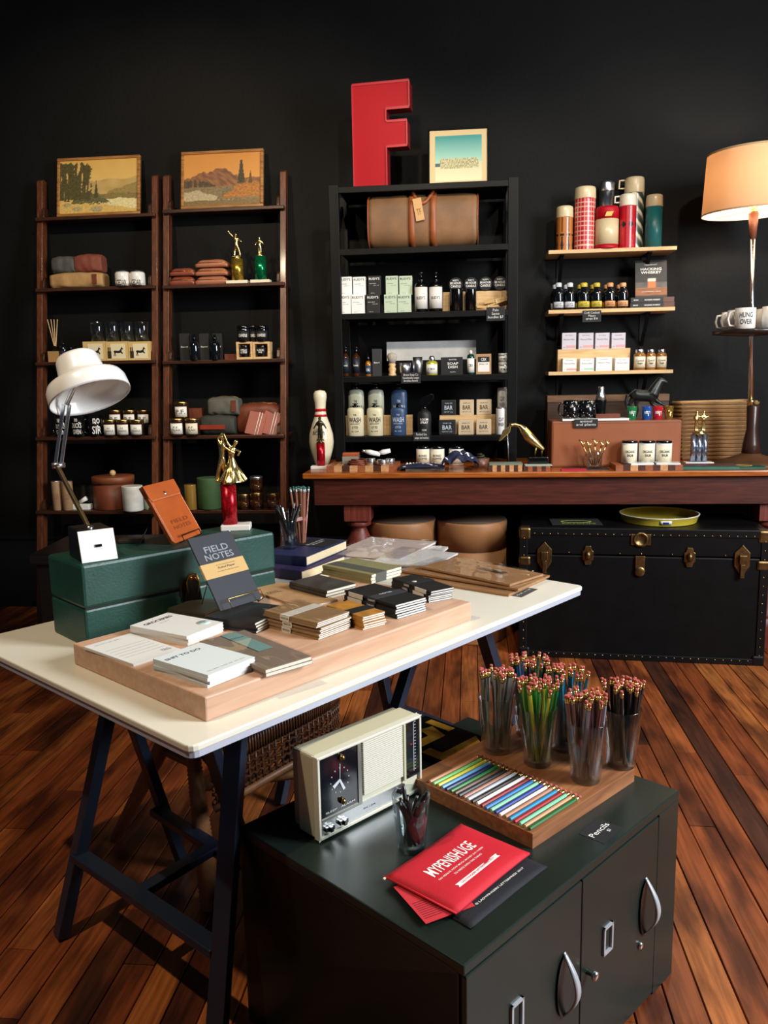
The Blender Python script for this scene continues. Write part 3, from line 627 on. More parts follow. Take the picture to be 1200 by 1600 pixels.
M_or = mat('orange_leather', '#b2531f', .42, var=.14, scale=10, bump=.12, bscale=200)
inq(MB().prism(rr4(0, pw_, 0, Lp, .01), -.012, 0, axis='z').build('case_body', M_or, t, bevel=.002))
inq(MB().prism([(0, Lp), (0, Lp*.80), (pw_*.04, Lp*.72), (pw_*.96, Lp*.72), (pw_, Lp*.80), (pw_, Lp)], -.0125, .003, axis='z').build('flap', M_or, t, bevel=.0015))
m = MB()
for i in range(26):
    x = pw_*(.06+.88*i/25); m.box(x-.001, x+.001, Lp*.735, Lp*.74, .0028, .0038)
for s_ in (.035, .965):
    for i in range(30): y = Lp*(.04+.66*i/29); m.box(pw_*s_-.0005, pw_*s_+.0005, y-.0012, y+.0012, -.0003, .0008)
inq(m.build('stitching', M_cream, t))
inq(MB().lathe([(.0065, .003), (.0065, .0045), (.004, .0062), (0, .0066)], 18, (pw_*.5, Lp*.80, 0)).build('snap', M_chrome, t))
for s_, yy in (('FIELD', .33), ('NOTES', .23)):
    o = txt(t, s_, mat('debossed_leather', '#7c3411', .5), (0, 0, 0), .0105, pw_*.56, UPR, .02); o.matrix_basis = Q @ Matrix.Translation((pw_*.52, Lp*yy, .0006))
t = thing('wire_easel', 'black wire easel behind the orange leather case', 'easel', pb, pa)
def ez2(x, a, o): return (x, a*math.sin(tl2)-o*math.cos(tl2), a*math.cos(tl2)+o*math.sin(tl2))
MB().tube([ez2(pw_*.2, .06, -.014), ez2(pw_*.2, -.003, -.014), ez2(pw_*.2, -.003, .012), ez2(pw_*.2, .012, .014), ez2(pw_*.8, .012, .014), ez2(pw_*.8, -.003, .012), ez2(pw_*.8, -.003, -.014), ez2(pw_*.8, .06, -.014)], .0016, 8).build('front_hook', mat('dark_wire', '#2b2622', .35, .8), t)
MB().tube([ez2(pw_*.2, .06, -.014), ez2(pw_*.1, .10, -.016), (-.004, .10, 0), (-.03, .085, 0)], .0016, 8).build('back_leg', MATS['dark_wire'], t); MB().tube([ez2(pw_*.8, .06, -.014), ez2(pw_*.9, .10, -.016), (pw_, .11, 0)], .0016, 8).build('back_leg', MATS['dark_wire'], t)
# ------------------------------------------------------------------ trophy figures (one continuous surface each)
def figure(parent, pose, h, m, vox=None, name='figure', loc=(0, 0, 0), rz=0):
    k = h; mb = MB()
    T_ = lambda pts, rs_: mb.tube([(x*k, y*k, z*k) for x, y, z in pts], [r*k for r in rs_], 8)
    B_ = lambda c, r, **q: mb.ball((c[0]*k, c[1]*k, c[2]*k), r*k, 10, **q)
    if pose == 'dancers':       # couple: swirling skirt, joined raised arms
        T_([(-.22, .02, .03), (-.17, .01, .25), (-.10, 0, .48), (-.09, 0, .62), (-.08, 0, .76), (-.07, 0, .84)], [.04, .045, .06, .065, .08, .03])
        B_((-.06, -.01, .89), .05); T_([(-.04, .03, .03), (-.06, .02, .28), (-.09, 0, .48)], [.04, .045, .06])
        mb.lathe([(.27*k, .0), (.20*k, .12*k), (.12*k, .30*k), (.055*k, .48*k), (.07*k, .62*k), (.03*k, .72*k)], 16, (.10*k, -.02*k, 0))
        for i in range(6):
            a = -2.6+i*.55; T_([(.10, -.02, .42), (.10+.15*math.cos(a), -.02+.13*math.sin(a), .2), (.10+.28*math.cos(a), -.02+.22*math.sin(a), .02)], [.03, .045, .035])
        B_((.20, -.03, .80), .05); T_([(.12, -.02, .68), (.18, -.03, .75)], [.04, .03])
        T_([(.12, -.02, .66), (.03, -.06, .80), (-.04, -.03, .98)], [.03, .025, .022])
        T_([(-.13, 0, .74), (-.16, -.02, .88), (-.05, -.03, .99)], [.035, .028, .022]); T_([(-.02, -.03, .70), (.10, -.09, .62), (.17, -.05, .58)], [.03, .028, .025])
        T_([(.16, 0, .66), (.28, .0, .60), (.22, .0, .52)], [.03, .025, .022]); T_([(-.25, 0, .02), (.02, 0, .02), (.34, 0, .02)], [.03, .03, .03])
    elif pose == 'duo':         # two standing musicians
        for s in (-1, 1):
            x = s*.16
            T_([(x-.06, 0, .02), (x-.05, 0, .28), (x-.02, 0, .5)], [.045, .05, .07]); T_([(x+.07, 0, .02), (x+.05, 0, .28), (x+.02, 0, .5)], [.045, .05, .07])
            T_([(x, 0, .46), (x, 0, .62), (x, 0, .78), (x, 0, .86)], [.085, .08, .10, .04]); B_((x, 0, .93), .07)
            T_([(x-.08, 0, .76), (x-.15, -.04, .62), (x-.05, -.10, .58)], [.045, .04, .035]); T_([(x+.08, 0, .76), (x+.16, -.05, .68), (x+.24, -.06, .74)], [.045, .04, .035])
        T_([(.12, -.09, .56), (.3, -.09, .70), (.46, -.09, .48)], [.05, .03, .025]); B_((.12, -.09, .58), .09); B_((-.2, -.09, .58), .09, sy=.6)
    elif pose == 'thrower':     # arm flung up and back
        T_([(-.1, 0, .02), (-.08, 0, .25), (-.01, 0, .46)], [.05, .055, .08]); T_([(.16, 0, .02), (.1, 0, .25), (.02, 0, .46)], [.05, .055, .08])
        T_([(0, 0, .42), (0, 0, .58), (-.02, 0, .72), (-.02, 0, .80)], [.09, .085, .11, .045]); B_((.0, -.02, .86), .065)
        T_([(-.08, 0, .72), (-.17, 0, .84), (-.28, 0, .97)], [.05, .04, .035]); B_((-.30, 0, .99), .06)
        T_([(.08, 0, .72), (.17, -.05, .62), (.25, -.08, .56)], [.05, .04, .035])
    else:                       # upright, arms out from hips
        T_([(-.07, 0, .02), (-.06, 0, .25), (-.02, 0, .48)], [.05, .055, .08]); T_([(.07, 0, .02), (.06, 0, .25), (.02, 0, .48)], [.05, .055, .08])
        T_([(0, 0, .44), (0, 0, .6), (0, 0, .76), (0, 0, .84)], [.09, .085, .12, .045]); B_((0, 0, .91), .075)
        T_([(-.1, 0, .75), (-.2, -.03, .58), (-.26, -.06, .48)], [.05, .042, .036]); T_([(.1, 0, .75), (.2, -.03, .60), (.27, -.06, .48)], [.05, .042, .036])
    mb.cb((0, 0, .015*k), (.4*k, .24*k, .03*k))
    o = mb.build(name, m, parent, remesh=vox or max(.0018, k*.018), loc=loc, rot=(0, 0, rz)); return o
M_glit_r = mat('red_glitter_foil', '#b01020', .25, .6, var=.6, scale=220); M_glit_g = mat('green_foil', '#0f7a4a', .2, .7, var=.3, scale=90)
M_marble = mat('white_marble', '#e9e6de', .35, var=.04, scale=8)
# big trophy on the green case
tp = PZ(368, 828, GZ)+Vector((0, .01, 0))
tz = lambda py: PY(358, py, tp.y).z-GZ
t = thing('trophy', 'gold dancing couple trophy on a glittering red column and white base', 'trophy', tp, R(10))
zb, zc, zf, ze = tz(818), tz(757), tz(752), tz(672); s_ = tp.length/FPX
MB().cb((0, 0, zb/2), (.085, .06, zb)).build('base', M_marble, t, bevel=.003)
MB().lathe([(.0225, zb), (.0225, zc)], 28, (-.018, 0, 0)).build('column', M_glit_r, t)
MB().lathe([(.012, zc), (.020, zc+.004), (.006, zc+.010), (.02, zf+.004)], 20, (-.018, 0, 0)).build('neck', M_gold, t)
figure(t, 'dancers', (ze-zf)*.96, M_gold, .0016, 'figurine', (-.018, 0, zf))
# small pale box lying behind the easel on the case
one(MB().cb((0, 0, .006), (.07, .03, .012)), 'knife', 'small dark folding knife with a wooden end on the green case', 'knife', mat('dark_horn', '#241a14', .4), PZ(205, 848, GZ), R(15), bevel=.003)
# ------------------------------------------------------------------ radio
r0 = PZ(500, 1316, KZ+.004); rzt = PY(493, 1186, r0.y).z; rt0 = PZ(493, 1186, rzt); rt1 = PZ(656, 1117, rzt); rb = PZ(449, 1165, rzt)
dv = rt1-rt0; RL = dv.length; RA = math.atan2(dv.y, dv.x); RH = rzt-KZ-.004; RD = (rb-rt0).dot(Vector((-math.sin(RA), math.cos(RA), 0))); print('radio', RL, RH, RD, math.degrees(RA))
t = thing('clock_radio', 'cream clock radio with a square black clock face on the green locker', 'radio', (r0.x, r0.y, KZ), RA)
M_rad = mat('cream_radio_plastic', '#c9c3a4', .4); M_radd = mat('taupe_back_plastic', '#8d8672', .45)
Z0 = .004
MB().box(0, RL, .012, RD*.78, Z0, Z0+RH).build('case', M_rad, t, bevel=.005)
MB().box(.003, RL-.003, RD*.78, RD, Z0+.004, Z0+RH-.004).build('back_cover', M_radd, t, bevel=.006)
m = MB()
for a in ((0, RL, Z0, Z0+.007), (0, RL, Z0+RH-.006, Z0+RH), (0, .006, Z0, Z0+RH), (RL-.006, RL, Z0, Z0+RH)): m.box(a[0], a[1], 0, .016, a[2], a[3])
m.build('front_frame', mat('ivory_frame', '#ddd9c6', .35), t, bevel=.0015)
MB().box(.004, RL-.004, .007, .013, Z0+.005, Z0+RH-.005).build('front_panel', mat('radio_front', '#d3cfb8', .4), t)
c0, c1, zc0, zc1 = .010, RL*.365, Z0+RH*.235, Z0+RH*.965
ck = MB().box(c0, c1, .004, .0075, zc0, zc1).build('clock_face', mat('clock_black', '#0f1218', .12, coat=.5), t)
m = MB().box(c1, c1+.010, .002, .008, zc0, zc1).box(c0, c1+.01, .002, .008, zc0-.006, zc0); m.build('clock_bezel', mat('grey_bezel', '#8b8a80', .3, .5), t)
kx, kz = (c0+c1)/2, (zc0+zc1)/2+.004
def hand(a, L, w1):
    d = Vector((math.sin(a), 0, math.cos(a))); n = Vector((d.z, 0, -d.x)); p = Vector((kx, .0035, kz))
    q = [p-n*w1*.5, p+n*w1*.5, p+d*L+n*w1*.8, p+d*L-n*w1*.8]; MB()._a([tuple(x) for x in q]+[tuple(x+Vector((0, -.001, 0))) for x in q], [(0, 1, 2, 3), (7, 6, 5, 4), (0, 4, 5, 1), (1, 5, 6, 2), (2, 6, 7, 3), (3, 7, 4, 0)]).build('clock_hand', mat('pale_hand', '#d5dbe0', .4), ck)
hand(R(155), .026, .004); hand(R(240), .020, .005); hand(R(2), .034, .0008)
m = MB()
for i in range(12):
    a = R(30*i); m.box(kx+.024*math.sin(a)-.001, kx+.024*math.sin(a)+.001, .0028, .0038, kz+.026*math.cos(a)-.001, kz+.026*math.cos(a)+.001)
m.build('hour_mark', mat('pale_marks', '#c9cfd4', .5), ck)
for dz in (.048, -.046): MB().lathe([(.0065, 0), (.006, .006), (.003, .010), (0, .0105)], 16, mx=Matrix.Translation((kx+.004, .0035, kz+dz)) @ Matrix.Rotation(R(90), 4, 'X')).build('dial_knob', M_lidgold, ck)
txt(ck, 'SLEEP   ALARM', wht, (kx, .0030, zc0+.010), .004, (c1-c0)*.8)
g0, g1, n = c1+.014, RL*.80, 26; z1 = Z0+RH*.30; z2 = Z0+RH*.965
for i in range(n):
    z = z1+(z2-z1)*(i+.5)/n; MB().box(g0, g1, .0, .008, z-.0013, z+.0013).build('grille_slat', mat('ivory_slat', '#e6e2d2', .4), t)
MB().box(g0, g1, .0062, .0075, z1, z2).build('grille_backing', mat('grille_gap', '#3a382f', .7), t)
MB().box(g1+.004, g1+.010, .0, .008, z1-.012, z2).build('divider', M_rad, t)
tn_ = MB().box(g1+.011, RL-.008, .003, .0075, z1-.012, z2).build('tuning_window', MATS['clock_black'], t)
wx = (g1+RL)/2+.002
MB().box(wx+.004, wx+.0052, .0022, .003, z1, z2-.004).build('scale_line', MATS['pale_marks'], tn_)
m = MB()
for i in range(16): z = z1+(z2-z1)*(i+.5)/16; m.box(wx+.007, wx+.011, .0022, .003, z-.0005, z+.0005)
m.build('scale_marks', MATS['pale_marks'], tn_); MB().box(wx-.006, wx+.0, .0015, .003, z1+RH*.36, z1+RH*.37).build('needle', mat('red_needle', '#b03020', .4), tn_)
MB().box(.010, g1+.002, .004, .0075, Z0+.008, Z0+RH*.205).build('control_strip', mat('brushed_strip', '#b9bcbb', .25, .85), t)
txt(t, 'FM / AM', M_greyink, (RL*.47, .0035, Z0+RH*.12), .004, .032)
for x in (.026, .062): MB().box(x-.011, x+.011, -.004, .004, Z0+RH*.085, Z0+RH*.135).box(x-.004, x+.004, -.009, .004, Z0+RH*.08, Z0+RH*.14).build('slide_switch', M_gloss, t, bevel=.001)
MB().lathe([(.007, 0), (.006, .01), (0, .011)], 14, mx=Matrix.Translation((g1-.01, .004, Z0+RH*.13)) @ Matrix.Rotation(R(90), 4, 'X')).build('volume_knob', M_gloss, t)
for x in (.02, RL-.02):
    for y in (.025, RD-.02): MB().lathe([(.006, 0), (.006, .005)], 10, (x, y, 0)).build('foot', M_gloss, t)
# ------------------------------------------------------------------ drinking glasses
def tumbler(r0_, r1_, h, t_=.0022, base=.012):
    return MB().lathe([(0, 0), (r0_*.93, 0), (r0_, .003), (r1_, h-.0015), (r1_-.0008, h), (r1_-t_, h-.001), (r0_-t_*1.1, base), (0, base-.002)], 32, cap=False)
def pencil_glass(label, loc, r0_, r1_, h, group=None):
    return one(tumbler(r0_, r1_, h), 'drinking_glass', label, 'glass', M_glass, loc, 0, group)
PENM = {}
def pencil(kind, col, L=.188, r=.0037, sharp=False, metal=0):
    """returns (barrel mesh, ferrule mesh, eraser mesh)"""
    k = (kind, col, L)
    if k in PENM: return PENM[k]
    mt = mat('pencil_'+col.strip('#'), col, .3, metal, coat=.3)
    b = MB().lathe([(r, 0), (r, L-.018)], 6, smooth=False).mesh('pencil', mt)
    f = MB().lathe([(r*1.06, L-.0185), (r*1.06, L-.013), (r*.98, L-.0125), (r*1.06, L-.012), (r*1.06, L-.007)], 10).mesh('ferrule', M_gold if kind != 'teal' else mat('pale_steel_ferrule', '#cfd6d4', .3, .8))
    e = MB().lathe([(r*.98, L-.007), (r*.98, L-.0015), (r*.8, L)], 10).mesh('eraser', mat('pink_eraser', '#b4574d', .8) if kind != 'teal' else mat('teal_eraser', '#2f6e64', .8))
    PENM[k] = (b, f, e); return PENM[k]
def put_pencil(kind, col, base, top, label, group, L=.188, metal=0):
    b, f, e = pencil(kind, col, L, metal=metal); o = bpy.data.objects.new('pencil', b); COL.objects.link(o); o.location = base
    d = Vector(top)-Vector(base); o.rotation_mode = 'QUATERNION'; o.rotation_quaternion = d.to_track_quat('Z', 'Y'); tag(o, label, 'pencil', group)
    for nm, me in (('ferrule', f), ('eraser', e)):
        c = bpy.data.objects.new(nm, me); COL.objects.link(c); c.parent = o
    return o
BO = PZ(832, 1327, KZ); BA = R(49.2); be = Vector((math.cos(BA), math.sin(BA), 0)); bn = Vector((-be.y, be.x, 0)); BT = .032; BZ = KZ+BT
BLn = (PZ(1000, 1200, BZ)-PZ(832, 1298, BZ)).dot(be); BDp = .335; print('board', BLn)
M_cedar = wood('cedar_board', '#7c4a2c', '#a06a42', .5, scale=5)
one(MB().box(0, BLn, 0, BDp, 0, BT).box(0.001, .002, 0, .001, 0, .001), 'pencil_board', 'reddish wooden display board with grooves carrying loose pencils and glasses', 'board', M_cedar, BO, BA, bevel=.0015)
cols = [('#1d6b34', 'green', 'dark green'), ('#c9a077', 'x', 'natural tan'), ('#7fd2a4', 'x', 'mint green'), ('#a81f2c', 'x', 'red'), ('#1b8fc4', 'x', 'bright blue'), ('#b98468', 'x', 'copper'), ('#e9e9e6', 'x', 'white'), ('#1f3f96', 'x', 'royal blue'), ('#86d3a8', 'x', 'pale mint'), ('#1f78c0', 'x', 'sky blue'), ('#8c1d28', 'x', 'dark red'), ('#f0f0ee', 'x', 'pure white'), ('#17181a', 'x', 'black'), ('#b9c2cc', 'x', 'silver'), ('#a37561', 'x', 'rose copper'), ('#26282e', 'x', 'near-black'), ('#5e4634', 'x', 'brown'), ('#1e7a38', 'x', 'leaf green'), ('#17275e', 'x', 'navy'), ('#5c9fd0', 'x', 'light blue'), ('#d8cb3e', 'x', 'yellow'), ('#7cc66f', 'x', 'light green'), ('#c98f6a', 'x', 'peach')]
for i, (c, _, nm) in enumerate(cols):
    q = BO+bn*(.012+i*.0122); a = q+be*.006+Vector((0, 0, BT+.0034))
    put_pencil('std', c, a+be*.001*(i % 3), a+be*.2, nm+' pencil lying in the grooved row on the wooden board', 'pencils lying on the board', L=.176)
cups = [((775, 1172), '#8c8a84', 'silver grey', 28, 'glass of silver grey pencils at the back left of the board'), ((840, 1192), '#2c7a34', 'green', 34, 'glass of green and yellow pencils on the board'), ((915, 1218), '#8a8590', 'pewter', 34, 'glass of pewter and copper pencils nearest the front of the board'), ((970, 1195), '#141518', 'black', 32, 'glass of black pencils at the right end of the board'), ((884, 1170), '#1d5f78', 'teal blue', 28, 'glass of teal blue pencils behind the green ones'), ((826, 1146), '#2d4f36', 'mixed', 28, 'glass of mixed pencils farthest back on the board')]
rs = random.Random(11)
WH = {'silver grey': 'at the back left of the board', 'green': 'of green and yellow pencils', 'pewter': 'nearest the front of the board', 'black': 'at the right end of the board', 'teal blue': 'behind the green pencils', 'mixed': 'farthest back on the board'}
CN = {'#2c7a34': 'green', '#1f5a2c': 'dark green', '#b8b23a': 'yellow', '#6f9c38': 'lime', '#8a8590': 'pewter', '#77727c': 'dark pewter', '#9c7a6c': 'copper', '#6b4a42': 'brown', '#5a2a2c': 'maroon', '#2d4f36': 'forest green', '#2f6fa8': 'blue', '#1c1d22': 'black'}
for (px, py), c, nm, n, lb in cups:
    p = PZ(px, py, BZ)
    pencil_glass('clear pint '+lb, p, .0325, .0435, .138, 'pint glasses of pencils')
    for i in range(n):
        a = rs.uniform(0, 6.283); ra = .025*math.sqrt(rs.random()); b0 = rs.uniform(-.6, .6)+a
        bz = p+Vector((ra*math.cos(a), ra*math.sin(a), .0125)); lean = math.sqrt(rs.uniform(.05, 1.0))
        tt = p+Vector((.041*lean*math.cos(b0), .041*lean*math.sin(b0), .137))
        d = (tt-bz).normalized(); cc = c; kd = 'std'
        if nm == 'green': cc = rs.choice(['#2c7a34', '#1f5a2c', '#2c7a34', '#b8b23a', '#6f9c38'])
        if nm == 'pewter': cc = rs.choice(['#8a8590', '#77727c', '#9c7a6c', '#6b4a42', '#5a2a2c'])
        if nm == 'mixed': cc = rs.choice(['#2d4f36', '#2f6fa8', '#1c1d22', '#2c7a34'])
        put_pencil(kd, cc, bz, bz+d*.2, CN.get(cc, nm)+' pencil with pink eraser in the glass '+WH[nm], CN.get(cc, nm)+' pencils in the glass '+WH[nm], metal=.4 if nm in ('pewter', 'silver grey') else 0)
# glass of black pens in front of the radio
pg = PZ(643, 1326, KZ); hg = PY(640, 1243, pg.y).z-KZ
pencil_glass('clear glass of black pens standing before the cream radio', pg, .0275, .0375, hg+.004)
def pen_meshes(col, L):
    k = ('pen', col, L)
    if k not in PENM:
        PENM[k] = (MB().lathe([(.0015, 0), (.004, .012), (.0045, L*.4), (.0045, L-.004), (.003, L), (.003, L+.008), (0, L+.0085)], 10).mesh('pen', mat('pen_'+col.strip('#'), col, .25, coat=.4)), MB().box(-.0012, .0012, .0045, .0062, L-.045, L-.004).box(-.0012, .0012, .003, .0055, L-.006, L-.003).mesh('clip', M_chrome))
    return PENM[k]
def put_pen(col, base, top, label, group, L=.13):
    b, c = pen_meshes(col, L); o = bpy.data.objects.new('pen', b); COL.objects.link(o); o.location = base; d = Vector(top)-Vector(base); o.rotation_mode = 'QUATERNION'; o.rotation_quaternion = d.to_track_quat('Z', 'Y'); tag(o, label, 'pen', group)
    q = bpy.data.objects.new('clip', c); COL.objects.link(q); q.parent = o
for i in range(11):
    a = i*.571+rs.uniform(-.2, .2); ra = .016; bz = pg+Vector((ra*math.cos(a+2.6), ra*math.sin(a+2.6), .013)); tt = pg+Vector((.028*math.cos(a), .028*math.sin(a), hg))
    put_pen(['#101114', '#17181c', '#190c0f'][i % 3], bz, tt, 'black pen in the glass before the cream radio', 'pens in the glass by the radio', .088 if i % 4 else .11)
# zip pouches, card, sign
def pillow(w_, d_, h, nx=16, ny=12, cor=.06):
    def f(u, v):
        e = (1-(2*u-1)**6)*(1-(2*v-1)**6); return ((u-.5)*w_*(1-.012*math.sin(v*3.14)), (v-.5)*d_*(1-.02*math.sin(u*3.14)), h*(.35+.65*e)+.0012*nz(u*4, v*4))
    def f2(u, v): x, y, z = f(u, v); return (x, y, .0)
    m = MB().grid(nx, ny, f); m.grid(nx, ny, lambda u, v: f2(1-u, v))
    rim = []
    N = (nx+1)*(ny+1)
    def bi(i, j): return j*(nx+1)+i
    ring = [(i, 0) for i in range(nx)]+[(nx, j) for j in range(ny)]+[(i, ny) for i in range(nx, 0, -1)]+[(0, j) for j in range(ny, 0, -1)]
    fs = []
    for k in range(len(ring)):
        a, b = ring[k], ring[(k+1) % len(ring)]; fs.append((bi(*a), bi(*b), N+bi(nx-b[0], b[1]), N+bi(nx-a[0], a[1])))
    m.f += fs; m.m += [0]*len(fs); m.sm += [True]*len(fs); return m, f
M_redcan = mat('red_canvas', '#c41226', .75, bump=.12, bscale=500); M_navcan = mat('black_canvas', '#101119', .8, bump=.12, bscale=500)
c, w_, d_, a = frame4((640, 1395), (760, 1310), (858, 1350), (735, 1447), KZ+.006)
t = thing('zip_pouch', 'black canvas pouch with white lettering under the red pouch', 'pouch', (c.x, c.y, KZ), a); m, f = pillow(w_, d_, .007); m.build('fabric_body', M_navcan, t)
txt(t, '© LADYFINGERS LETTERPRESS 2017', wht, (w_*.02, -d_*.30, .0078), .0045, w_*.62, UPR, .01)
MB().tube([(-w_/2, d_/2-.004, .004), (w_/2, d_/2-.004, .004)], .002, 6).build('zipper', M_gloss, t)
c, w_, d_, a = frame4((618, 1384), (690, 1360), (740, 1415), (662, 1444), KZ+.010)
t = thing('info_card', 'red printed card sticking out from under the red pouch', 'card', (c.x, c.y, KZ+.0085), a); MB().box(-w_/2, w_/2, -d_/2, d_/2, 0, .0008).build('card', mat('coral_red_card', '#c8303a', .6), t)
for i in range(9): MB().box(-w_*.44, -w_*.1+(i % 3)*.008, -d_*.40+i*.0055, -d_*.40+i*.0055+.0014, .0008, .001).build('print_line', mat('dark_red_print', '#5e0f18', .6), t)
c, w_, d_, a = frame4((602, 1362), (722, 1288), (826, 1327), (713, 1431), KZ+.016)
t = thing('zip_pouch', 'red canvas zip pouch with bold white slogan on the green locker', 'pouch', (c.x, c.y, KZ+.0095), a); m, f = pillow(w_, d_, .011); m.build('fabric_body', M_redcan, t)
MB().tube([(-w_/2-.001, -d_/2, .004), (-w_/2-.001, d_/2, .004)], .0022, 6).build('zipper', M_redcan, t)
MB().box(-w_/2-.008, -w_/2-.001, d_/2-.006, d_/2-.002, .003, .005).build('zip_pull', M_cream, t)
sg = lambda dx, dy: (lambda x, y: f((x+dx)/w_+.5, (y+dy)/d_+.5)[2]+.0006)
def ontop(s, x, y, sz, wd, bold=.02, rz=0):
    q = sg(x, y); txt(t, s, wht, (x, y, 0), sz, wd, UPR, bold, sag=q)
ontop('MYPENISHUGE', -.004, d_*.10, .028, w_*.56, .012); ontop("NO REALLY, HOW MUCH MONEY DO I NEED", -.002, -d_*.05, .0045, w_*.58, .01); ontop('TO WRITE WITH THIS THING?', .004, -d_*.115, .0045, w_*.36, .01)
m = MB(); bw, bh_ = w_*.48, .010
m._a([(-bw/2-.008, -d_*.27-bh_*.5, 0), (-bw/2, -d_*.27-bh_*.5, 0), (bw/2, -d_*.27-bh_*.5, 0), (bw/2+.008, -d_*.27-bh_*.5, 0), (bw/2+.004, -d_*.27, 0), (bw/2+.008, -d_*.27+bh_*.5, 0), (-bw/2-.008, -d_*.27+bh_*.5, 0), (-bw/2-.004, -d_*.27, 0)], [(0, 1, 2, 3, 4, 5, 6, 7)])
m.v = [(x, y, f(x/w_+.5, y/d_+.5)[2]+.0006) for x, y, z in m.v]; m.build('ribbon_print', wht, t)
txt(t, 'LADYFINGERS LETTERPRESS 2017', mat('red_print', '#c41226', .7), (0, -d_*.27, 0), .0045, bw*.9, UPR, .01, sag=lambda x, y: f(x/w_+.5, (y-d_*.27)/d_+.5)[2]+.0011)
c, w_, d_, a = frame4((905, 1301), (938, 1278), (968, 1295), (943, 1321), KZ)
t = thing('price_card', 'small black card lettered Pencils on the green locker edge', 'card', (c.x, c.y, KZ), a); MB().box(-w_/2, w_/2, -d_/2, d_/2, 0, .0008).build('card', M_card, t)
txt(t, 'Pencils', wht, (0, d_*.06, .0011), .013, w_*.85, UPR, 0); txt(t, '$3', wht, (w_*.16, -d_*.22, .0011), .008, None, UPR, 0)
# gold-lettered glass sign lying at the back of the locker
c, w_, d_, a = frame4((640, 1175), (668, 1108), (752, 1125), (720, 1198), KZ+.006)
t = thing('gold_letter_sign', 'old black painted panel with gold block letters at the back of the locker', 'sign', (c.x, c.y, KZ), KA)
MB().box(-.13, .06, -.13, .12, 0, .006).build('panel', mat('black_glass_panel', '#0b0d0e', .15, var=.3, scale=10), t)
M_oldgold = mat('worn_gold_paint', '#b07d22', .45, var=.4, scale=30)
for pl in ([(-.11, -.09), (.03, -.09), (.05, -.06), (-.08, -.06), (-.08, -.02), (-.11, -.02)], [(-.09, .0), (.0, .0), (.02, .06), (-.02, .07), (-.03, .03), (-.09, .03)], [(.025, .01), (.05, .01), (.05, .09), (.025, .09)], [(-.11, .06), (-.05, .06), (-.05, .09), (-.11, .09)]):
    MB().prism(pl, .006, .0068, axis='z').build('gold_letter', M_oldgold, t)
# ------------------------------------------------------------------ blue books with cups behind the slab
def hardback(L, T, Rr, B, base, th, label, cloth, pagesm, group=None):
    c, w_, d_, a = frame4(L, T, Rr, B, base+th); t = thing('hardback_book', label, 'book', (c.x, c.y, base), a, group)
    x, y = w_/2, d_/2; ct = .003
    MB().box(-x-.004, x, -y, y, 0, ct).box(-x-.004, x, -y, y, th-ct, th).box(-x-.004, -x, -y, y, ct, th-ct).build('cover', cloth, t, bevel=.001)
    MB().box(-x, x-.004, -y+.004, y-.004, ct, th-ct).build('pages', pagesm, t); return t, w_, d_
M_pg2 = mat('cream_pages', '#dcc7a0', .8, var=.1, scale=200, stretch=(.3, .3, 12))
bz0 = WZ
t, w_, d_ = hardback((438, 884), (480, 858), (545, 872), (446, 893), bz0, .034, 'thick purple-blue hardback lying beneath the navy book', mat('purple_cloth', '#33264e', .6), M_pg2)
q1 = PZ(449, 870, bz0+.068); q2 = PZ(542, 849, bz0+.068); aa = math.atan2(q2.y-q1.y, q2.x-q1.x)
tb, w_, d_ = hardback((438, 862), (478, 834), (543, 849), (449, 871), bz0+.034, .034, 'navy blue hardback with white lettering under the pencil cups', mat('navy_cloth', '#1f2b52', .5), M_pg2)
MB().box(-.0, w_*.42, -d_*.42, d_*.30, .034, .0355).build('title_card', M_card, tb); txt(tb, 'Blackwing\nPencils', wht, (w_*.2, -d_*.05, .0365), .028, w_*.36, UPR)
NZ_ = bz0+.068
pc = PZ(452, 857, NZ_); hc = PY(450, 812, pc.y).z-NZ_
pencil_glass('clear plastic tumbler of black pens on the navy book', pc, .024, .030, hc)
for i in range(12):
    a = i*.524+.2; bz = pc+Vector((.014*math.cos(a+3), .014*math.sin(a+3), .013)); tt = pc+Vector((.025*math.cos(a), .025*math.sin(a)*.9, hc))
    put_pen('#101114', bz, tt, 'slim black pen in the tumbler on the navy book', 'pens in the tumbler on the navy book', .125+.012*(i % 3))
pc = PZ(472, 848, NZ_); rs = random.Random(5)
t = thing('pencil_band', 'pink paper band tied round the bundle of rose pencils', 'band', pc+Vector((0, 0, .085)), 0)
MB().lathe([(.0165, -.006), (.0165, .006)], 20, cap=False).build('band', mat('pink_band', '#c25a63', .6), t, solid=.0008); MB().cb((-.01, -.022, .002), (.04, .001, .012), rot=(0, -.25, 0)).build('tag', mat('pink_tag', '#e3b9b4', .6), t)
for i in range(13):
    a = i*2.4; ra = .0125*math.sqrt((i+.5)/13); bz = pc+Vector((ra*math.cos(a), ra*math.sin(a), .001)); tt = pc+Vector((ra*math.cos(a)*.9, ra*math.sin(a)*.9, .085))+Vector((rs.uniform(-.002, .002), 0, 0))
    d = (tt-bz).normalized()+Vector((math.cos(a), math.sin(a)*.6, 0))*.14*((i+1)/13)
    put_pencil('teal', '#a8705c', bz, bz+d*.3, 'rose copper pencil with teal eraser in the bundle on the navy book', 'rose pencils in the bundle', L=.20, metal=.3)
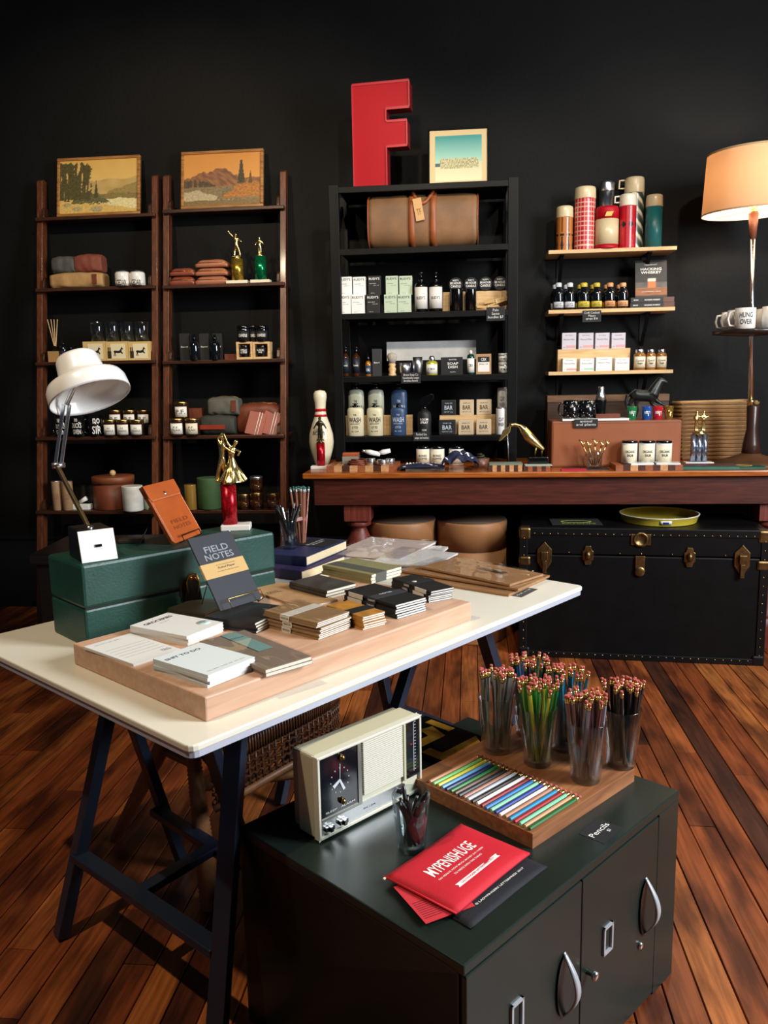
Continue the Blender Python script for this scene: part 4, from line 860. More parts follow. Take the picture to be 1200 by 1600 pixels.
# ------------------------------------------------------------------ wrapped paper goods at the far end of the white table
def packet(L, T, Rr, B, base, th, label, m_, group, seed, wrap=True, nm='paper_packet'):
    c, w_, d_, a = frame4(L, T, Rr, B, base+th); t = thing(nm, label, 'packet', (c.x, c.y, base), a, group)
    fz = lambda u, v: ((u-.5)*w_, (v-.5)*d_, th*(.85+.15*nz(u*2+seed, v*2)))
    m = MB().box(-w_/2, w_/2, -d_/2, d_/2, 0, th*.8); m.build('paper_sheet', m_, t, bevel=.001)
    if wrap:
        MB().grid(14, 10, lambda u, v: ((u-.5)*(w_+.02), (v-.5)*(d_+.02), th*.86+.002+.004*max(0, nz(u*7+seed, v*7))), th=0).build('clear_sleeve', MATS['thin_film'], t)
    return t, w_, d_
M_wp = mat('white_card_stock', '#e9e6e2', .6)
packet((556, 866), (600, 838), (672, 862), (622, 893), WZ, .012, 'white card set in a clear sleeve beneath the other white sets', M_wp, 'white sleeved card sets', 1)
packet((552, 856), (612, 832), (648, 852), (590, 880), WZ+.0135, .010, 'pinkish white card set in a clear sleeve on the white pile', mat('pinkish_card', '#e2cfc6', .6), 'white sleeved card sets', 2)
packet((600, 872), (650, 850), (697, 869), (652, 888), WZ+.0135, .008, 'bright white card set in a clear sleeve at the right of the pile', M_wp, 'white sleeved card sets', 3)
M_kr = mat('kraft_sleeve_paper', '#a5794f', .7, var=.12, scale=18)
for i, q in enumerate((((640, 892), (702, 868), (822, 912), (760, 935)), ((652, 884), (706, 866), (834, 905), (783, 926)), ((664, 882), (722, 868), (838, 898), (790, 914)))):
    t, w_, d_ = packet(*q, WZ+.0105*i+.0005, .009, ordn[i]+' brown kraft pack in a clear sleeve at the far table end', M_kr, 'kraft packs', 5+i)
MB().box(w_*.0, w_*.12, -d_*.25, d_*.05, .009, .0095).build('printed_emblem', mat('dark_brown_print', '#4a3a2c', .6), t)
c, w_, d_, a = frame4((797, 930), (822, 918), (840, 921), (814, 934), WZ); t = thing('price_card', 'small dark card lying by the kraft packs on the table end', 'card', (c.x, c.y, WZ), a)
MB().box(-w_/2, w_/2, -d_/2, d_/2, 0, .0008).build('card', mat('slate_card', '#4a4846', .6), t); txt(t, 'Kraft set $8', wht, (0, 0, .0011), .008, w_*.8, UPR)
# ------------------------------------------------------------------ rattan chair under the table
M_rat = mat('dark_rattan', '#5a3520', .4, var=.3, scale=60); M_rat2 = mat('light_rattan', '#8a5c38', .45, var=.2, scale=60)
cc = PZ(400, 1150, .40); cc = Vector((-.60, 2.12, 0)); ca = R(20)
t = thing('rattan_chair', 'dark woven rattan chair with wrapped legs beneath the white table', 'chair', cc, ca)
inv = (Matrix.Translation(cc) @ Matrix.Rotation(ca, 4, 'Z')).inverted()
def cw(px, py, Y): return inv @ PY(px, py, Y)
def wrapleg(a, b, r0_, r1_, nm='leg'):
    a = Vector(a); b = Vector(b); n = int((b-a).length/.011); pts = []; rr_ = []
    for i in range(n*2+1):
        f = i/(n*2); pts.append(a.lerp(b, f)); rr_.append((r0_+(r1_-r0_)*f)*(1.0 if i % 2 else .88))
    return MB().tube(pts, rr_, 10).build(nm, M_rat2, t)
# legs
lA0 = cw(262, 1150, 2.12); lA1 = inv @ PZ(180, 1312, .0); lB0 = cw(300, 1165, 1.98); lB1 = inv @ PZ(330, 1420, 0)
wrapleg(lA0, lA1, .026, .018); wrapleg(lB0, lB1, .020, .030)
wrapleg(lA0+Vector((.42, .16, 0)), lA1+Vector((.55, .26, 0)), .022, .016); wrapleg(lB0+Vector((.42, .0, 0)), lB1+Vector((.50, .06, 0)), .022, .016)
wrapleg(lA0+Vector((0, 0, -.05)), lB0+Vector((0, 0, -.05)), .014, .014, 'stretcher'); wrapleg(lB0+Vector((0, 0, -.12)), lB0+Vector((.42, 0, -.12)), .014, .014, 'stretcher')
# woven seat band: curved wall following the front rim
top = [cw(x, y, yy) for x, y, yy in ((330, 1192, 1.88), (380, 1165, 1.93), (430, 1138, 2.0), (480, 1112, 2.08), (515, 1092, 2.15), (528, 1080, 2.22))]
bot = [p+Vector((.0, .01, -.115)) for p in top]
def lerpl(Ls, f):
    f *= len(Ls)-1; i = min(int(f), len(Ls)-2); return Ls[i].lerp(Ls[i+1], f-i)
m = MB()
for i in range(60):
    f = i/59; p = lerpl(top, f); q = lerpl(bot, f)
    m.tube([p+Vector((0, .06, .012)), p+Vector((0, .03, .022)), p+Vector((0, 0, .016)), p+Vector((0, -.012, -.006)), p+Vector((0, 0, -.03))], .0042, 5)
m.build('wrapped_rim', M_rat, t)
m = MB()
for j in range(5):
    z = -.035-.018*j; pts = []
    for i in range(49):
        f = i/48; p = lerpl(top, f); pts.append(p+Vector((0, .006*(1 if (i+j) % 2 else -1), z)))
    m.tube(pts, .0052, 5)
for i in range(24):
    f = (i+.5)/24; p = lerpl(top, f); m.tube([p+Vector((0, 0, -.03)), p+Vector((0, 0, -.12))], .004, 5)
m.build('woven_panel', M_rat, t); 
MB().tube([p+Vector((0, 0, -.125)) for p in top], .012, 8).build('lower_rail', M_rat2, t)
seat = MB()
a_, b_, c_ = top[0], top[-1], Vector((-.0, .36, top[0].z-.02))
seat.grid(12, 12, lambda u, v: tuple((lerpl(top, u)+Vector((-.10*v, .36*v, -.02-.02*math.sin(3.14*u)*math.sin(3.14*v))))), smooth=True)
seat.build('seat', M_rat, t, solid=.012)
# ------------------------------------------------------------------ generic shop goods
def jar(name, label, cat, p0, p1, pt, Y, z, body, lid, lf=.18, lab=None, s=None, sm=ink, group=None, sh=0, lr=1.0, txh=.3, labz=(.12, .68), half=65, bold=.02, sw=1.0):
    cx, w_, h = EX(p0, p1, pt, Y, z); r = w_/2; t = thing(name, label, cat, (cx, Y, z), R(-cx*4), group); hb = h*(1-lf)
    MB().lathe([(r*.9, 0), (r, r*.12), (r, hb-r*(.1+sh)), (r*(1-sh), hb)], 28).build('body', body, t)
    if lid: MB().lathe([(r*lr*.98, hb), (r*lr, hb+.001), (r*lr, h-.002), (r*lr*.94, h), (0, h)], 28).build('lid', lid, t)
    if lab:
        q = MB().lathe([(r*1.012, hb*labz[0]), (r*1.012, hb*labz[1])], 18, cap=False, a0=R(-90-half), a1=R(-90+half)).build('paper_label', lab, t, solid=.0006)
        if s: txt(q, s, sm, (0, 0, hb*(labz[0]+labz[1])/2), hb*txh, r*1.35*sw, bend=r*1.012+.0012, bold=bold)
    elif s: txt(t, s, sm, (0, 0, hb*.5), hb*txh, r*1.35*sw, bend=r+.0008, bold=bold)
    return t
def carton(name, label, cat, p0, p1, pt, Y, z, dep, m, texts=(), group=None, rz=0, bevel=.0008):
    cx, w_, h = EX(p0, p1, pt, Y, z); t = thing(name, label, cat, (cx, Y+dep/2, z), rz, group)
    MB().box(-w_/2, w_/2, -dep/2, dep/2, 0, h).build('carton', m, t, bevel=bevel)
    for s, sm, fx, fz, fh, fw, bold in texts: txt(t, s, sm, (w_*(fx-.5), -dep/2-.0006, h*fz), h*fh, w_*fw, bold=bold)
    t['w'] = w_; t['h'] = h; return t
def bottle(name, label, cat, p0, p1, pt, Y, z, prof, body, caps, lab=None, s=None, sm=ink, group=None, labz=(.15, .5), txh=.25, sy=1, bold=.02):
    """prof: (r/half width, z/height) of the body; caps: list of (part name, profile, material)"""
    cx, w_, h = EX(p0, p1, pt, Y, z); r = w_/2; t = thing(name, label, cat, (cx, Y, z), 0, group)
    MB().lathe([(a*r, b_*h) for a, b_ in prof], 24, sy=sy).build('body', body, t)
    for nm, pf, m in caps: MB().lathe([(a*r, b_*h) for a, b_ in pf], 18).build(nm, m, t)
    if lab:
        q = MB().lathe([(r*1.012, labz[0]*h), (r*1.012, labz[1]*h)], 16, cap=False, a0=R(-158), a1=R(-22), sy=sy).build('paper_label', lab, t, solid=.0006)
        if s: txt(q, s, sm, (0, 0 if sy == 1 else r*(1.012-sy*1.012)-.0008, h*(labz[0]+labz[1])/2), (labz[1]-labz[0])*h*txh, r*1.3, bend=r*1.012+.0012, bold=bold)
    return t
def signcard(label, p0, p1, y0, y1, Y, s, tilt=0, th=.5):
    z = PY((p0+p1)/2, y1, Y).z; cx, w_, h = EX(p0, p1, y0, Y, z); t = thing('price_card', label, 'card', (cx, Y, z), 0)
    MB().box(-w_/2, w_/2, -.0015, 0, 0, h).build('card', M_card, t); txt(t, s, wht, (0, -.002, h*.52), h*.74, w_*.82, bold=-.008); return t
def riser(label, p0, p1, pt, Y, z, dep, m=None):
    cx, w_, h = EX(p0, p1, pt, Y, z); one(MB().box(-w_/2, w_/2, 0, dep, 0, h), 'wooden_riser', label, 'riser', m or M_ply, (cx, Y, z), bevel=.0015); return z+h
# ------------------------------------------------------------------ paintings and framed photo
def picture(nx, ny, w_, h, fn): return MB().grid(nx, ny, lambda u, v: ((u-.5)*w_, 0, v*h), smooth=False, cf=fn)
def framed(name, label, tl_, tr_, br_, bl_, Yb, zb, lean, fw_, fmat, fn, res, mat2=None, inner=None, dep=.022):
    x0 = XX(bl_[0], Yb, zb); x1 = XX(br_[0], Yb, zb); w_ = x1-x0; h0 = PY((tl_[0]+tr_[0])/2, (tl_[1]+tr_[1])/2, Yb+lean*.9).z-zb; h = math.hypot(h0, lean)
    t = thing(name, label, 'picture', ((x0+x1)/2, Yb, zb), 0); ang = math.atan2(lean, h0); t.rotation_euler = (-ang, 0, 0)
    for a in ((-w_/2, w_/2, 0, fw_), (-w_/2, w_/2, h-fw_, h), (-w_/2, -w_/2+fw_, fw_, h-fw_), (w_/2-fw_, w_/2, fw_, h-fw_)):
        MB().box(a[0], a[1], 0, dep, a[2], a[3]).build('frame_rail', fmat, t, bevel=.004)
    g_ = fw_
    if mat2:
        MB().box(-w_/2+fw_, w_/2-fw_, dep*.35, dep*.6, fw_, h-fw_).build('mat_board', mat2, t); g_ = fw_+inner
    o = picture(res[0], res[1], w_-2*g_, h-2*g_, fn).build('painting' if not mat2 else 'photo_print', vcol('print', .5), t, loc=(0, dep*.32, g_))
    MB().box(-w_/2+fw_, w_/2-fw_, dep*.7, dep*.8, fw_, h-fw_).build('backing', M_kraft, t); return t
C = rgb
def paint1(u, v):
    n = nz(u*8, v*8, 1)*.5; f = nz(u*40, v*40, 2)
    c = mixc(C('#e2c47a'), C('#cfa352'), v+.2*n)
    if v < .62+.12*nz(u*3, 5)+.12*max(0, u-.5): c = mixc(C('#c9a868'), C('#a98c50'), .5+n)
    if u > .62 and v < .40+.42*(u-.62)+.05*nz(u*12, 1): c = mixc(C('#8a7440'), C('#9d854c'), .5+f)
    if v < .36+.04*n: c = mixc(C('#6d5f33'), C('#8f7c46'), .5+f)
    if v < .27-.12*abs(u-.75)+.05*n-.5*max(0, .52-u) and u > .3: c = mixc(C('#e6d9a4'), C('#cdbb80'), .5+f)
    if v < .30-.25*u+.04*n: c = mixc(C('#c29a4e'), C('#dab968'), .5+f)
    if .18+.06*f < v < .36+.08*n-.9*(u-.4)**2*3 and .15 < u < .68: c = mixc(C('#4d4a2c'), C('#6f6a40'), .5+f)
    tops = .97-.15*abs(nz(u*14, 9))
    if u < .40+.05*nz(v*9, 3)+.03*f and .25+.05*f < v < tops and (nz(u*26, v*3, 4)+.3*f > -.34): c = mixc(C('#3c371d'), C('#5e552c'), .5+f*.8)
    if abs(u-.47) < .03*(.62-v)*3 and .28 < v < .62: c = C('#4a4426')
    for a, b_, r_ in ((.22, .08, .07), (.48, .07, .09), (.1, .16, .06)):
        if ((u-a)/1.5)**2+(v-b_)**2 < (r_*.6)**2: c = mixc(C('#b8a978'), C('#8d7f58'), .5+f)
    return c
def paint2(u, v):
    n = nz(u*8, v*8, 7)*.5; f = nz(u*40, v*40, 8)
    c = mixc(C('#d89c4e'), C('#c9853a'), v+.2*n)
    ridge = .52+.16*max(0, 1-abs(u-.42)*4.2)+.12*max(0, 1-abs(u-.56)*5)+.10*max(0, 1-abs(u-.2)*5)+.05*nz(u*18, 3)
    if v < ridge: c = mixc(C('#6a452f'), C('#96643c'), .5+nz(u*20+v*14, v*10, 5)*1.2)
    if v < .50+.05*nz(u*24, 3)-.6*max(0, u-.22) and u < .42 and nz(u*30, v*3, 2)+.3*f > -.4: c = mixc(C('#3f3321'), C('#544430'), .5+f)
    if v < .36+.05*n: c = mixc(C('#6a5a3c'), C('#8a7750'), .5+f)
    if v < .27+.08*n-.35*max(0, u-.2): c = mixc(C('#c2b08a'), C('#9a8a68'), .5+f)
    if .10+.05*f < v < .38+.1*n-1.6*abs(u-.58): c = mixc(C('#5c5038'), C('#7e6f4e'), .5+f)
    if v < .10+.03*n: c = mixc(C('#6b5632'), C('#82683c'), .5+f)
    if abs(u-.75) < .012+.10*(.86-v)*.9*(1 if nz(v*30, 2) > -.2 else .6) and .42 < v < .86: c = mixc(C('#2f2a1a'), C('#463d26'), .5+f)
    if .14+.05*f < v < .50-.9*abs(u-.86)+.14*n: c = mixc(C('#8c5420'), C('#b87a30'), .5+f)
    if abs(u-.87) < .04*(.66-v)*3 and .4 < v < .66: c = C('#5a4426')
    return c
def photo(u, v):
    c = mixc(C('#9fcdb8'), C('#3f958e'), (v-.45)*2) if v > .42 else mixc(C('#e4dab0'), C('#cfc79a'), v*2)
    if .32 < v < .40 and u < .12: c = C('#3c5a5c')
    if .28 < v < .50+.03*nz(u*60, 1) and .1 < u < .93:
        f = nz(u*70, v*26, 3); c = mixc(C('#7d7850'), C('#dcd2a0'), .5+f*1.3)
    return c
M_frame = wood('gilt_wood_frame', '#7a4c22', '#b07c42', .4)
for (tlp, trp, brp, blp, lz, fn, lb) in (((94, 246), (221, 241), (218, 331), (88, 333), l1[0], paint1, 'framed landscape painting of pine trees beside a stream'), ((288, 236), (415, 231), (411, 322), (282, 327), l2[0], paint2, 'framed landscape painting of orange mountain peaks')):
    framed('framed_painting', lb, tlp, trp, brp, blp, lady(lz)-.022, lz, .06, .017, M_frame, fn, (130, 90))
framed('framed_photo', 'pale framed group photograph on top of the black shelf unit', (669, 201), (762, 197), (764, 276), (669, 279), CY+.12, cz[0], .045, .008, M_black, photo, (90, 64), mat('blond_frame', '#d8bd8a', .5), .028)
# ------------------------------------------------------------------ red letter F
fx0 = XX(554, CY+.06, cz[0]); fz0 = cz[0]; ft = PY(600, 131, CY+.06).z-fz0; fX = lambda p: XX(p, CY+.06, fz0+ft*.6)-fx0
t = thing('letter_sign', 'big red metal letter F standing on the black shelf unit', 'sign', (fx0, CY+.06, fz0), R(-6)); fX0 = 0
fw1 = XX(606, CY+.06, fz0)-fx0; W1 = fX(641); W2 = fX(637); zt_ = ft
zA = PY(600, 172, CY+.06).z-fz0; zB = PY(600, 192, CY+.06).z-fz0; zC = PY(600, 231, CY+.06).z-fz0
FP = [(0, 0), (fw1, 0), (fw1, zC), (W2, zC), (W2, zB), (fw1, zB), (fw1, zA), (W1, zA), (W1, zt_), (0, zt_)]
M_fr = mat('red_enamel_face', '#b0051a', .55, spec=.3); M_frd = mat('shaded_red_return', '#6e0a14', .5)  # second, darker red: shade on the letter's sides put into the colour
MB().prism(FP, .004, .09, axis='y').build('letter_return', M_frd, t)
MB().prism([(x*.99+.001, z*.994+.002) for x, z in FP], -.002, .006, axis='y').build('letter_face', M_fr, t)
m = MB()
for i in range(len(FP)):
    a, b_ = FP[i], FP[(i+1) % len(FP)]; m.beam((a[0], -.003, a[1]), (b_[0], -.003, b_[1]), .006, .012)
m.build('trim_edge', mat('bright_red_edge', '#b8202f', .35), t)
# ------------------------------------------------------------------ duffel bag
dz = cz[1]; cx, w_, h = EX(578, 746, 302, CY+.10, dz)
t = thing('duffel_bag', 'worn brown canvas duffel bag with leather handles on the black shelf', 'bag', (cx, CY+.15, dz), 0)
M_duf = mat('worn_brown_canvas', '#7a5738', .6, var=.3, scale=7, bump=.15, bscale=120); M_dufl = mat('bag_leather', '#8e4a22', .5, var=.15, scale=20)
def duf(u, v):
    a = 2*math.pi*v; x = (u-.5)*w_; k = 1-.06*(2*u-1)**4; y = .12*math.copysign(abs(math.cos(a))**.75, math.cos(a)); z = h/2+h/2*k*math.copysign(abs(math.sin(a))**.6, math.sin(a))
    return (x+.004*nz(u*3, v*6), y, max(0, z)+.004*nz(u*5, v*5, 2)*(1 if z > .01 else 0))
m = MB().grid(24, 32, duf)
for s in (0, 1):
    n0 = len(m.v); pts = [duf(s, j/32) for j in range(32)]; m.v += [(p[0]+(.012 if s else -.012)*0, p[1], p[2]) for p in pts]; m.f.append(tuple(range(n0, n0+32))); m.m.append(0); m.sm.append(False)
m.build('bag_body', M_duf, t)
for s in (0, 1): MB().tube([duf(s, j/32) for j in range(32)], .004, 6, closed=True).build('end_piping', M_dufl, t)
for fx in (.405, .60):
    def stp(u, v):
        x, y, q = duf(fx+(u-.5)*.032/w_, .27+.46*v); return (x, y-.006, q+.003)
    MB().grid(2, 22, stp).build('strap', M_dufl, t, solid=.004)
xa, xb = -.095*w_, .10*w_; pts = [(xa+(xb-xa)*i/14, -.09-.03*math.sin(math.pi*i/14), h*1.0-.062*math.sin(math.pi*i/14)) for i in range(15)]
MB().tube(pts, .009, 8).build('handle', M_dufl, t); MB().tube([(x, .10, z+.01) for x, y, z in pts], .009, 8).build('handle', M_dufl, t)
q = MB().box(-.022, .022, -.003, 0, -.055, .055).build('luggage_tag', mat('tag_leather', '#c79a63', .6), t, loc=(xa+.035, -.132, h*.66), rot=(0, R(-10), 0), bevel=.002); txt(q, 'TF', mat('tag_stamp', '#7a4f28', .6), (0, -.0036, -.012), .03, .022)
# ------------------------------------------------------------------ black shelf, third board
z = cz[2]; Yf = CY+.035; Yr = CY+.10
M_rw = mat('white_carton', '#e9e9e6', .55); M_rb = mat('black_carton', '#161617', .55); M_rg = mat('sage_carton', '#b7c6ae', .55)
def rud(p0, p1, pt, Y, zz, m, lb, inkm):
    t = carton('cosmetic_box', lb, 'box', p0, p1, pt, Y, zz, .05, m, [("RUDY'S", inkm, .48, .85, .13, .82, .012), ('SHAVE CREAM', inkm, .36, .60, .04, .5, 0), ('3.4 FL OZ', inkm, .62, .50, .035, .4, 0), ('100 ML', inkm, .35, .10, .03, .3, 0)], 'stacked cosmetic boxes'); return t
for (a, b_, m, k, im) in ((528, 548.5, M_rw, 'white box at the far left', ink), (549.5, 570, M_rw, 'white box second from left', ink), (573, 594, M_rb, 'black box', wht), (600.5, 620.5, M_rg, 'sage box left of its twin', ink), (621.5, 642.5, M_rg, 'sage box at the right end', ink)):
    t = rud(a, b_, 460, Yf, z, m, 'lower row cosmetic '+k, im); h1 = t['h']
    rud(a+2.5, b_+1.5, 432.5 if m is M_rw else 431, Yf+.03, z+h1, m, 'upper row cosmetic '+k, im)
M_pal = mat('pale_bottle_label', '#d9d6d0', .6)
for (a, b_, k) in ((648, 669, 'left'), (670.5, 692, 'right')):
    t = bottle('dropper_bottle', k+' black pump bottle with pale label beside the sage boxes', 'bottle', a, b_, 423, Yf+.02, z, [(.9, 0), (1, .03), (1, .62), (.9, .68), (.35, .74)], M_gloss, [('neck', [(.34, .72), (.36, .80), (.16, .82), (.14, .92), (.3, .925), (.3, .96), (.08, 1)], M_gloss)], M_pal, "RUDY'S", ink, 'black pump bottles', (.08, .60), .14)
rz_ = riser('small pine riser under the round black candle tins', 691, 799, 455, Yf+.045, z, .07)
for (cx_, k) in ((712, 'first'), (736, 'second'), (758.5, 'third'), (781, 'rightmost')):
    x = XX(cx_, Yf+.05, rz_); r = (XX(cx_+11, Yf+.05, rz_)-XX(cx_-11, Yf+.05, rz_))/2
    t = thing('candle_tin', k+' round black candle tin standing on edge along the pine riser', 'tin', (x, Yf+.055, rz_), 0, 'round candle tins')
    MB().lathe([(r*.94, 0), (r, .003), (r, .02), (r*.94, .023)], 28, mx=Matrix.Translation((0, .006, r)) @ Matrix.Rotation(R(90), 4, 'X')).build('tin', mat('matte_black_tin', '#111112', .4), t)
    txt(t, "RUDY'S", wht, (0, -.0185, r*1.55), r*.22, r*.8, bold=.02); txt(t, '80 HOUR\nCANDLE', wht, (0, -.0185, r*.95), r*.75, r*1.5, bold=.02)
for (a, b_, k) in ((702.5, 723.5, 'left'), (727, 744.5, 'right')):
    jar('candle', k+' glossy black tumbler candle in front of the pine riser', 'candle', a, b_, 452, Yf, z, M_gloss, None, 0, group='black tumbler candles')
M_palo = wood('palo_santo', '#b98a4a', '#d8b074', .6)
for (cx_, cy, k, an) in ((762, 480, 'lower', .06), (775, 468, 'upper', -.22)):
    p = PY(cx_, cy, Yf+.015); t = thing('stick_bundle', k+' string-tied bundle of palo santo sticks before the riser', 'sticks', (p.x, Yf+.018, p.z), 0, 'palo santo bundles'); t.rotation_euler = (0, an, 0); rs = random.Random(cx_)
    if k == 'lower': t.location.z = z+.012
    else: t.location.z = z+.045
    for i in range(6): MB().cb((0, 0, 0), (.11+.01*rs.random(), .008, .008)).build('stick', M_palo, t, loc=(rs.uniform(-.006, .006), (i % 2)*.009-.004, (i//2)*.009-.009), rot=(0, rs.uniform(-.12, .12), rs.uniform(-.08, .08)))
    MB().tube([(0, .014*math.cos(a), .018*math.sin(a)) for a in [R(q) for q in range(0, 360, 30)]], .0014, 5, closed=True).build('string', M_cream, t)
signcard('grey chalk card hanging under the palo santo bundles', 760, 789, 480, 501, CY-.006, 'Palo\nSanto\nbundles $7')
# ------------------------------------------------------------------ black shelf, fourth board
z = cz[3]; M_lab_d = mat('dark_navy_label', '#1b2230', .5)
BP = [(.9, 0), (1, .03), (1, .60), (.85, .68), (.35, .74), (.33, .8)]
for (a, b_, k) in ((535, 546.5, 'first'), (551.5, 563, 'second')):
    bottle('spray_bottle', k+' amber spray bottle from the left end of the fourth board', 'bottle', a, b_, 541, Yf+.02, z, BP, M_amber, [('spray_head', [(.4, .78), (.45, .86), (.3, .9), (.6, .93), (.55, 1)], M_gloss)], M_lab_d, 'Brothers', wht, 'amber spray bottles', (.12, .62), .12)
bottle('oil_bottle', 'small amber oil bottle with blue label and tall black cap', 'bottle', 571, 580.5, 546, Yf+.02, z, [(.9, 0), (1, .03), (1, .45), (.8, .53), (.42, .58)], mat('honey_glass', '#9a5c14', .12, coat=.4), [('cap', [(.5, .56), (.5, .72), (.42, .73), (.4, 1)], M_gloss)], mat('blue_label', '#24405c', .5), 'OIL', wht, None, (.08, .40), .3)
carton('black_box', 'narrow black box beside the shaving brush', 'box', 582, 596, 545, Yf+.01, z, .045, mat('charcoal_carton', '#2a2a2c', .6), [('Beard', wht, .5, .5, .06, .6, 0)])
cx, w_, h = EX(605, 621, 551, Yf+.01, z); r = w_/2
t = thing('shaving_brush', 'shaving brush with grey bristles and wooden handle', 'brush', (cx, Yf+.01, z)); MB().lathe([(r*.75, 0), (r*.8, h*.04), (r*.6, h*.16), (r*.78, h*.3), (r*.55, h*.40), (r*.72, h*.48), (r*.6, h*.54)], 20).build('handle', M_ply, t)
MB().lathe([(r*.6, h*.54), (r*.9, h*.72), (r, h*.86), (r*.7, h*.97), (0, h)], 20).build('bristles', mat('badger_bristle', '#a89f92', .9, var=.4, scale=60, stretch=(6, 6, .6)), t)
x0 = XX(605, Yr+.12, z); x1 = XX(744, Yr+.12, z); hz = PY(670, 533, Yr+.12).z-z
one(MB().box(x0, x1, 0, .02, hz*.45, hz).box(x0+.02, x1-.02, .002, .02, 0, hz*.45, 1), 'painted_board', 'weathered white painted plank leaning behind the soap goods', 'board', [mat('chipped_white_paint', '#b9b8b4', .6, var=.12, scale=14), M_black], (0, Yr+.12, z))
for (a, b_, pt, k) in ((624, 642, 567, 'low wide steel bowl'), (645, 660.5, 558, 'taller steel cup')):
    cx, w_, h = EX(a, b_, pt, Yf+.02, z); r = w_/2; one(MB().lathe([(r*.6, 0), (r*.9, h*.12), (r, h*.5), (r, h), (r*.95, h), (r*.93, h*.5), (r*.8, h*.15), (0, h*.1)], 28, cap=False), 'steel_bowl' if 'bowl' in k else 'steel_cup', k+' next to the shaving brush', 'bowl' if 'bowl' in k else 'cup', M_steel, (cx, Yf+.02, z))
bottle('oil_bottle', 'yellow oil bottle with white label and silver cap', 'bottle', 666, 684, 556, Yf+.015, z, [(.95, 0), (1, .03), (1, .62), (.8, .7), (.4, .74)], mat('olive_oil_glass', '#a8a028', .1, coat=.5), [('cap', [(.5, .74), (.55, .77), (.5, .92), (.3, 1)], M_steel)], M_paper, 'CBX', ink, None, (.08, .56), .22)
carton('soap_dish_box', 'black soap dish carton with white lettering', 'box', 689, 723, 558, Yf, z, .05, M_rb, [('BAXTER', wht, .55, .86, .06, .35, 0), ('SOAP\nDISH', wht, .55, .54, .34, .5, .03), ('SLATS', wht, .55, .16, .05, .25, 0)])
bottle('tonic_bottle', 'green glass bottle with white label beside the kraft box', 'bottle', 729.5, 741.5, 547, Yf+.01, z, [(.95, 0), (1, .03), (1, .72), (.85, .8), (.4, .84)], mat('green_glass', '#12352a', .1, coat=.5), [('cap', [(.42, .84), (.42, .94), (.2, 1)], M_paper)], M_paper, 'CBX', ink, None, (.08, .66), .2)
t = carton('kraft_box', 'kraft box with white and black label on the fourth board', 'box', 744, 767.5, 553, Yf, z, .06, M_kraft); ww, hh = t['w'], t['h']
MB().box(-ww*.38, ww*.38, -.0315, -.030, hh*.12, hh*.60).build('label', M_paper, t); MB().box(-ww*.38, ww*.38, -.0315, -.030, hh*.60, hh*.86).build('label_band', ink, t); txt(t, 'CBX', wht, (0, -.032, hh*.73), hh*.15, ww*.35, bold=.03); txt(t, 'BEARD OIL', ink, (0, -.032, hh*.50), hh*.07, ww*.6)
zz = z
for k, pt in (('lower', 566), ('upper', 552)):
    t = jar('balm_tin', k+' round silver tin of the pair at the right end', 'tin', 778.5, 799.5, pt, Yf+.02, zz, M_steel, mat('white_tin_lid', '#d6d6d2', .4), .25, M_paper, 'POMADE', ink, 'stacked silver tins', labz=(.1, .9), txh=.3); zz = PY(789, pt, Yf+.02).z
signcard('black chalk card under the steel bowls', 627, 657.5, 582, 599, CY-.006, 'Brave Soap Co\nhandmade soaps\nbrushes bowls')
# ------------------------------------------------------------------ black shelf, fifth board
z = cz[4]
riser('pine riser behind the wash bottles', 538, 645, 649, Yf+.045, z, .035); zr2 = PY(590, 640, Yf+.06).z
WP = [(.9, 0), (1, .025), (1, .74), (.97, .81), (.85, .855), (.34, .88)]
def wash(p0, p1, pt, Y, zz, m, lb, tm, s):
    t = bottle('wash_bottle', lb, 'bottle', p0, p1, pt, Y, zz, WP, m, [('pump_collar', [(.36, .875), (.36, .93), (.2, .94), (.18, .965), (.36, .97), (.36, .995), (.05, 1)], M_gloss)], group='body wash bottles', sy=.62)
    cx, w_, h = EX(p0, p1, pt, Y, zz); 
    [txt(t, q, tm, (0, -.001, h*zq), h*hq, w_*wq, bend=w_/2+.0005, bold=.012, sy=.62) for q, zq, hq, wq in ((s, .50, .15, .80), ('THE', .65, .05, .2), ('BATH & BODY', .38, .035, .6), ('(12)', .27, .09, .35), ('FL OZ', .15, .035, .45))]
M_wc = mat('cream_bottle', '#cfc8a8', .4); M_wg = mat('grey_green_bottle', '#a3a694', .4); M_wb = mat('slate_blue_bottle', '#2f4668', .4); M_bl = mat('pale_blue_print', '#b9c6d4', .6)
for (a, b_, m, k, tm, s) in ((545.5, 570, M_wg, 'grey-green wash bottle at the left of the rear row', ink, 'WASH'), (576.5, 601, M_wg, 'grey-green wash bottle in the middle of the rear row', ink, 'WASH'), (612, 637, M_wb, 'blue wash bottle in the rear row', M_bl, 'WASH')): wash(a, b_, 598, Yf+.066, z+.025 if False else z, m, k, tm, s)
for (a, b_, m, k, tm, s) in ((543.5, 569, M_wc, 'cream wash bottle at the left of the front row', ink, 'WASH'), (574, 599, M_wc, 'cream wash bottle in the middle of the front row', ink, 'WASH'), (611, 635, M_wb, 'blue wash bottle in the front row', M_bl, 'WASH')): wash(a, b_, 630, Yf, z, m, k, tm, s)
t = bottle('room_spray', 'black room spray bottle with trigger head and white lettering', 'bottle', 653, 674, 616, Yf-.005, z, [(.95, 0), (1, .02), (1, .50), (.9, .56), (.35, .64)], M_rb, [('collar', [(.36, .62), (.36, .72)], M_gloss)])
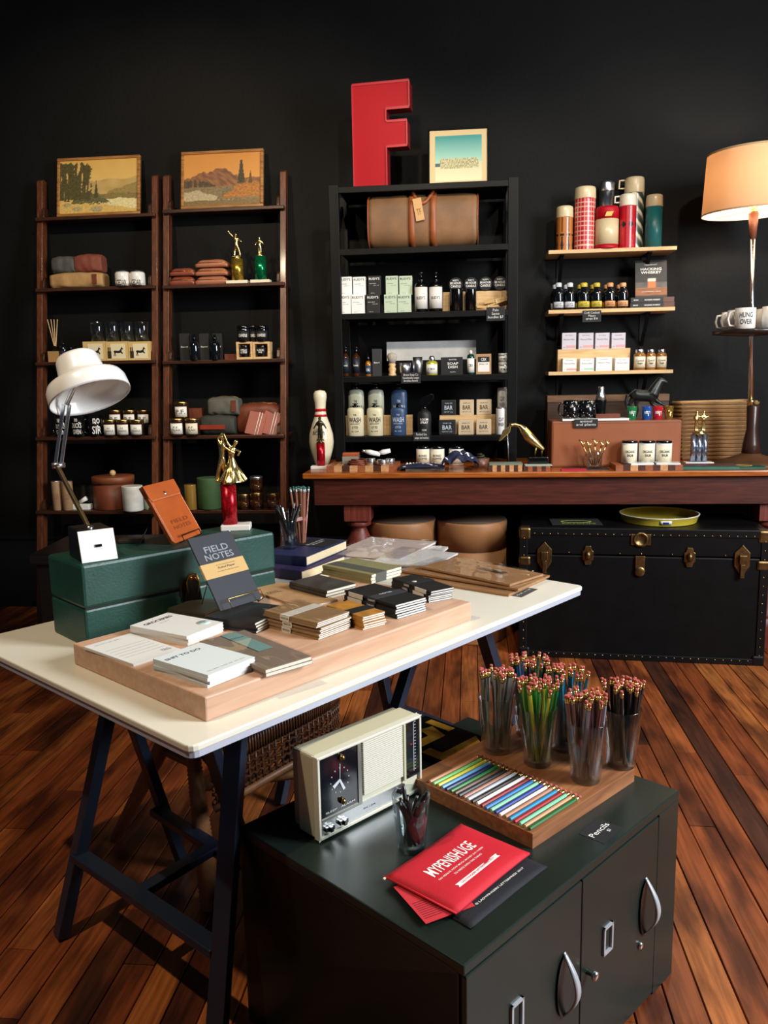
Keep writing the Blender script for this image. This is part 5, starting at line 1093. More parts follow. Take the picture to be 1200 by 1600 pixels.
cx, w_, h = EX(653, 674, 616, Yf-.005, z); MB().prism([(-.02, h*.72), (.012, h*.72), (.05, h*.88), (.05, h*1.0), (.03, h*1.0), (-.01, h*.93), (-.028, h*.85)], -.008, .008, axis='y').build('trigger_head', M_gloss, t, bevel=.002)
txt(t, 'ROOM\nSPRAY', wht, (0, 0, h*.36), h*.13, w_*.62, bend=w_/2+.001, bold=.02); txt(t, 'CEDAR', wht, (0, 0, h*.14), h*.04, w_*.35, bend=w_/2+.001)
zr = riser('pine riser carrying the upper soap bars', 687, 797, 648.5, Yf+.055, z, .06)
M_soap = mat('oatmeal_wrapper', '#cbb391', .6)
def soap(p0, p1, pt, Y, zz, m, tm, lb): carton('soap_bar', lb, 'soap', p0, p1, pt, Y, zz, .03, m, [('BAR', tm, .5, .5, .28, .55, .05), ('SOAP CO', tm, .5, .78, .07, .5, .02), ('NET WT 5 OZ', tm, .5, .22, .08, .6, 0)], 'boxed soap bars', bevel=.003)
for (a, b_, pt, m, tm, k) in ((689.5, 712.5, 625, M_rb, M_bl, 'black'), (718, 740.5, 624.5, M_soap, ink, 'oatmeal left'), (744.5, 768, 624, M_soap, ink, 'oatmeal right')): soap(a, b_, pt, Yf+.06, zr, m, tm, k+' soap bar standing on the pine riser')
for (a, b_, pt, m, tm, k) in ((685.5, 712, 656, M_rb, M_bl, 'black'), (716, 740, 656, M_soap, ink, 'oatmeal left'), (744, 767.5, 655, M_soap, ink, 'oatmeal right')): soap(a, b_, pt, Yf, z, m, tm, k+' soap bar in front of the pine riser')
t = jar('clay_wash_tube', 'lower white clay wash tube at the right end of the bottom board', 'tube', 775, 790.5, 637, Yf, z, M_rw, M_steel, .04, None, 'CLAY\nWASH', ink, None, txh=.34, bold=.03, sw=.9)
jar('clay_wash_tube', 'upper white clay wash tube set back on the pine riser', 'tube', 777, 791.5, 605, Yf+.06, zr, M_rw, M_steel, .05, None, 'CLAY\nWASH', ink, None, txh=.4, bold=.03, sw=.9)
signcard('black chalk card below the room spray', 646, 672, 675, 689, CY-.006, 'Portland Gen.\nsoaps and washes')
# jars on the table below the shelf
z = TZ; Yj = CY+.03
for (a, b_, k) in ((650.5, 672, 'left'), (672.5, 694.5, 'middle'), (701.5, 724.5, 'right')):
    jar('candle_jar', k+' of three white-labelled jars under the black shelf', 'jar', a, b_, 697, Yj-.02, z, M_rw, M_gloss, .14, M_cream, 'BONES\nCOFFEE', ink, 'white jars under the shelf', labz=(.1, .95), txh=.3)
# ------------------------------------------------------------------ pine wall shelves: flasks
z = wz[0]; Y0 = WY+.07
def plaid(a, z_): 
    g1 = abs(((a*9/math.pi) % 1)-.5) > .40; g2 = abs(((z_*42) % 1)-.5) > .40
    return C('#e2b9a0') if (g1 or g2) else (C('#b5192a') if ((a*9/math.pi) % 2 < 1) else C('#c22436'))
def diam(a, z_, zc=None):
    u = ((a*3.5/math.pi) % 1)-.5; v = (z_-zc)/.03
    if abs(u)*1.15+abs(v)*.7 < .42: return C('#150b0c')
    return C('#c3192a') if abs(abs(u)-.3) > .05 else C('#8e1020')
def spoon(a, z_, h=1):
    u = abs(((a*4/math.pi) % 1)-.5); f = z_/h
    if f < .42 and u < .10+.16*max(0, 1-abs(f-.16)/.16): return C('#3a2a26')
    if f > .55 and u < .12: return C('#7a4420')
    if .44 < f < .50 and u < .35: return C('#221c1a')
    return C('#c07634') if u < .38 else C('#a8622a')
def stripe(a, z_): 
    k = (a/ (2*math.pi)*5 + z_*16) % 1
    return C('#d8cdb0') if k < .35 else (C('#2c4436') if k < .8 else C('#6a5a48'))
M_cup = mat('cream_flask_cup', '#d8c49a', .35, coat=.2); M_van = mat('ivory_flask_cup', '#e9e0c8', .35, coat=.2)
def flask(label, p0, p1, ptop, pcap, cup, cf=None, m=None, Y=None, handle=False):
    Y = Y or Y0; cx, w_, h = EX(p0, p1, ptop, Y, z); r = w_/2; hc = PY((p0+p1)/2, pcap, Y).z-z
    t = thing('vacuum_flask', label, 'flask', (cx, Y, z), 0, 'vintage vacuum flasks')
    rows = 60 if cf else 2; prof = [(r*.97, hc*j/rows) for j in range(rows+1)]
    if cf: MB().lathe(prof, 120, cf=cf).build('body', vcol('flask_print', .35, .3), t)
    else: MB().lathe(prof, 36).build('body', m, t)
    MB().lathe([(r*.98, hc), (r, hc+.003), (r*.97, h-.012), (r*.92, h-.003), (r*.8, h), (0, h)], 32).build('cup', cup, t)
    if handle: MB().tube([(-r*.98, 0, h*.97), (-r*1.5, 0, h*.97), (-r*1.55, 0, h*.86), (-r*.98, 0, h*.86)], .005, 6).build('cup_handle', cup, t)
    return t, r, h, hc
cx, w_, h = EX(868, 895, 323, Y0, z); hh = PY(881, 341, Y0).z-z
flask('short orange flask with dark spoon pattern and tan cup', 868, 895, 323, 341, M_cup, lambda a, q: spoon(a, q, hh))
flask('tall red plaid flask with a cream cup', 896, 929.5, 293, 312, M_cup, plaid)
cx, w_, h = EX(929.5, 965.5, 324, Y0-.025, z); r = w_/2
t, r_, h_, hc_ = flask('slim polished steel bullet flask standing behind the red and cream one', 934, 958, 284, 300, M_steel, None, M_steel, Y0+.055)
t = thing('food_flask', 'wide red and cream food flask with a metal badge', 'flask', (cx, Y0-.025, z), 0, 'vintage vacuum flasks')
MB().lathe([(r*.97, 0), (r, .004), (r, h*.10)], 32).build('base_band', M_fr, t); MB().lathe([(r*1.005, h*.10), (r*1.005, h*.70)], 32).build('cream_sleeve', M_cup, t); MB().lathe([(r, h*.70), (r, h*.94), (r*.9, h), (0, h)], 32).build('lid', M_fr, t)
MB().prism([(-.022, h*.74), (.012, h*.74), (.022, h*.85), (-.012, h*.85)], -r-.003, -r+.004, axis='y').build('badge', M_lidgold, t)
zc_ = PY(980, 352, Y0-.01).z-z
flask('red flask with black diamonds and ivory cup', 966, 993, 304, 323, M_van, lambda a, q: diam(a, q, zc_), None, Y0-.01, True)
flask('tall dark green spiral-striped flask with large tan cup at the back', 973, 1004, 278, 303, M_cup, stripe, None, Y0+.06, True)
flask('teal flask with a tan cup at the right end', 1007, 1033.5, 305, 324, M_cup, None, mat('teal_enamel', '#1f6e70', .4, coat=.3))
# second pine shelf: bottles and books
z = wz[1]; Y0 = WY+.035
for i, (a, b_, lc, k) in enumerate(((864, 880.5, '#c9ccd2', 'silver-labelled bottle at the far left'), (881.5, 898, '#d3d5da', 'silver-labelled bottle second from left'), (902, 921, '#cdb53e', 'yellow-labelled bottle left of its twin'), (922.5, 940.5, '#c8b03c', 'yellow-labelled bottle right of its twin'), (943.5, 961, '#cf8f5c', 'peach-labelled bottle left of its twin'), (963.5, 981, '#d39a6a', 'peach-labelled bottle beside the books'))):
    for rr_ in (0, 1):
        bottle('syrup_bottle', ('rear ' if rr_ else 'front ')+'dark '+k+' on the pine shelf', 'bottle', a-(4.5 if rr_ else 0), b_-(4.5 if rr_ else 0), 442 if not rr_ else 445, Y0+.075*rr_, z, [(.9, 0), (1, .03), (1, .60), (.85, .70), (.5, .80), (.5, .84)], M_darkglass, [('cap', [(.58, .84), (.6, .85), (.6, .98), (.5, 1)], mat('cap_'+lc[1:], lc, .4))], mat('lab_'+lc[1:], lc, .5), 'craft\nsyrup', ink, 'dark syrup bottles', (.08, .30), .5)
    t = thing
zz = z
for k, (p0, p1, pt) in (('lower', (985, 1054, 474.5)), ('upper', (985, 1053, 466))):
    cx, w_, h = EX(p0, p1, pt, WY+.015, zz); h = .0265
    t = thing('hardback_book', k+' of two dark whiskey books lying flat, spine out', 'book', (cx, WY+.015+.07, zz), R(1 if k == 'upper' else -1), 'whiskey books')
    MB().box(-w_/2, w_/2, -.07, .07, 0, h).build('cover', M_rb, t, bevel=.001); MB().box(w_/2-.055, w_/2-.0, -.0706, -.0695, .001, h-.001).build('spine_picture', mat('brown_spine', '#5a3524', .5), t)
    txt(t, 'HACKING WHISKEY', wht, (0, -.0707, h/2), h*.28, w_*.36, bold=.02); txt(t, 'SMOKE', wht, (-w_*.38, -.0707, h/2), h*.22, w_*.11, bold=.02); zz += h
p0 = XX(993, WY+.05, zz); p1 = XX(1042, WY+.05, zz); h = PY(1018, 407, WY+.10).z-zz; w_ = p1-p0
t = thing('whiskey_book', 'dark whiskey cookbook with a glass on the cover propped upright', 'book', ((p0+p1)/2, WY+.05, zz+.0005), R(-3)); t.rotation_euler = (R(-14), 0, R(-3))
def cover(u, v):
    c = C('#141416')
    if v < .42: c = mixc(C('#3a3634'), C('#55504c'), .5+nz(u*5, v*9))
    if v < .26: c = mixc(C('#6a3e20'), C('#9a5c2c'), .5+nz(u*4, v*30))
    if abs(u-.52) < .12 and .27 < v < .52: c = C('#b8672a') if v < .43 else C('#d8cbb8')
    if v < .06: c = C('#20150f')
    return c
hL = h/math.cos(R(14)); MB().box(-w_/2, w_/2, 0, .016, 0, hL).build('cover', M_rb, t, bevel=.001); picture(24, 40, w_, hL, cover).build('cover_print', vcol('print', .5), t, loc=(0, -.0006, 0)); txt(t, 'HACKING\nWHISKEY', wht, (0, -.0012, hL*.72), hL*.16, w_*.66, bold=.03); txt(t, 'MODERNIST', wht, (0, -.0012, hL*.88), hL*.03, w_*.4); txt(t, 'smoking blending fat washing', wht, (0, -.0012, hL*.16), hL*.025, w_*.6)
signcard('black chalk card on the edge of the middle pine shelf', 910, 939, 485, 503, WY-.004, 'Craft Cocktail\nMixers\nsyrups $16')
# third pine shelf: boxed goods
z = wz[2]; Y0 = WY+.02
zr = riser('pale pine riser behind the small white boxes', 871, 984, 545, WY+.075, z, .07)
M_pinkc = mat('pink_strip', '#d9a3a0', .6); M_mintc = mat('mint_strip', '#a8cfc0', .6)
def teabox(p0, p1, pt, Y, zz, lb, cm, base, strip):
    t = carton('tea_box', lb, 'box', p0, p1, pt, Y, zz, .055, base, [('BITTERS', M_greyink, .5, .84, .05, .5, 0), ('Moscow Mule', mat('navy_print', '#26365a', .6), .5, .6, .09, .75, 0), ('SET', ink, .16, .12, .05, .15, 0)], 'small cocktail boxes')
    ww, hh = t['w'], t['h']; MB().box(-ww*.2, ww*.5, -.0285, -.027, hh*.08, hh*.24).build('colour_strip', strip, t)
M_lil = mat('lilac_white_card', '#cfc8d0', .6)
for (a, b_, k) in ((878, 900, 'first'), (904, 927, 'second'), (930, 952, 'third'), (955.5, 977, 'fourth')): teabox(a, b_, 520, WY+.08, zr, k+' from left of the boxes on top of the pine riser', None, M_lil, M_pinkc)
for (a, b_, pt, k, st) in ((879, 900.5, 560, 'first', M_pinkc), (906, 928, 560, 'second', M_mintc), (931, 956, 558, 'third', M_paper), (961, 983, 559, 'fourth', M_paper)): teabox(a, b_, pt, Y0, z, k+' from left of the white boxes before the pine riser', None, M_rw, st)
for (a, b_, k) in ((989.5, 1008, 'left'), (1008.5, 1024, 'middle'), (1024.5, 1041, 'right')):
    jar('spice_jar', k+' of three corked amber jars on the lowest pine shelf', 'jar', a, b_, 546, Y0+.02, z, mat('honey_jar', '#8a5a20', .12, coat=.5), M_steel, .16, M_cream, 'Cocktail\nSugar', ink, 'amber jars', sh=.25, lr=.72, labz=(.14, .78))
# ------------------------------------------------------------------ soft bags
def bag(label, p0, p1, pt, Y, z, dep, m, name='toiletry_bag', cat='bag', sq=.5, group=None, strap=None, seed=0, rz=0, zipm=None):
    cx, w_, h = EX(p0, p1, pt, Y, z); t = thing(name, label, cat, (cx, Y+dep/2, z), rz, group)
    def f(u, v):
        a = 2*math.pi*v; k = 1-.22*abs(2*u-1)**3; x = (u-.5)*w_
        y = dep/2*k*math.copysign(abs(math.cos(a))**.7, math.cos(a)); zz = h/2+h/2*math.copysign(abs(math.sin(a))**sq, math.sin(a))*(k if math.sin(a) > 0 else 1)
        n = .06*h*nz(u*5+seed, v*9, seed); return (x, y+n, max(0, zz+n*(1 if zz > h*.1 else 0)))
    mb = MB().grid(20, 28, f)
    for s in (0, 1):
        n0 = len(mb.v); mb.v += [f(s, j/28) for j in range(28)]; mb.f.append(tuple(range(n0, n0+28))); mb.m.append(0); mb.sm.append(False)
    mb.build('bag_body', m, t)
    MB().tube([(x, y*.1, z_+.001) for x, y, z_ in [f(.06+.88*i/12, .25) for i in range(13)]], .0025, 6).build('zipper', zipm or M_brass, t)
    if strap: MB().box(-.012, .012, -dep/2-.004, -dep/2*.8, h*.2, h*.8).build('leather_tab', strap, t, loc=(w_*.36, 0, 0))
    return t, w_, h
M_gcan = mat('grey_waxed_canvas', '#4c4b48', .75, var=.15, scale=30, bump=.2, bscale=200); M_rust = mat('rust_canvas', '#7c3f30', .7, var=.12, scale=30, bump=.2, bscale=200); M_sand = mat('sand_canvas', '#b08a58', .7, var=.1, scale=30, bump=.2, bscale=200)
M_dgcan = mat('dark_green_canvas', '#34352e', .75, var=.15, scale=30, bump=.2, bscale=200)
# ladder one, second board
z = l1[1]; Yl = lady(z)-.01
t, w_, h = bag('sand canvas toiletry bag lying under two other bags', 77, 160, 424, Yl, z, .11, M_sand, seed=1, strap=M_brownlea)
zt = z+h
bag('grey waxed canvas toiletry bag on top of the sand one', 80, 117, 399, Yl+.015, zt-.004, .09, M_gcan, seed=2); bag('rust canvas toiletry bag on top of the sand one', 115, 158, 395.5, Yl+.01, zt-.004, .095, M_rust, seed=3)
M_cer = mat('white_ceramic', '#eceae4', .2, coat=.3)
for (a, b_, k) in ((181.5, 204.5, 'left'), (204.5, 227, 'right')):
    jar('candle_jar', k+' white ceramic candle jar with dark knobbed lid', 'jar', a, b_, 423, Yl+.0, z, M_cer, mat('dark_lid', '#2a2522', .4), .10, M_paper, 'CEDAR', ink, 'white candle jars', sh=.12, lr=.85, labz=(.08, .34), txh=.4)
# third board
z = l1[2]; Yl = lady(z)-.01
cx, w_, h = EX(80, 97, 545, Yl+.03, z); t = thing('reed_diffuser', 'reed diffuser with kraft label and pale sticks', 'diffuser', (cx, Yl+.03, z)); 
MB().box(-w_/2, w_/2, -w_/2, w_/2, 0, h*.8).build('box_body', mat('kraft_label_box', '#a8824e', .7), t, bevel=.001); MB().lathe([(w_*.25, h*.8), (w_*.22, h*1.15), (w_*.28, h*1.2)], 14).build('neck', M_gloss, t)
for i, dx in enumerate((-.03, -.012, .004, .022)): MB().beam((dx*.1, 0, h*1.0), (dx, .004*i-.006, PY(88, 499, Yl+.03).z-z), .0035, .0035).build('reed', M_ply, t)
for (a, b_, pt, k) in ((95, 106.5, 531, 'tallest'), (106, 118, 540, 'middle'), (118, 130, 541, 'right')):
    bottle('cologne_bottle', k+' dark dropper bottle beside the reed diffuser', 'bottle', a, b_, pt, Yl+.01, z, BP, M_darkglass, [('dropper_cap', [(.42, .76), (.45, .88), (.25, .9), (.2, 1)], M_gloss)], M_lab_d, 'No 4', wht, 'dark dropper bottles', (.1, .5), .2)
M_bxy = mat('pale_gift_carton', '#d2b271', .6)
def horse_print(parent, w_, h, x, y, z0, m, bend=0, k=1.0):
    P = [(-.42, -.35), (-.34, -.1), (-.42, .05), (-.30, .14), (.0, .10), (.18, .16), (.28, .38), (.36, .46), (.36, .38), (.46, .26), (.42, .2), (.34, .24), (.30, .05), (.42, -.1), (.36, -.2), (.22, -.05), (.1, -.1), (-.1, -.1), (-.2, -.06), (-.26, -.16), (-.2, -.35), (-.26, -.36), (-.32, -.16), (-.36, -.35)]
    if bend: V = [(bend*math.sin(a*w_/bend), -bend*math.cos(a*w_/bend), z0+b_*h) for a, b_ in P]
    else: V = [(x+a*w_, y, z0+b_*h) for a, b_ in P]
    m2 = MB(); m2.v = V; m2.f = [tuple(range(len(P)))]; m2.m = [0]; m2.sm = [False]; return m2.build('horse_print', m, parent)
btop = None
for (a, b_, k) in ((131, 166, 'left'), (166.5, 201, 'middle'), (201.5, 235.5, 'right')):
    t = carton('glassware_box', k+' pale gift carton printed with a running horse', 'box', a, b_, 533.5, Yl, z, .085, M_bxy, (), 'horse glass gift boxes'); ww, hh = t['w'], t['h']; btop = z+hh
    MB().box(-ww*.28, ww*.38, -.0435, -.042, hh*.10, hh*.88).build('glass_picture', mat('pale_print', '#e6d9b4', .6), t); horse_print(t, ww*.5, hh*.6, ww*.06, -.0442, hh*.45, ink)
    for q in (-.38, -.30): MB().box(ww*q-.006, ww*q+.006, -.0436, -.0424, hh*.12, hh*.5).box(ww*q-.003, ww*q+.003, -.0436, -.0424, hh*.5, hh*.7).build('bottle_print', mat('brown_bottle_print', '#3a2a1c', .6), t)
for (a, b_, k) in ((143, 164, 'leftmost'), (166, 188, 'second'), (189.5, 211, 'third'), (212, 234.5, 'rightmost')):
    cx, w_, h = EX(a, b_, 503, Yl+.04, btop); r = w_/2; t = thing('rocks_glass', k+' rocks glass with a dark horse print on the gift cartons', 'glass', (cx, Yl+.04, btop), 0, 'horse rocks glasses')
    tumbler(r*.92, r, h, .002, .008).build('tumbler', M_glass, t); horse_print(t, r*1.3, h*.55, 0, 0, h*.34, ink, r+.0006)
# fourth board
z = l1[3]; Yl = lady(z)-.01
def mug(label, p0, p1, pt, Y, z, m, s, sm, hside=1, group=None, r_h=None, txw=1.3, txh=.5, bold=.02, rz=0, name='mug'):
    cx, w_, h = EX(p0, p1, pt, Y, z); r = w_/2; t = thing(name, label, 'mug', (cx, Y, z), rz, group)
    MB().lathe([(r*.86, 0), (r, h*.06), (r, h), (r*.93, h), (r*.92, h*.1), (0, h*.07)], 32, cap=False).build('cup', m, t)
    MB().tube([(hside*r*.95, 0, h*.85), (hside*r*1.45, 0, h*.82), (hside*r*1.62, 0, h*.5), (hside*r*1.45, 0, h*.2), (hside*r*.95, 0, h*.15)], r*.12, 8).build('handle', m, t)
    if s: txt(t, s, sm, (0, 0, h*.5), h*txh, r*txw, bend=r+.0008, bold=bold)
    return t
M_bmug = mat('black_mug_glaze', '#0c0c0d', .15, coat=.4)
for (a, b_, k, s) in ((89, 112, 'left', 'NO\nDUCKS\nGIVEN'), (114.5, 137.5, 'middle', 'no\nDUCKS\nGIVEN'), (139.5, 161, 'right', 'no\nSIR')):
    mug(k+' black mug with white hand lettering on the left ladder', a, b_, 649, Yl+.01, z, M_bmug, s, wht, -1, 'black slogan mugs', txh=.75, rz=0 if k != 'right' else R(35))
M_candle = mat('amber_candle_jar', '#2e1709', .12, coat=.5)
for (a, b_, k) in ((163.5, 183.5, 'left'), (184, 204.5, 'middle'), (205, 225.5, 'right')): jar('candle_jar', k+' front amber candle jar with white label on the left ladder', 'jar', a, b_, 655.5, Yl, z, M_candle, M_lidgold, .14, M_paper, 'P.F.\nCANDLE', M_greyink, 'amber candles on the left ladder', labz=(.12, .82), half=52)
zr = riser('small black riser under the rear amber candle jars', 166, 234, 664, Yl+.075, z, .075, M_black)
for (a, b_, k) in ((172, 192, 'left'), (194, 214, 'middle'), (216, 236, 'right')): jar('candle_jar', k+' rear amber candle jar raised behind the front three', 'jar', a, b_, 640.5, Yl+.11, zr, M_candle, M_lidgold, .14, M_paper, 'P.F.', M_greyink, 'amber candles on the left ladder', labz=(.12, .82), half=52)
# fifth board
z = l1[4]; Yl = lady(z)-.005
M_krt = mat('kraft_tube', '#a5825f', .6, var=.1, scale=20)
for (a, b_, k) in ((84, 98, 'left'), (99.5, 115.5, 'right')): jar('incense_tube', k+' tall kraft tube with steel rim at the left end', 'tube', a, b_, 751, Yl+.01, z, M_krt, M_steel, .025, None, '3', mat('tube_print', '#8a5f3c', .6), 'kraft tubes', txh=.25)
cx, w_, h = EX(117, 144, 760, Yl+.05, z); one(MB().box(-w_/2, w_/2, 0, .05, 0, h), 'glass_case', 'small glass terrarium case behind the white soap', 'case', M_glass, (cx, Yl+.08, z))
cx, w_, h = EX(112, 140, 788, Yl+.01, z); t = thing('soap_rack', 'white plaster block carrying a pestle beside the kraft tubes', 'soap', (cx, Yl+.03, z)); MB().box(-w_/2, w_/2, -.025, .025, 0, h).build('block', M_cer, t, bevel=.004); MB().tube([(-.01, 0, h+.01), (.03, 0, h+.032)], [.01, .013], 12).build('pestle', M_cer, t)
cx, w_, h = EX(147.5, 208, 744, Yl+.07, z); r = w_/2; t = thing('leather_canister', 'round brown leather canister with wooden ball knob', 'canister', (cx, Yl+.09, z)); MB().lathe([(r*.98, 0), (r, .006), (r*.97, h*.82)], 40).build('body', M_brownlea, t); MB().lathe([(r*1.02, h*.80), (r*1.02, h*.99), (r, h), (0, h)], 40).build('lid', mat('canister_lid_leather', '#7e4424', .5, var=.15, scale=14), t); MB().ball((0, 0, h+.016), .017, 16).build('knob', M_ply, t)
jar('ceramic_planter', 'white and grey glazed ceramic cup candle by the canister', 'candle', 193.5, 224, 759, Yl-.02, z, mat('speckled_white_glaze', '#d9d6cc', .4, var=.25, scale=12), None, 0)
jar('glass_candle', 'pale green glass candle half hidden behind the leather case', 'candle', 226, 244, 764, Yl+.03, z, mat('pale_green_wax', '#9aa590', .2, coat=.4), None, 0)
# ladder two, second board
z = l2[1]; Yl = lady(z)-.012
M_lt = mat('russet_leather', '#a4664a', .4, var=.1, scale=14); M_lr = mat('red_brown_leather', '#82402e', .38, var=.1, scale=14)
def pouchstack(p0, p1, ys, m, lb, group):
    zz = z
    for i, y in enumerate(ys):
        cx, w_, h = EX(p0, p1, y, Yl, zz); t = thing('leather_pouch', lb[i], 'pouch', (cx, Yl+.05, zz), 0, group)
        mm, f = pillow(w_, .1, h, cor=.1); mm.build('pouch_body', m, t); MB().tube([(-w_*.46, -.047, h*.55), (w_*.46, -.047, h*.55)], .0018, 6).build('zipper', M_brass, t); zz += h
pouchstack(265, 303.5, (430.5, 418), M_lr, ['lower red-brown leather pouch of two', 'upper red-brown leather pouch of two'], 'red-brown pouches'); pouchstack(305, 355, (430, 417, 404.5), M_lt, [q+' russet leather pouch in the stack of three' for q in ordn], 'russet pouches')
def trophy(label, pc, pbw, pyb, pycol, pyfig, Y, zz, colm, pose, pcw, base=M_cream, fm=M_gold, ncol=1, rz=0):
    x = XX(pc, Y, zz); s = XX(pc+1, Y, zz)-x; H_ = lambda py: PY(pc, py, Y).z-zz; t = thing('trophy', label, 'trophy', (x, Y, zz), rz)
    zb, zc = min(.016, max(.008, H_(pyb))), H_(pycol); MB().box(-pbw*s/2, pbw*s/2, -.03, .03, 0, zb).build('base', base, t, bevel=.002)
    for i in range(ncol): MB().lathe([(pcw*s/2/ncol, zb), (pcw*s/2/ncol, zc)], 20, ((i-(ncol-1)/2)*pcw*s/ncol*1.02, 0, 0)).build('column', colm, t)
    MB().lathe([(pcw*s*.4, zc), (pcw*s*.45, zc+.004), (pcw*s*.2, zc+.008), (pcw*s*.3, zc+.013)], 18).build('neck', fm, t); figure(t, pose, H_(pyfig)-zc-.012, fm, .004, 'figurine', (0, 0, zc+.012)); return t
trophy('gold trophy with an arm-raised figure on a gold glitter column', 372, 33, 438, 405, 361, Yl+.02, z, mat('gold_glitter', '#b39236', .25, .8, var=.5, scale=150), 'thrower', 18)
trophy('gold trophy with a standing figure on a green column', 408, 30, 436, 401, 369, Yl+.02, z, M_glit_g, 'stand', 18)
# third board
z = l2[2]; Yl = lady(z)-.012
for (a, b_, k) in ((282, 297, 'left'), (313, 327.5, 'middle'), (334, 348, 'rear right')): carton('cologne_box', k+' slim black cologne carton on the right ladder', 'box', a, b_, 521, Yl+.02+(.03 if 'rear' in k else 0), z, .045, mat('black_matte_carton', '#202022', .5), [('Beyond', wht, .5, .5, .07, .7, .01)], 'cologne cartons')
for (a, b_, k) in ((297.5, 312, 'left'), (329.5, 344.5, 'right')): bottle('cologne_bottle', k+' dark cologne bottle between the black cartons', 'bottle', a, b_, 523, Yl, z, BP, M_darkglass, [('cap', [(.4, .78), (.42, .9), (.3, .92), (.28, 1)], M_gloss)], None, None, wht, 'cologne bottles')
carton('small_wood_block', 'small dark wooden block beside the pine candle boxes', 'block', 351, 370, 553, Yl+.05, z, .05, M_brownlea)
for (a, b_, k, s) in ((370, 395, 'left', 'CITRUS'), (395.5, 422, 'right', 'BLACK\nFIG')):
    cx, w_, h = EX(a, b_, 534, Yl, z); t = thing('candle_box', k+' open-fronted pine box with a dark candle inside', 'box', (cx, Yl+.035, z), 0, 'pine candle boxes'); zt = z+h; b = w_*.12
    MB().box(-w_/2, w_/2, -.035, .035, 0, b).box(-w_/2, w_/2, -.035, .035, h-b, h).box(-w_/2, -w_/2+b, -.035, .035, b, h-b).box(w_/2-b, w_/2, -.035, .035, b, h-b).box(-w_/2, w_/2, .03, .035, b, h-b).build('wood_box', M_ply, t)
    jar('candle_tumbler', 'dark candle tumbler inside the '+k+' pine box', 'candle', a+4.5, b_-5, 540, Yl+.032, z+b, M_gloss, None, 0, M_rb, s, wht, 'boxed candle tumblers', txh=.35, labz=(.2, .8))
for (a, b_, dy, k) in ((371.5, 391.5, 0, 'left'), (391, 402, .04, 'hidden middle'), (400, 420, 0, 'right')): jar('candle_tumbler', k+' black candle tumbler standing on the pine boxes', 'candle', a, b_, 509, Yl+.025+dy*.2, zt, M_gloss, M_steel if False else M_gloss, .2, M_rb, 'CANDLE', wht, 'candle tumblers on the boxes', txh=.22, labz=(.15, .85))
# fourth board
z = l2[3]; Yl = lady(z)-.012
hz_ = None
for (a, b_, k) in ((267, 289.5, 'left'), (290.5, 313, 'right')):
    jar('candle_jar', 'lower '+k+' amber candle jar on the right ladder', 'jar', a, b_, 653.5, Yl, z, M_candle, M_lidgold, .12, M_paper if k == 'left' else M_cream, 'P.F.\nTEAK', M_greyink, 'amber candles on the right ladder', labz=(.12, .82), half=52)
z2 = PY(290, 653.5, Yl+.01).z; jar('candle_jar', 'upper amber candle jar stacked over the two on the right ladder', 'jar', 274, 296, 627.5, Yl+.012, z2, M_candle, M_lidgold, .14, M_paper, 'P.F.', M_greyink, 'amber candles on the right ladder', labz=(.12, .82), half=52)
carton('wood_block', 'reddish wooden block behind the amber candles', 'block', 297, 317, 638, Yl+.08, z, .05, M_brownlea)
t, w_, h = bag('dark green canvas bag with leather edge on the right ladder', 312, 366, 648, Yl+.02, z, .14, M_dgcan, seed=5); MB().box(-w_*.46, w_*.25, -.078, -.07, h*.28, h*.5).build('leather_strip', M_redlea, t)
bag('grey canvas pouch with leather loop on top of the dark green bag', 324, 372, 620, Yl+.035, z+h-.006, .11, mat('grey_green_canvas', '#5a5a50', .75, var=.15, scale=30), seed=7, strap=M_brownlea)
bag('brown leather roll bag behind the leather journals', 370, 437, 630, Yl+.06, z, .12, M_brownlea, seed=8)
for (p0, p1, k, dy) in ((381, 408, 'left', 0), (404, 431, 'right', .012)):
    x0 = XX(p0, Yl+.0, z); x1 = XX(p1, Yl, z); h = PY(400, 641, Yl+.05).z-z; w_ = x1-x0; t = thing('leather_journal', k+' red-brown leather journal tied with white cords', 'journal', ((x0+x1)/2, Yl+.004+dy, z), 0, 'leather journals'); t.rotation_euler = (R(-22), R(12), 0)
    MB().box(-w_/2, w_/2, 0, .012, 0, h*1.02).build('cover', M_redlea, t, bevel=.002); MB().tube([(w_*.1, -.002, 0), (w_*.1, -.002, h*1.02)], .0018, 6).tube([(w_*.25, -.002, 0), (w_*.25, -.002, h*1.02)], .0018, 6).build('cord', M_paper, t)
# fifth board
z = l2[4]; Yl = lady(z)-.005
jar('green_canister', 'dark green cloth-covered cylinder canister with steel base', 'canister', 311, 346, 746, Yl+.03, z, mat('green_cloth', '#37542c', .7, var=.1, scale=40), None, 0); jar('glass_candle', 'honey glass candle beside the green canister', 'candle', 290, 308, 757, Yl+.0, z, mat('honey_wax', '#8a6a2c', .2, coat=.4), None, 0)
for (a, b_, pt, k) in ((372, 391, 771, 'left'), (391.5, 412, 769, 'middle'), (418, 437, 770, 'right')): jar('candle_jar', k+' dark amber candle jar on the lowest right ladder board', 'jar', a, b_, pt, Yl+.01, z, M_candle, M_lidgold, .16, M_amber, 'P.F.', M_lidgold, 'dark candles on the lowest board')
z2 = PY(402, 769, Yl+.01).z; jar('candle_jar', 'dark amber candle jar stacked on the middle one of the lowest board', 'jar', 391, 411, 744, Yl+.01, z2, M_candle, M_steel, .14, M_amber, 'P.F.', M_lidgold, 'dark candles on the lowest board')
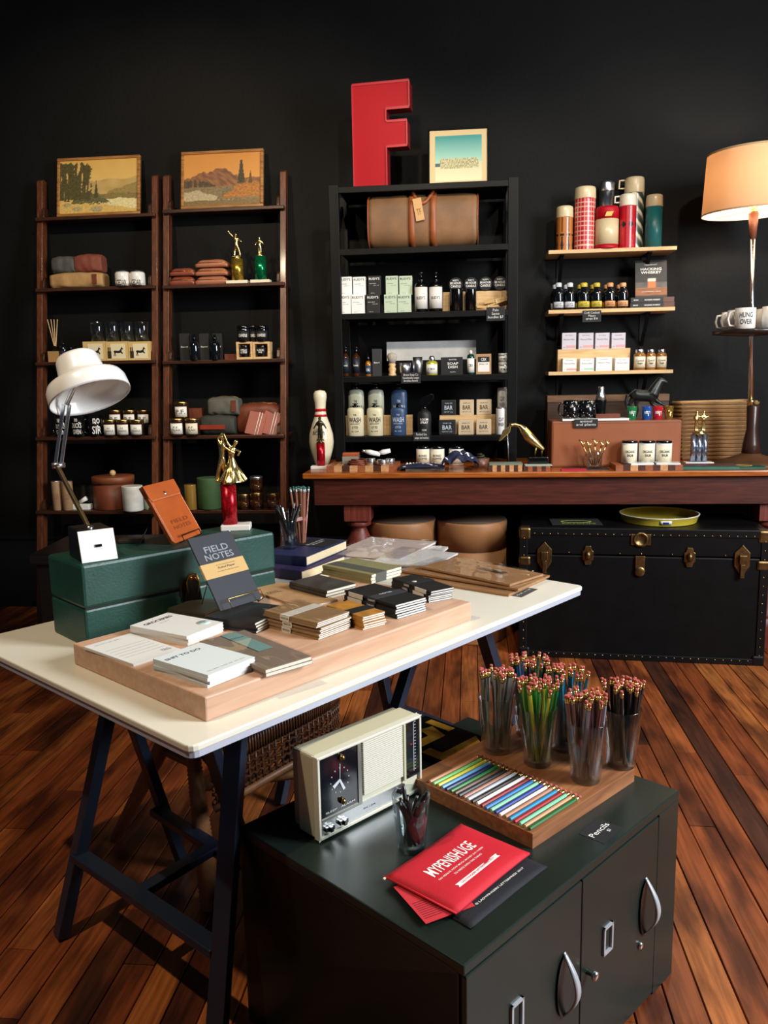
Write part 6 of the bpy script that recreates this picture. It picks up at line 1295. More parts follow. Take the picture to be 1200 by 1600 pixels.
# ------------------------------------------------------------------ things on the work table
z = TZ
Yp = 4.28; cx, w_, h = EX(484.5, 522.5, 609, Yp, z); r = w_/2; h = .381*h/max(h, .001) if False else h
t = thing('bowling_pin', 'ivory bowling pin with two red neck bands', 'bowling pin', (cx, Yp, z))
PP = [(.50, 0), (.52, .02), (.72, .12), (.93, .24), (1, .33), (.95, .43), (.72, .56), (.50, .66), (.44, .72), (.42, .76), (.46, .84), (.53, .90), (.52, .95), (.40, .985), (0, 1)]
MB().lathe([(a*r, b_*h) for a, b_ in PP], 32).build('pin_body', mat('ivory_pin', '#e3d9bd', .25, coat=.4, var=.04, scale=6), t)
for b0, b1, a in ((.655, .685, .49), (.725, .76, .445)): MB().lathe([(r*(a+.02), h*b0), (r*(a), h*b1)], 32, cap=False).build('neck_band', M_fr, t, solid=.001)
q = txt(t, 'BOWL', mat('dark_green_print', '#24382c', .5), (0, 0, h*.45), h*.05, r*1.1, bend=r*.96); MB().lathe([(.012, 0), (.012, .003), (0, .0035)], 14, mx=Matrix.Translation((r*.1, -r*1.0, h*.37)) @ Matrix.Rotation(R(90), 4, 'X')).build('red_star_print', M_fr, t)
trophy('small trophy with a red glitter column in front of the bowling pin', 502, 30, 724, 692, 650, Yp-.09, z, M_glit_r, 'stand', 13, M_marble, mat('dark_bronze', '#4a4632', .3, .8))
# checkered block boards with leather goods
def striped(label, p0, p1, Y, dep, h, cs, n, rz=0):
    x0 = XX(p0, Y, z); x1 = XX(p1, Y, z); w_ = x1-x0; t = thing('cutting_board', label, 'board', ((x0+x1)/2, Y+dep/2, z), rz)
    for i in range(n): MB().box(-w_/2+w_*i/n, -w_/2+w_*(i+1)/n, -dep/2, dep/2, 0, h).build('wood_strip', cs[i % len(cs)], t)
    return t
W_d = wood('walnut_strip', '#3c2014', '#54301e', .45, axis=1); W_m = wood('maple_strip', '#b98452', '#d0a070', .45, axis=1); W_c = wood('cherry_strip', '#8a4a2a', '#a45e38', .45, axis=1)
striped('low end-grain block board carrying leather and tins', 510, 620, 4.04, .22, .028, [W_c, W_m, W_d, W_m], 9); zt = z+.028
def strap_pile(label, px, py, s, m, name='leather_strap'):
    p = PY(px, py, 4.10); t = thing(name, label, 'strap', (XX(px, 4.10, zt), 4.10, zt), 0); rs = random.Random(px)
    for j in range(3): pts = [(s*(1-.2*j)*math.cos(a)+.006*math.sin(3*a+j), s*.6*math.sin(a), .006+.009*j+.003*math.sin(2*a)) for a in [R(q) for q in range(0, 360, 24)]]; MB().tube(pts, .0055, 6, closed=True).build('coil', m, t)
strap_pile('coiled dark leather belt on the block board', 560, 722, .05, M_brownlea); strap_pile('coiled tan leather cord on the block board', 578, 722, .03, M_leather)
carton('wallet_box', 'brown leather wallet on a grey card box on the block board', 'wallet', 535, 560, 713, 4.13, zt, .07, mat('grey_card', '#8d8478', .6)); cx, w_, h = EX(535, 560, 713, 4.13, zt)
one(MB().cb((0, 0, .008), (.085, .07, .016)), 'leather_wallet', 'brown leather wallet resting on the grey card box', 'wallet', M_leather, (cx, 4.165, zt+h), R(4), bevel=.003)
for i, (a, b_, pt, dy, k) in enumerate(((571, 587, 716, 0, 'left'), (589, 606, 718, -.02, 'middle'), (603, 617, 716, .01, 'right'))): jar('silver_tin', k+' low silver tin on the block board', 'tin', a, b_, pt, 4.09+dy, zt, M_steel, M_chrome, .3, None, group='silver tins')
z3 = PY(594, 716, 4.10).z
for i, (a, b_, k) in enumerate((((570, 705), (594, 710), 'left'), ((592, 708), (610, 704), 'right'))):
    pa_ = PY(*a, 4.12); pb2 = PY(*b_, 4.12); t = thing('cream_tube', k+' white squeeze tube lying over the silver tins', 'tube', ((pa_+pb2)/2)); c2 = (pa_+pb2)/2
    MB().tube([pa_-c2, (pa_-c2)*.3, pb2-c2], [.008, .014, .011], 10).build('tube_body', M_cer, t); MB().tube([(pa_-c2)*1.0, (pa_-c2)*1.35], .007, 10).build('cap', M_steel, t)
# folded navy bandanas
M_nav = mat('navy_cotton', '#171d3c', .8, var=.2, scale=60)
def cloth(label, p0, p1, pt, Y, dep, seed, n=14, peak=1.0):
    cx, w_, h = EX(p0, p1, pt, Y, z); t = thing('bandana', label, 'bandana', (cx, Y+dep/2, z))
    fz = lambda u, v: ((u-.5)*w_, (v-.5)*dep, max(.003, h*(.35+.65*math.sin(math.pi*u)**.6*math.sin(math.pi*min(1, v*.9+.08))**.6+.28*peak*nz(u*6+seed, v*5, seed))))
    m = MB().grid(26, 18, fz); 
    m.build('cloth', M_nav, t, solid=.003)
    for i in range(9):
        u = .12+.76*((i*.381) % 1); v = .08+.5*((i*.618) % 1); x, y, zz = fz(u, v); rr_ = .010
        MB().grid(5, 2, lambda a, b_: (lambda q: (q[0], q[1]-.002, q[2]+.0022))(fz(min(1, u+.06*a-.03*b_), min(1, v+.10*b_)))).build('white_motif', wht, t)
    return t
cloth('flat folded navy patterned bandana before the white jars', 622, 694, 726, 4.02, .14, 1, peak=.4); cloth('crumpled navy patterned bandana piled on the table', 690, 748, 708, 4.0, .13, 4)
t = thing('bead_card', 'narrow white beaded card behind the flat bandana', 'card', (XX(663, 4.17, z), 4.17, z)); MB().box(-.095, .095, 0, .02, 0, .022).build('card', M_cer, t)
for i in range(12): MB().ball((-.088+.016*i, .0, .024), .006, 8).build('bead', M_cer, t)
cx, w_, h = EX(737, 765, 712, 4.18, z); r = w_/2
t = thing('terracotta_dish', 'shallow brown dish heaped with dark cord behind the bandana', 'dish', (cx, 4.18, z)); MB().lathe([(r*.75, 0), (r, h*.8), (r*.95, h*.8), (r*.7, h*.15), (0, h*.1)], 24, cap=False).build('dish', mat('brown_dish', '#6a3f2a', .4), t); MB().tube([(r*.6*math.cos(a)*(1-.02*i), r*.6*math.sin(a), h*.6+.004*i*.3) for i, a in enumerate([R(q*35) for q in range(30)])], .005, 6).build('cord', mat('olive_cord', '#3a3320', .7), t)
striped('striped walnut and maple board with a green notebook, left of its pair', 763, 816, 3.995, .12, .030, [W_d, W_m], 8); striped('striped walnut and maple board under the brass crane', 818, 860, 3.995, .12, .024, [W_d, W_c], 6)
c_ = (XX(790, 4.05, z+.03), 4.05, z+.0302); t = thing('memo_book', 'grey green memo book on the left striped board', 'notebook', c_, 0); MB().box(-.08, .08, -.045, .045, 0, .007).build('cover', mat('sage_grey_cover', '#77806e', .6), t); 
c_ = (XX(841, 4.04, z+.024), 4.04, z+.0242); one(MB().box(-.065, .065, -.035, .035, 0, .003), 'slip_card', 'pale mint paper slip on the right striped board', 'card', mat('pale_mint_paper', '#a9b8ac', .6), c_)
# brass crane
p0_ = PY(846, 712, 4.13); t = thing('brass_crane', 'brass crane figurine with outstretched neck and long bill', 'figurine', (p0_.x, 4.13, z)); q = lambda px, py: tuple(PY(px, py, 4.13)-Vector((p0_.x, 4.13, z)))
m = MB(); m.tube([q(850, 703), q(838, 693), q(826, 682), q(818, 671), q(812, 665), q(804, 664)], [.008, .020, .026, .020, .010, .008], 12); m.tube([q(812, 667), q(806, 663), q(799, 664)], [.008, .008, .009], 10)
m.ball(q(799, 664), .011, 12); m.build('bird_body', M_gold, t, remesh=.003)
m = MB(); m.prism([(q(799, 664)[0], q(799, 664)[2]), (q(786, 672)[0], q(786, 672)[2]), (q(779, 690)[0], q(779, 690)[2]), (q(783, 688)[0], q(783, 688)[2]), (q(797, 675)[0], q(797, 675)[2])], -.006, .006, axis='y'); m.build('leaf_bill', M_gold, t, bevel=.003)
MB().tube([q(793, 676), q(795, 724)], .002, 6).build('thin_stem', M_steel, t)
for a in (838, 848): MB().tube([q(a, 697), q(a-2, 712)], .004, 6).build('leg', M_gold, t)
MB().cb((q(840, 716)[0], 0, .03), (.10, .07, .06)).build('stand', M_gloss, t, bevel=.006)
# rusty brown box with goods
Yb = 4.16; cx, w_, h = EX(861, 1063, 657, Yb, z); z4 = z+h
t = thing('steel_box', 'rust orange painted steel box standing on the work table', 'box', (cx, Yb+.11, z)); MB().box(-w_/2, w_/2, -.11, .11, 0, h).build('box_body', mat('rust_orange_paint', '#86492a', .55, var=.15, scale=6, bump=.1, bscale=30), t, bevel=.008); MB().box(-w_/2+.01, w_/2-.01, -.1115, -.11, h*.05, h*.93).build('front_panel', mat('rust_orange_panel', '#94532f', .5, var=.12, scale=5), t)
cx, w_, h = EX(854, 1042, 617, 4.46, z); t = thing('wooden_crate', 'dark old wooden crate behind the rust box', 'crate', (cx, 4.5, z)); MB().box(-w_/2, w_/2, -.04, .08, 0, h*.9).build('crate_body', wood('old_crate_wood', '#2e1f16', '#4a3020', .6), t, bevel=.003); MB().box(-w_/2, w_/2, -.045, .085, h*.9, h).build('rim_slat', wood('worn_rim', '#5a3a22', '#7c5a3a', .6), t)
z = z4; cxs, ws, hs = EX(879, 983, 655, Yb+.02, z)
x0 = XX(879, Yb-.005, z); x1 = XX(983, Yb-.005, z); one(MB().box(x0, x1, 0, .10, 0, .011), 'white_shelf_board', 'thin white board on the rust box carrying the speckled mugs', 'board', M_cer, (0, Yb-.005, z4+.0002)); zb_ = z4+.0115
M_speck = mat('black_speckled_enamel', '#0b0b0d', .2, coat=.4); 
nt = M_speck.node_tree; vn = nt.nodes.new('ShaderNodeTexVoronoi'); vn.inputs['Scale'].default_value = 90; tcn = nt.nodes.new('ShaderNodeTexCoord'); nt.links.new(tcn.outputs['Object'], vn.inputs['Vector']); crp = nt.nodes.new('ShaderNodeValToRGB'); crp.color_ramp.elements[0].position = .18; crp.color_ramp.elements[0].color = (.8, .8, .8, 1); crp.color_ramp.elements[1].position = .24; crp.color_ramp.elements[1].color = (.004, .004, .005, 1); nt.links.new(vn.outputs['Distance'], crp.inputs[0]); nt.links.new(crp.outputs[0], nt.nodes['Principled BSDF'].inputs['Base Color'])
for (a, b_, k) in ((880, 905, 'left'), (905, 929.5, 'right')): mug(k+' black enamel mug with white speckles on the rust box', a, b_, 625.5, Yb+.04, zb_, M_speck, None, None, -1 if k == 'left' else 1, 'speckled mugs')
bottle('cocktail_shaker', 'dark cocktail shaker with a steel top', 'shaker', 929.5, 947, 604, Yb+.05, zb_, [(.75, 0), (.8, .02), (1, .55), (1, .58)], mat('dark_shaker_steel', '#23262b', .25, .8), [('steel_top', [(1, .58), (.85, .70), (.6, .82), (.55, .84), (.58, .95), (.45, 1)], M_steel)])
t = carton('leather_tag_card', 'small brown slab lying on the white board', 'card', 931, 969, 647, Yb+.0, zb_, .07, M_brownlea)
signcard('grey tag lettered animal hanging on the rust box', 897, 934, 655, 668, Yb-.012, 'animal\nand plants')
# toy horse
Yh = Yb+.13; x0 = XX(1008, Yh, z4); t = thing('horse_figurine', 'dark bronze running horse figurine on the rust box', 'figurine', (x0, Yh, z4)); q = lambda px, py: tuple(PY(px, py, Yh)-Vector((x0, Yh, z4)))
m = MB(); m.tube([q(986, 620), q(993, 617), q(1005, 618), q(1017, 619), q(1024, 618)], [.020, .030, .029, .030, .020], 12)
m.tube([q(1019, 617), q(1024, 607), q(1030, 597), q(1033, 593)], [.034, .028, .020, .016], 10); m.tube([q(1030, 594), q(1036, 595), q(1043, 598)], [.017, .015, .009], 8); m.tube([q(1031, 593), q(1030, 589)], [.005, .002], 6)
for pts in (((989, 622), (984, 631), (987, 638), (981, 647), (983, 650)), ((996, 622), (994, 632), (997, 640), (993, 652)), ((1021, 622), (1030, 629), (1038, 633), (1036, 642), (1039, 644)), ((1017, 622), (1019, 632), (1028, 636), (1031, 644))):
    m.tube([q(*p) for p in pts], [.015, .010, .006, .005, .006][:len(pts)], 8)
m.tube([q(986, 617), q(980, 618), q(978, 628), q(979, 640)], [.006, .009, .009, .003], 8); m.tube([q(1020, 606), q(1026, 595), q(1030, 590)], [.006, .007, .004], 6)
m.build('horse_body', mat('dark_bronze_horse', '#2c2e2d', .35, .5), t, remesh=.0035); MB().tube([q(993, 652), q(993, 657)], .004, 6).build('support_pin', M_steel, t)
for (a, b_, c, k) in ((978.5, 995, '#1f6a3c', 'green'), (1002, 1018, '#1f4a8c', 'blue'), (1018.5, 1036, '#a81c22', 'red'), (1037, 1052, '#a8843c', 'brass')):
    cx, w_, h = EX(a, b_, 635 if k != 'brass' else 634, Yb+.03, z4); r = w_/2; t = thing('shot_glass', k+' shot glass standing on the rust box', 'glass', (cx, Yb+.03, z4), 0, 'coloured shot glasses')
    MB().lathe([(r*.78, 0), (r*.8, h*.1), (r, h), (r*.9, h), (r*.72, h*.2), (0, h*.16)], 20, cap=False).build('cup', mat('shot_'+c[1:], c, .15, .7 if k == 'brass' else 0, coat=.5), t); txt(t, 'PARTY' if k != 'brass' else '*', wht if k != 'brass' else M_lidgold, (0, 0, h*.55), h*.22, r*1.2, bend=r*.95, bold=.02)
z = TZ
# gold swizzle hands in a glass, booklets
Yg = 4.08; cx, w_, h = EX(916.5, 941, 706, Yg, z); r = w_/2
one(MB().box(-.065, .065, -.045, .045, 0, .004), 'slate_coaster', 'thin black coaster under the glass of gold stirrers', 'coaster', M_card, (cx, Yg, z), bevel=.001)
t = thing('drinking_glass', 'faceted small glass holding the gold stirrers', 'glass', (cx, Yg, z+.004)); tumbler(r*.95, r, h, .003, .012).build('tumbler', M_glass, t)
for i, (px, py) in enumerate(((908, 690), (919, 692), (930, 689), (941, 692), (950, 690))):
    e = PY(px, py, Yg+.01*(i % 2)); b0 = Vector((cx+(px-929)*.0006, Yg, z+.02)); t = thing('cocktail_stirrer', ['leftmost', 'second', 'middle', 'fourth', 'rightmost'][i]+' gold branch-shaped stirrer in the small glass', 'stirrer', b0, 0, 'gold stirrers'); d = e-b0
    MB().tube([(0, 0, 0), d*.6, d*.8], .003, 6).tube([d*.78, d*.95, d*.98+Vector((-.012, 0, .012))], [.005, .006, .003], 6).tube([d*.85, d*1.02], [.005, .003], 6).tube([d*.8, d*.92+Vector((.012, 0, .008))], [.005, .003], 6).build('branch', M_gold, t)
one(MB().box(-.06, .06, 0, .05, 0, .008), 'booklet', 'small red booklet lying at the table edge', 'booklet', mat('red_booklet', '#b02030', .5), (XX(897, 3.99, z), 3.99, z), R(-2)); x = XX(892, 4.06, z); one(MB().box(-.04, .04, 0, .05, 0, .006), 'booklet', 'small black booklet behind the red one', 'booklet', M_card, (x, 4.045, z))
# jars on striped board
striped('striped walnut, maple and cherry board under three white jars', 962, 1067, 3.99, .17, .026, [W_c, W_d, W_m, W_d], 9); zt = z+.0262
for (a, b_, k) in ((970.5, 995, 'left'), (997.5, 1022.5, 'middle'), (1024, 1049, 'right')): jar('candle_jar', k+' white-labelled organic jar on the striped board', 'jar', a, b_, 688, 4.10, zt, M_rw, M_gloss, .12, M_cream, 'ORGANIC\nBALM', ink, 'white jars on the striped board', labz=(.08, .92), txh=.32)
for (px, k, rz) in ((1000, 'left', 8), (1043, 'right', -6)):
    t = thing('business_cards', k+' small stack of white printed cards before the jars', 'cards', (XX(px, 4.035, zt), 4.035, zt), R(rz), 'white card stacks'); MB().box(-.055, .055, -.035, .035, 0, .008).build('cards', M_cer, t); txt(t, 'shop small', ink, (.01, .01, .0085), .008, .06, UPR)
# basket
Yk = 4.46; x0 = XX(1061, Yk, z); x1 = XX(1181, Yk, z); hb_ = PY(1120, 627, Yk).z-z; w_ = x1-x0; t = thing('woven_basket', 'large coiled wicker basket at the right end of the table', 'basket', ((x0+x1)/2, Yk+.10, z))
M_wk = mat('wicker', '#b5864f', .6, var=.25, scale=120); M_wk2 = mat('wicker_rim', '#c79c66', .6, var=.2, scale=120); n = 15
for i in range(n):
    zz = hb_*(i+.5)/n; k = .93+.09*i/n; pts = []
    for a in range(0, 360, 6): c_, s_ = math.cos(R(a)), math.sin(R(a)); pts.append((w_/2*k*math.copysign(abs(c_)**.35, c_), .10*k*math.copysign(abs(s_)**.35, s_), zz+.003*math.sin(R(a)*2)))
    m = MB(); m.tube(pts, hb_/n*.56, 6, closed=True); 
    m.build('coil', M_wk2 if i >= n-2 else M_wk, t)
m = MB()
for i in range(0, n):
    zz = hb_*(i+.5)/n; k = .93+.09*i/n
    for j in range(60): x = w_/2*k*(-.97+1.94*j/59); m.cb((x, -.10*k-hb_/n*.55, zz), (.003, .003, hb_/n*.7), 0, (0, .35, 0))
tag(m.build('stitch_wrap', mat('stitch_wicker', '#7a5530', .7), t), kind='stuff')
trophy('trophy with two gold musicians on shimmering silver columns', 1091, 44, 718, 678, 641, 4.22, z, mat('holographic_foil', '#a9b4c8', .2, .9, var=.5, scale=120), 'duo', 26, M_marble, M_gold, 3)
# books at the right end
for (px, dx, Y, w_, d_, h, c, lb, rz) in ((1108, 0, 4.03, .26, .13, .018, '#3b6a58', 'green-edged book lying at the table front', -4), (1163, 0, 4.03, .17, .12, .014, '#1f4f3a', 'dark green decorated book at the right table end', 3)):
    t = thing('flat_book', lb, 'book', (XX(px, Y, z), Y+.03, z), R(rz)); MB().box(-w_/2, w_/2, -d_/2, d_/2, 0, h*.2).box(-w_/2, w_/2, -d_/2, d_/2, h*.8, h).box(-w_/2, w_/2, -d_/2, -d_/2+.002, 0, h).build('cover', mat('cover_'+c[1:], c, .5, var=.15, scale=12), t); MB().box(-w_/2+.002, w_/2-.002, -d_/2+.003, d_/2-.002, h*.2, h*.8).build('pages', M_page, t)
    if '1f4f' in c: MB().lathe([(.045, h), (.045, h+.001), (.036, h+.001), (.036, h)], 32, sy=.7, cap=False).build('printed_oval', gold_p, t)
    else: MB().box(-w_/2+.004, w_/2-.004, -d_/2+.004, d_/2-.004, h, h+.0006).build('cover_print', mat('maroon_cover', '#5a3a34', .4, var=.4, scale=9), t)
# ------------------------------------------------------------------ floor lamp with tray table and mugs (stands on the table)
Lx = XX(1172, 4.24, z); LYp = 4.24; lt = PY(1177.5, 366, LYp); t = thing('standing_lamp', 'mid-century lamp with drum shade, steel pole and round tray table', 'lamp', (Lx, LYp, z))
f_ = lambda px, py: tuple(PY(px, py, LYp)-Vector((Lx, LYp, z)))
MB().lathe([(.19, 0), (.19, .008), (.13, .022), (.05, .05), (.03, .07)], 40).build('base', mat('brown_lamp_base', '#5c3a22', .5, var=.2, scale=10), t)
bw = f_(1173, 632); MB().lathe([(.045, .05), (.040, .10), (.026, bw[2]*.6), (.030, bw[2]*.96), (.024, bw[2])], 24).build('lower_stem', mat('walnut_stem', '#3a2018', .35, coat=.2), t)
MB().tube([bw, f_(1176.5, 372)], .0115, 16).build('pole', M_chrome, t); MB().lathe([(.02, bw[2]-.004), (.016, bw[2]+.012), (.02, bw[2]+.016), (.012, bw[2]+.024)], 18, (bw[0], 0, 0)).build('collar', M_gold, t)
a_ = Vector(f_(1176.5, 372)); b_ = Vector(f_(1177.5, 333)); MB().tube([a_, b_], [.014, .024], 18).build('upper_stem', mat('teak_stem', '#8a5038', .4), t)
sc = Vector(f_(1178.5, 333)); rS = (XX(1178.5, LYp, 2.1)-XX(1098.5, LYp, 2.1)); hS = PY(1178, 237, LYp).z-PY(1178, 333, LYp).z; print('lamp shade', rS, hS)
mx = Matrix.Translation(sc) @ Matrix.Rotation(R(-1.5), 4, 'Y') @ Matrix.Rotation(R(2), 4, 'X')
ms = bpy.data.materials.new('linen_shade'); ms.use_nodes = True; nt = ms.node_tree; bs = nt.nodes['Principled BSDF']; bs.inputs['Base Color'].default_value = lin('#d2ac88'); bs.inputs['Roughness'].default_value = .9
tr = nt.nodes.new('ShaderNodeBsdfTranslucent'); tr.inputs[0].default_value = lin('#e8c09a'); mxs = nt.nodes.new('ShaderNodeMixShader'); mxs.inputs[0].default_value = .17; nt.links.new(bs.outputs[0], mxs.inputs[1]); nt.links.new(tr.outputs[0], mxs.inputs[2]); nt.links.new(mxs.outputs[0], nt.nodes['Material Output'].inputs[0])
LIN = mat('white_shade_lining', '#f0e6d4', .9); nt = LIN.node_tree; tr = nt.nodes.new('ShaderNodeBsdfTranslucent'); tr.inputs[0].default_value = lin('#f6e2c4'); mxs = nt.nodes.new('ShaderNodeMixShader'); mxs.inputs[0].default_value = .45; nt.links.new(nt.nodes['Principled BSDF'].outputs[0], mxs.inputs[1]); nt.links.new(tr.outputs[0], mxs.inputs[2]); nt.links.new(mxs.outputs[0], nt.nodes['Material Output'].inputs[0])
MB().lathe([(rS, 0), (rS*.92, hS)], 56, cap=False, mx=mx).build('shade', ms, t); MB().lathe([(rS*.988, .001), (rS*.908, hS-.001)], 56, cap=False, mx=mx).build('shade_lining', LIN, t)
MB().lathe([(rS*1.003, 0), (rS*1.003, .008), (rS*.998, .008), (rS*.998, 0), (rS*1.003, 0)], 56, cap=False, mx=mx).lathe([(rS*.923, hS), (rS*.923, hS-.008), (rS*.918, hS-.008), (rS*.918, hS), (rS*.923, hS)], 56, cap=False, mx=mx).build('shade_trim', mat('shade_trim', '#c9a878', .7), t)
MB().tube([tuple(sc+Vector((0, 0, -.01))), tuple(sc+Vector((0, 0, .03)))], .016, 14).build('socket', M_gold, t)
MB().ball(tuple(sc+Vector((0, 0, .085))), .035, 16).build('bulb', mat('lit_bulb', '#ffe9cc', .5, emit=14, emitcol='#ffe6c4'), t)
m = MB()
for a in (0, 120, 240): m.tube([tuple(sc+Vector((0, 0, .012))), tuple(mx @ Vector((rS*.99*math.cos(R(a)), rS*.99*math.sin(R(a)), .012)))], .002, 6)
m.build('spider', M_gold, t)
l = bpy.data.lights.new('lamp_bulb_light', 'POINT'); l.energy = 14; l.color = (1, .86, .68); l.shadow_soft_size = .04; lo = bpy.data.objects.new('lamp_bulb_light', l); COL.objects.link(lo); lo.location = Vector((Lx, LYp, z))+sc+Vector((0, -.0, .14))
tz_ = PY(1172, 516, LYp).z-z; tx = f_(1173.5, 516)[0]; rT = XX(1173, LYp, z+tz_)-XX(1114, LYp, z+tz_)
MB().lathe([(.02, tz_-.03), (rT*.98, tz_-.018), (rT, tz_-.010), (rT, tz_), (0, tz_)], 48, (tx, 0, 0)).build('tray_table', mat('dark_tray', '#2a211d', .35, coat=.2), t)
zM = z+tz_; M_mug = mat('white_mug_glaze', '#e9e6df', .2, coat=.3)
mug('white mug lettered hung over at the front of the lamp tray', 1147.5, 1179.5, 481.5, LYp-.12, zM, M_mug, 'HUNG\nOVER', ink, -1, 'white mugs on the lamp tray', txh=.56, bold=.03, rz=R(-12))
mug('white mug behind the hung over mug', 1136, 1166, 485, LYp-.02, zM, M_mug, None, ink, -1, 'white mugs on the lamp tray', rz=R(-8)); mug('white mug farthest left and back on the lamp tray', 1127, 1156, 488, LYp+.08, zM, M_mug, None, ink, -1, 'white mugs on the lamp tray', rz=R(-5))
mug('white mug cut by the right edge nearest the front', 1190, 1222, 479, LYp-.13, zM, M_mug, 'FUNG\nOVER', ink, 1, 'white mugs on the lamp tray', txh=.56, bold=.03); mug('white mug just right of the lamp pole', 1181, 1211, 483, LYp-.03, zM, M_mug, 'F', ink, 1, 'white mugs on the lamp tray', txh=.3)
# ------------------------------------------------------------------ black steamer trunk under the table
KX0 = XX(811, 3.90, 0); KX1 = XX(1182, 3.90, 0); kY = 3.86; kw = KX1-KX0; kh = PY(1000, 827, kY).z
t = thing('steamer_trunk', 'black steamer trunk with brass latches under the work table', 'trunk', ((KX0+KX1)/2, kY, 0), R(-4.5)); kd = .50
M_tk = mat('black_trunk_fibre', '#060708', .45, var=.4, scale=12, bump=.1, bscale=25, spec=.22); M_edge = mat('black_trunk_edging', '#0a0a0c', .4, spec=.3)
lz = kh*.80
MB().box(-kw/2, kw/2, 0, kd, 0, lz-.002).build('trunk_body', M_tk, t, bevel=.006); MB().box(-kw/2-.002, kw/2+.002, -.002, kd, lz+.002, kh).build('lid', M_tk, t, bevel=.006)
for a in ((-kw/2-.004, kw/2+.004, kh-.035, kh+.002), (-kw/2-.004, kw/2+.004, 0, .032)): MB().box(a[0], a[1], -.006, .03, a[2], a[3]).build('edge_band', M_edge, t, bevel=.003)
for s in (-1, 1): MB().box(min(s*kw/2+s*.004, s*(kw/2-.035)), max(s*kw/2+s*.004, s*(kw/2-.035)), -.006, .03, .033, kh-.036).build('edge_band', M_edge, t, bevel=.003)
nail = MB().ball((0, 0, 0), .0034, 8, sy=.6).mesh('nail', M_lidgold); NL = []
for i in range(30): x = -kw/2+.03+(kw-.06)*i/29; NL += [(x, kh-.026), (x, .022)]
for i in range(14): zz = .05+(kh-.10)*i/13; NL += [(-kw/2+.018, zz), (kw/2-.018, zz)]
for i in range(9): NL.append((-kw/2+.09+(kw-.18)*i/8+(.02 if i % 2 else 0), lz+.012))
for (x, zz) in NL: o = bpy.data.objects.new('nail', nail); COL.objects.link(o); o.parent = t; o.location = (x, -.007, zz)
M_br2 = mat('tarnished_brass', '#7c6440', .36, .95, var=.35, scale=50)
def plate(poly, x, zz, th=.004, nm='latch', mats=M_br2): return MB().prism([(x+a, zz+b) for a, b in poly], -.0065-th, -.003, axis='y').build(nm, mats, t, bevel=.0015)
shield = [(-.034, -.03), (-.012, -.066), (.012, -.066), (.034, -.03), (.034, .03), (0, .068), (-.034, .03)]
bracket = [(-.012, -.046), (.012, -.046), (.018, -.025), (.025, -.02), (.025, .02), (.018, .025), (.012, .046), (-.012, .046), (-.018, .025), (-.025, .02), (-.025, -.02), (-.018, -.025)]
kpx = lambda px: (px-811)/(1182-811)*kw-kw/2
for px in (849, 1144):
    o = plate(shield, kpx(px), lz-.005); MB().box(-.016, .016, -.03, -.008, -.02, .022).box(-.010, .010, -.026, -.012, -.085, -.02).build('hasp', M_br2, o, loc=(kpx(px), 0, lz-.005), bevel=.003)
for px in (916, 1068):
    o = plate(bracket, kpx(px), lz-.0); MB().lathe([(.014, 0), (.012, .014), (0, .018)], 16, mx=Matrix.Translation((kpx(px), -.010, lz)) @ Matrix.Rotation(R(90), 4, 'X') @ Matrix.Scale(1.6, 4, (0, 1, 0))).build('dowel', M_br2, o)
xc = kpx(995); o = MB().lathe([(.036, 0), (.036, .005), (.026, .009), (.024, .004), (0, .004)], 28, mx=Matrix.Translation((xc, -.006, kh-.048)) @ Matrix.Rotation(R(90), 4, 'X')).build('lock_plate', M_br2, t); MB().box(xc-.045, xc+.045, -.009, -.004, kh-.075, kh-.022).build('lock_backplate', M_br2, t, bevel=.004)
MB().box(xc-.022, xc+.022, -.012, -.003, lz-.06, lz+.002).lathe([(.024, 0), (.024, .010), (.016, .014), (0, .014)], 24, mx=Matrix.Translation((xc, -.004, lz-.072)) @ Matrix.Rotation(R(90), 4, 'X')).build('lock_hasp', M_br2, t, bevel=.002)
for s in (-1, 1):
    for z0_, z1_ in ((kh-.055, kh+.003), (lz-.055, lz-.01), (0, .05)): MB().box(min(s*(kw/2+.006), s*(kw/2-.05)), max(s*(kw/2+.006), s*(kw/2-.05)), -.009, .06, z0_, z1_).build('corner_cap', M_br2 if z0_ > .1 else M_edge, t, bevel=.010)
# round yellow beer tray and patch on the trunk lid
Yt = 4.0; cx = XX(1031, Yt+.06, kh); r = (XX(1092, Yt+.06, kh)-XX(970, Yt+.06, kh))/2; th_ = PY(1031, 812, Yt+.06-r).z-kh+.01
t = thing('serving_tray', 'round yellow and white tin tray lying on the black trunk', 'tray', (cx, Yt+.09, kh+.003)); hh = .035
MB().lathe([(r*.95, 0), (r, hh-.004), (r*1.02, hh), (r*1.02, hh-.003), (r*.985, hh-.007), (r*.93, .003), (0, .003)], 48, cap=False).build('tray_body', mat('yellow_tin', '#c9b23c', .35, coat=.3), t); MB().lathe([(r*1.02, hh), (r*1.025, hh+.003), (r*.985, hh+.002)], 48, cap=False).build('rim', M_cer, t, solid=.002)
q = MB().lathe([(r*.98, .008), (r*1.01, hh-.008)], 6, cap=False, a0=R(-100), a1=R(-84)).build('badge', M_cer, t, solid=.0015); MB().lathe([(r*.985, .013), (r*1.008, hh-.013)], 5, cap=False, a0=R(-96), a1=R(-88)).build('blue_badge_mark', mat('blue_badge', '#1f3f96', .4), t, solid=.004)
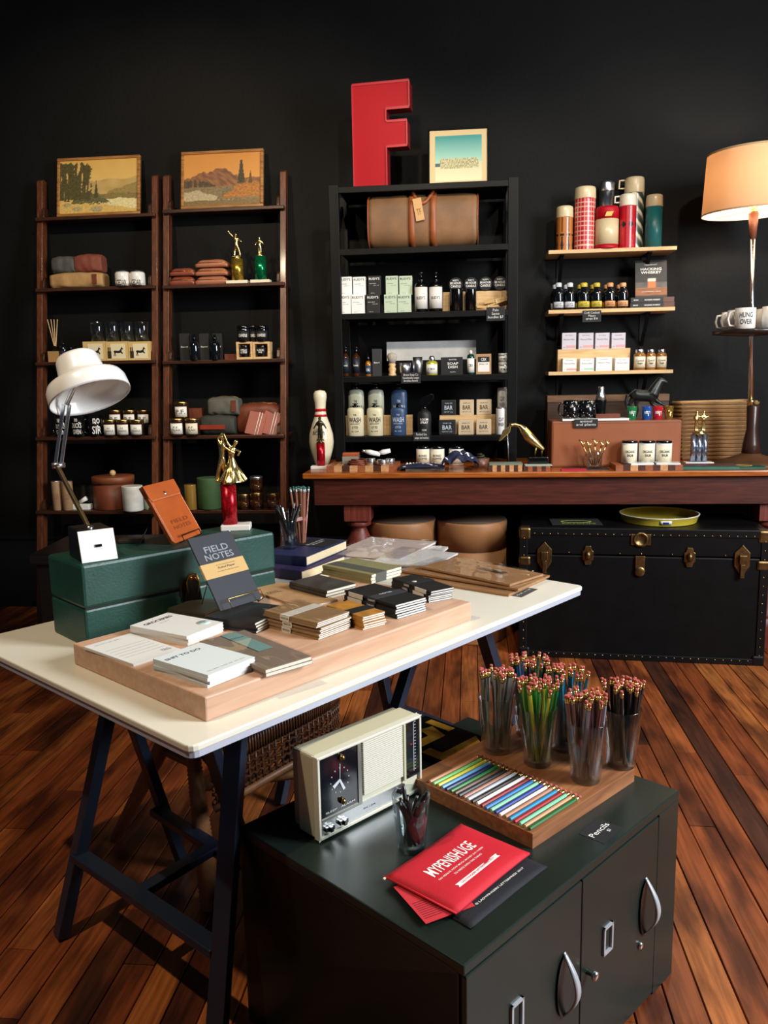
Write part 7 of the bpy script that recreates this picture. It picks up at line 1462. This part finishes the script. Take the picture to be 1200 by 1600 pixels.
t = thing('embroidered_patch', 'black garment with yellow printed oval on the trunk', 'garment', (XX(900, 4.0, kh), 4.02, kh+.002)); MB().box(-.12, .12, -.07, .09, 0, .006).build('cloth', mat('black_cloth', '#0e0e10', .85), t, bevel=.002); MB().lathe([(.075, .0065), (.075, .0072), (.066, .0072), (.066, .0065)], 36, sy=.45, cap=False).build('oval_print', mat('yellow_print', '#9aa83a', .6), t); txt(t, 'PATCHES', MATS['yellow_print'], (.01, -.052, .0068), .018, .16, UPR, .02)
# ------------------------------------------------------------------ drum stools under the table
for (a, b_, k) in ((580.5, 682.5, 'left'), (685, 790.5, 'right')):
    cx, w_, h = EX(a, b_, 812, 4.22, 0); r = w_/2; h = .63; t = thing('drum_stool', k+' round tan leather drum stool under the work table', 'stool', (cx, 4.22, 0), 0, 'drum stools')
    mt_ = mat('tan_drum_hide', '#9a6a42', .5, var=.15, scale=5)
    MB().lathe([(r*.97, 0), (r, .01), (r, h*.77)], 40).build('drum_body', mt_, t); MB().lathe([(r*1.01, h*.77+.003), (r*1.015, h-.012), (r*.99, h), (0, h+.002)], 40).build('lid', mt_, t)
    MB().lathe([(r*1.0, h*.765), (r*1.0, h*.775)], 40, cap=False).build('lid_seam', mat('dark_seam', '#3a2416', .7), t)
    MB().lathe([(r*.985, h+.001), (r*.985, h+.004), (0, h+.005)], 40).build('seat_pad', mat('dark_brown_pad', '#4a3a30', .6), t)
# dark trunk-like box at the far left behind the table
t = thing('wooden_chest', 'dark wooden chest with sloping lid on the floor beside the left ladder', 'chest', (XX(75, 3.6, .2), 3.55, 0), R(6)); 
ch_h = PY(60, 862, 3.6).z; w0 = XX(250, 3.6, .2)-XX(60, 3.6, .2); print('chest', ch_h, w0)
MB().box(0, w0, 0, .42, 0, ch_h-.05).build('chest_body', wood('black_brown_chest', '#0d0a08', '#17110d', .5), t, bevel=.004); MB().box(-.03, w0+.02, -.03, .45, ch_h-.05, ch_h).build('lid', wood('black_brown_lid', '#120e0b', '#1c1611', .45), t, bevel=.012)
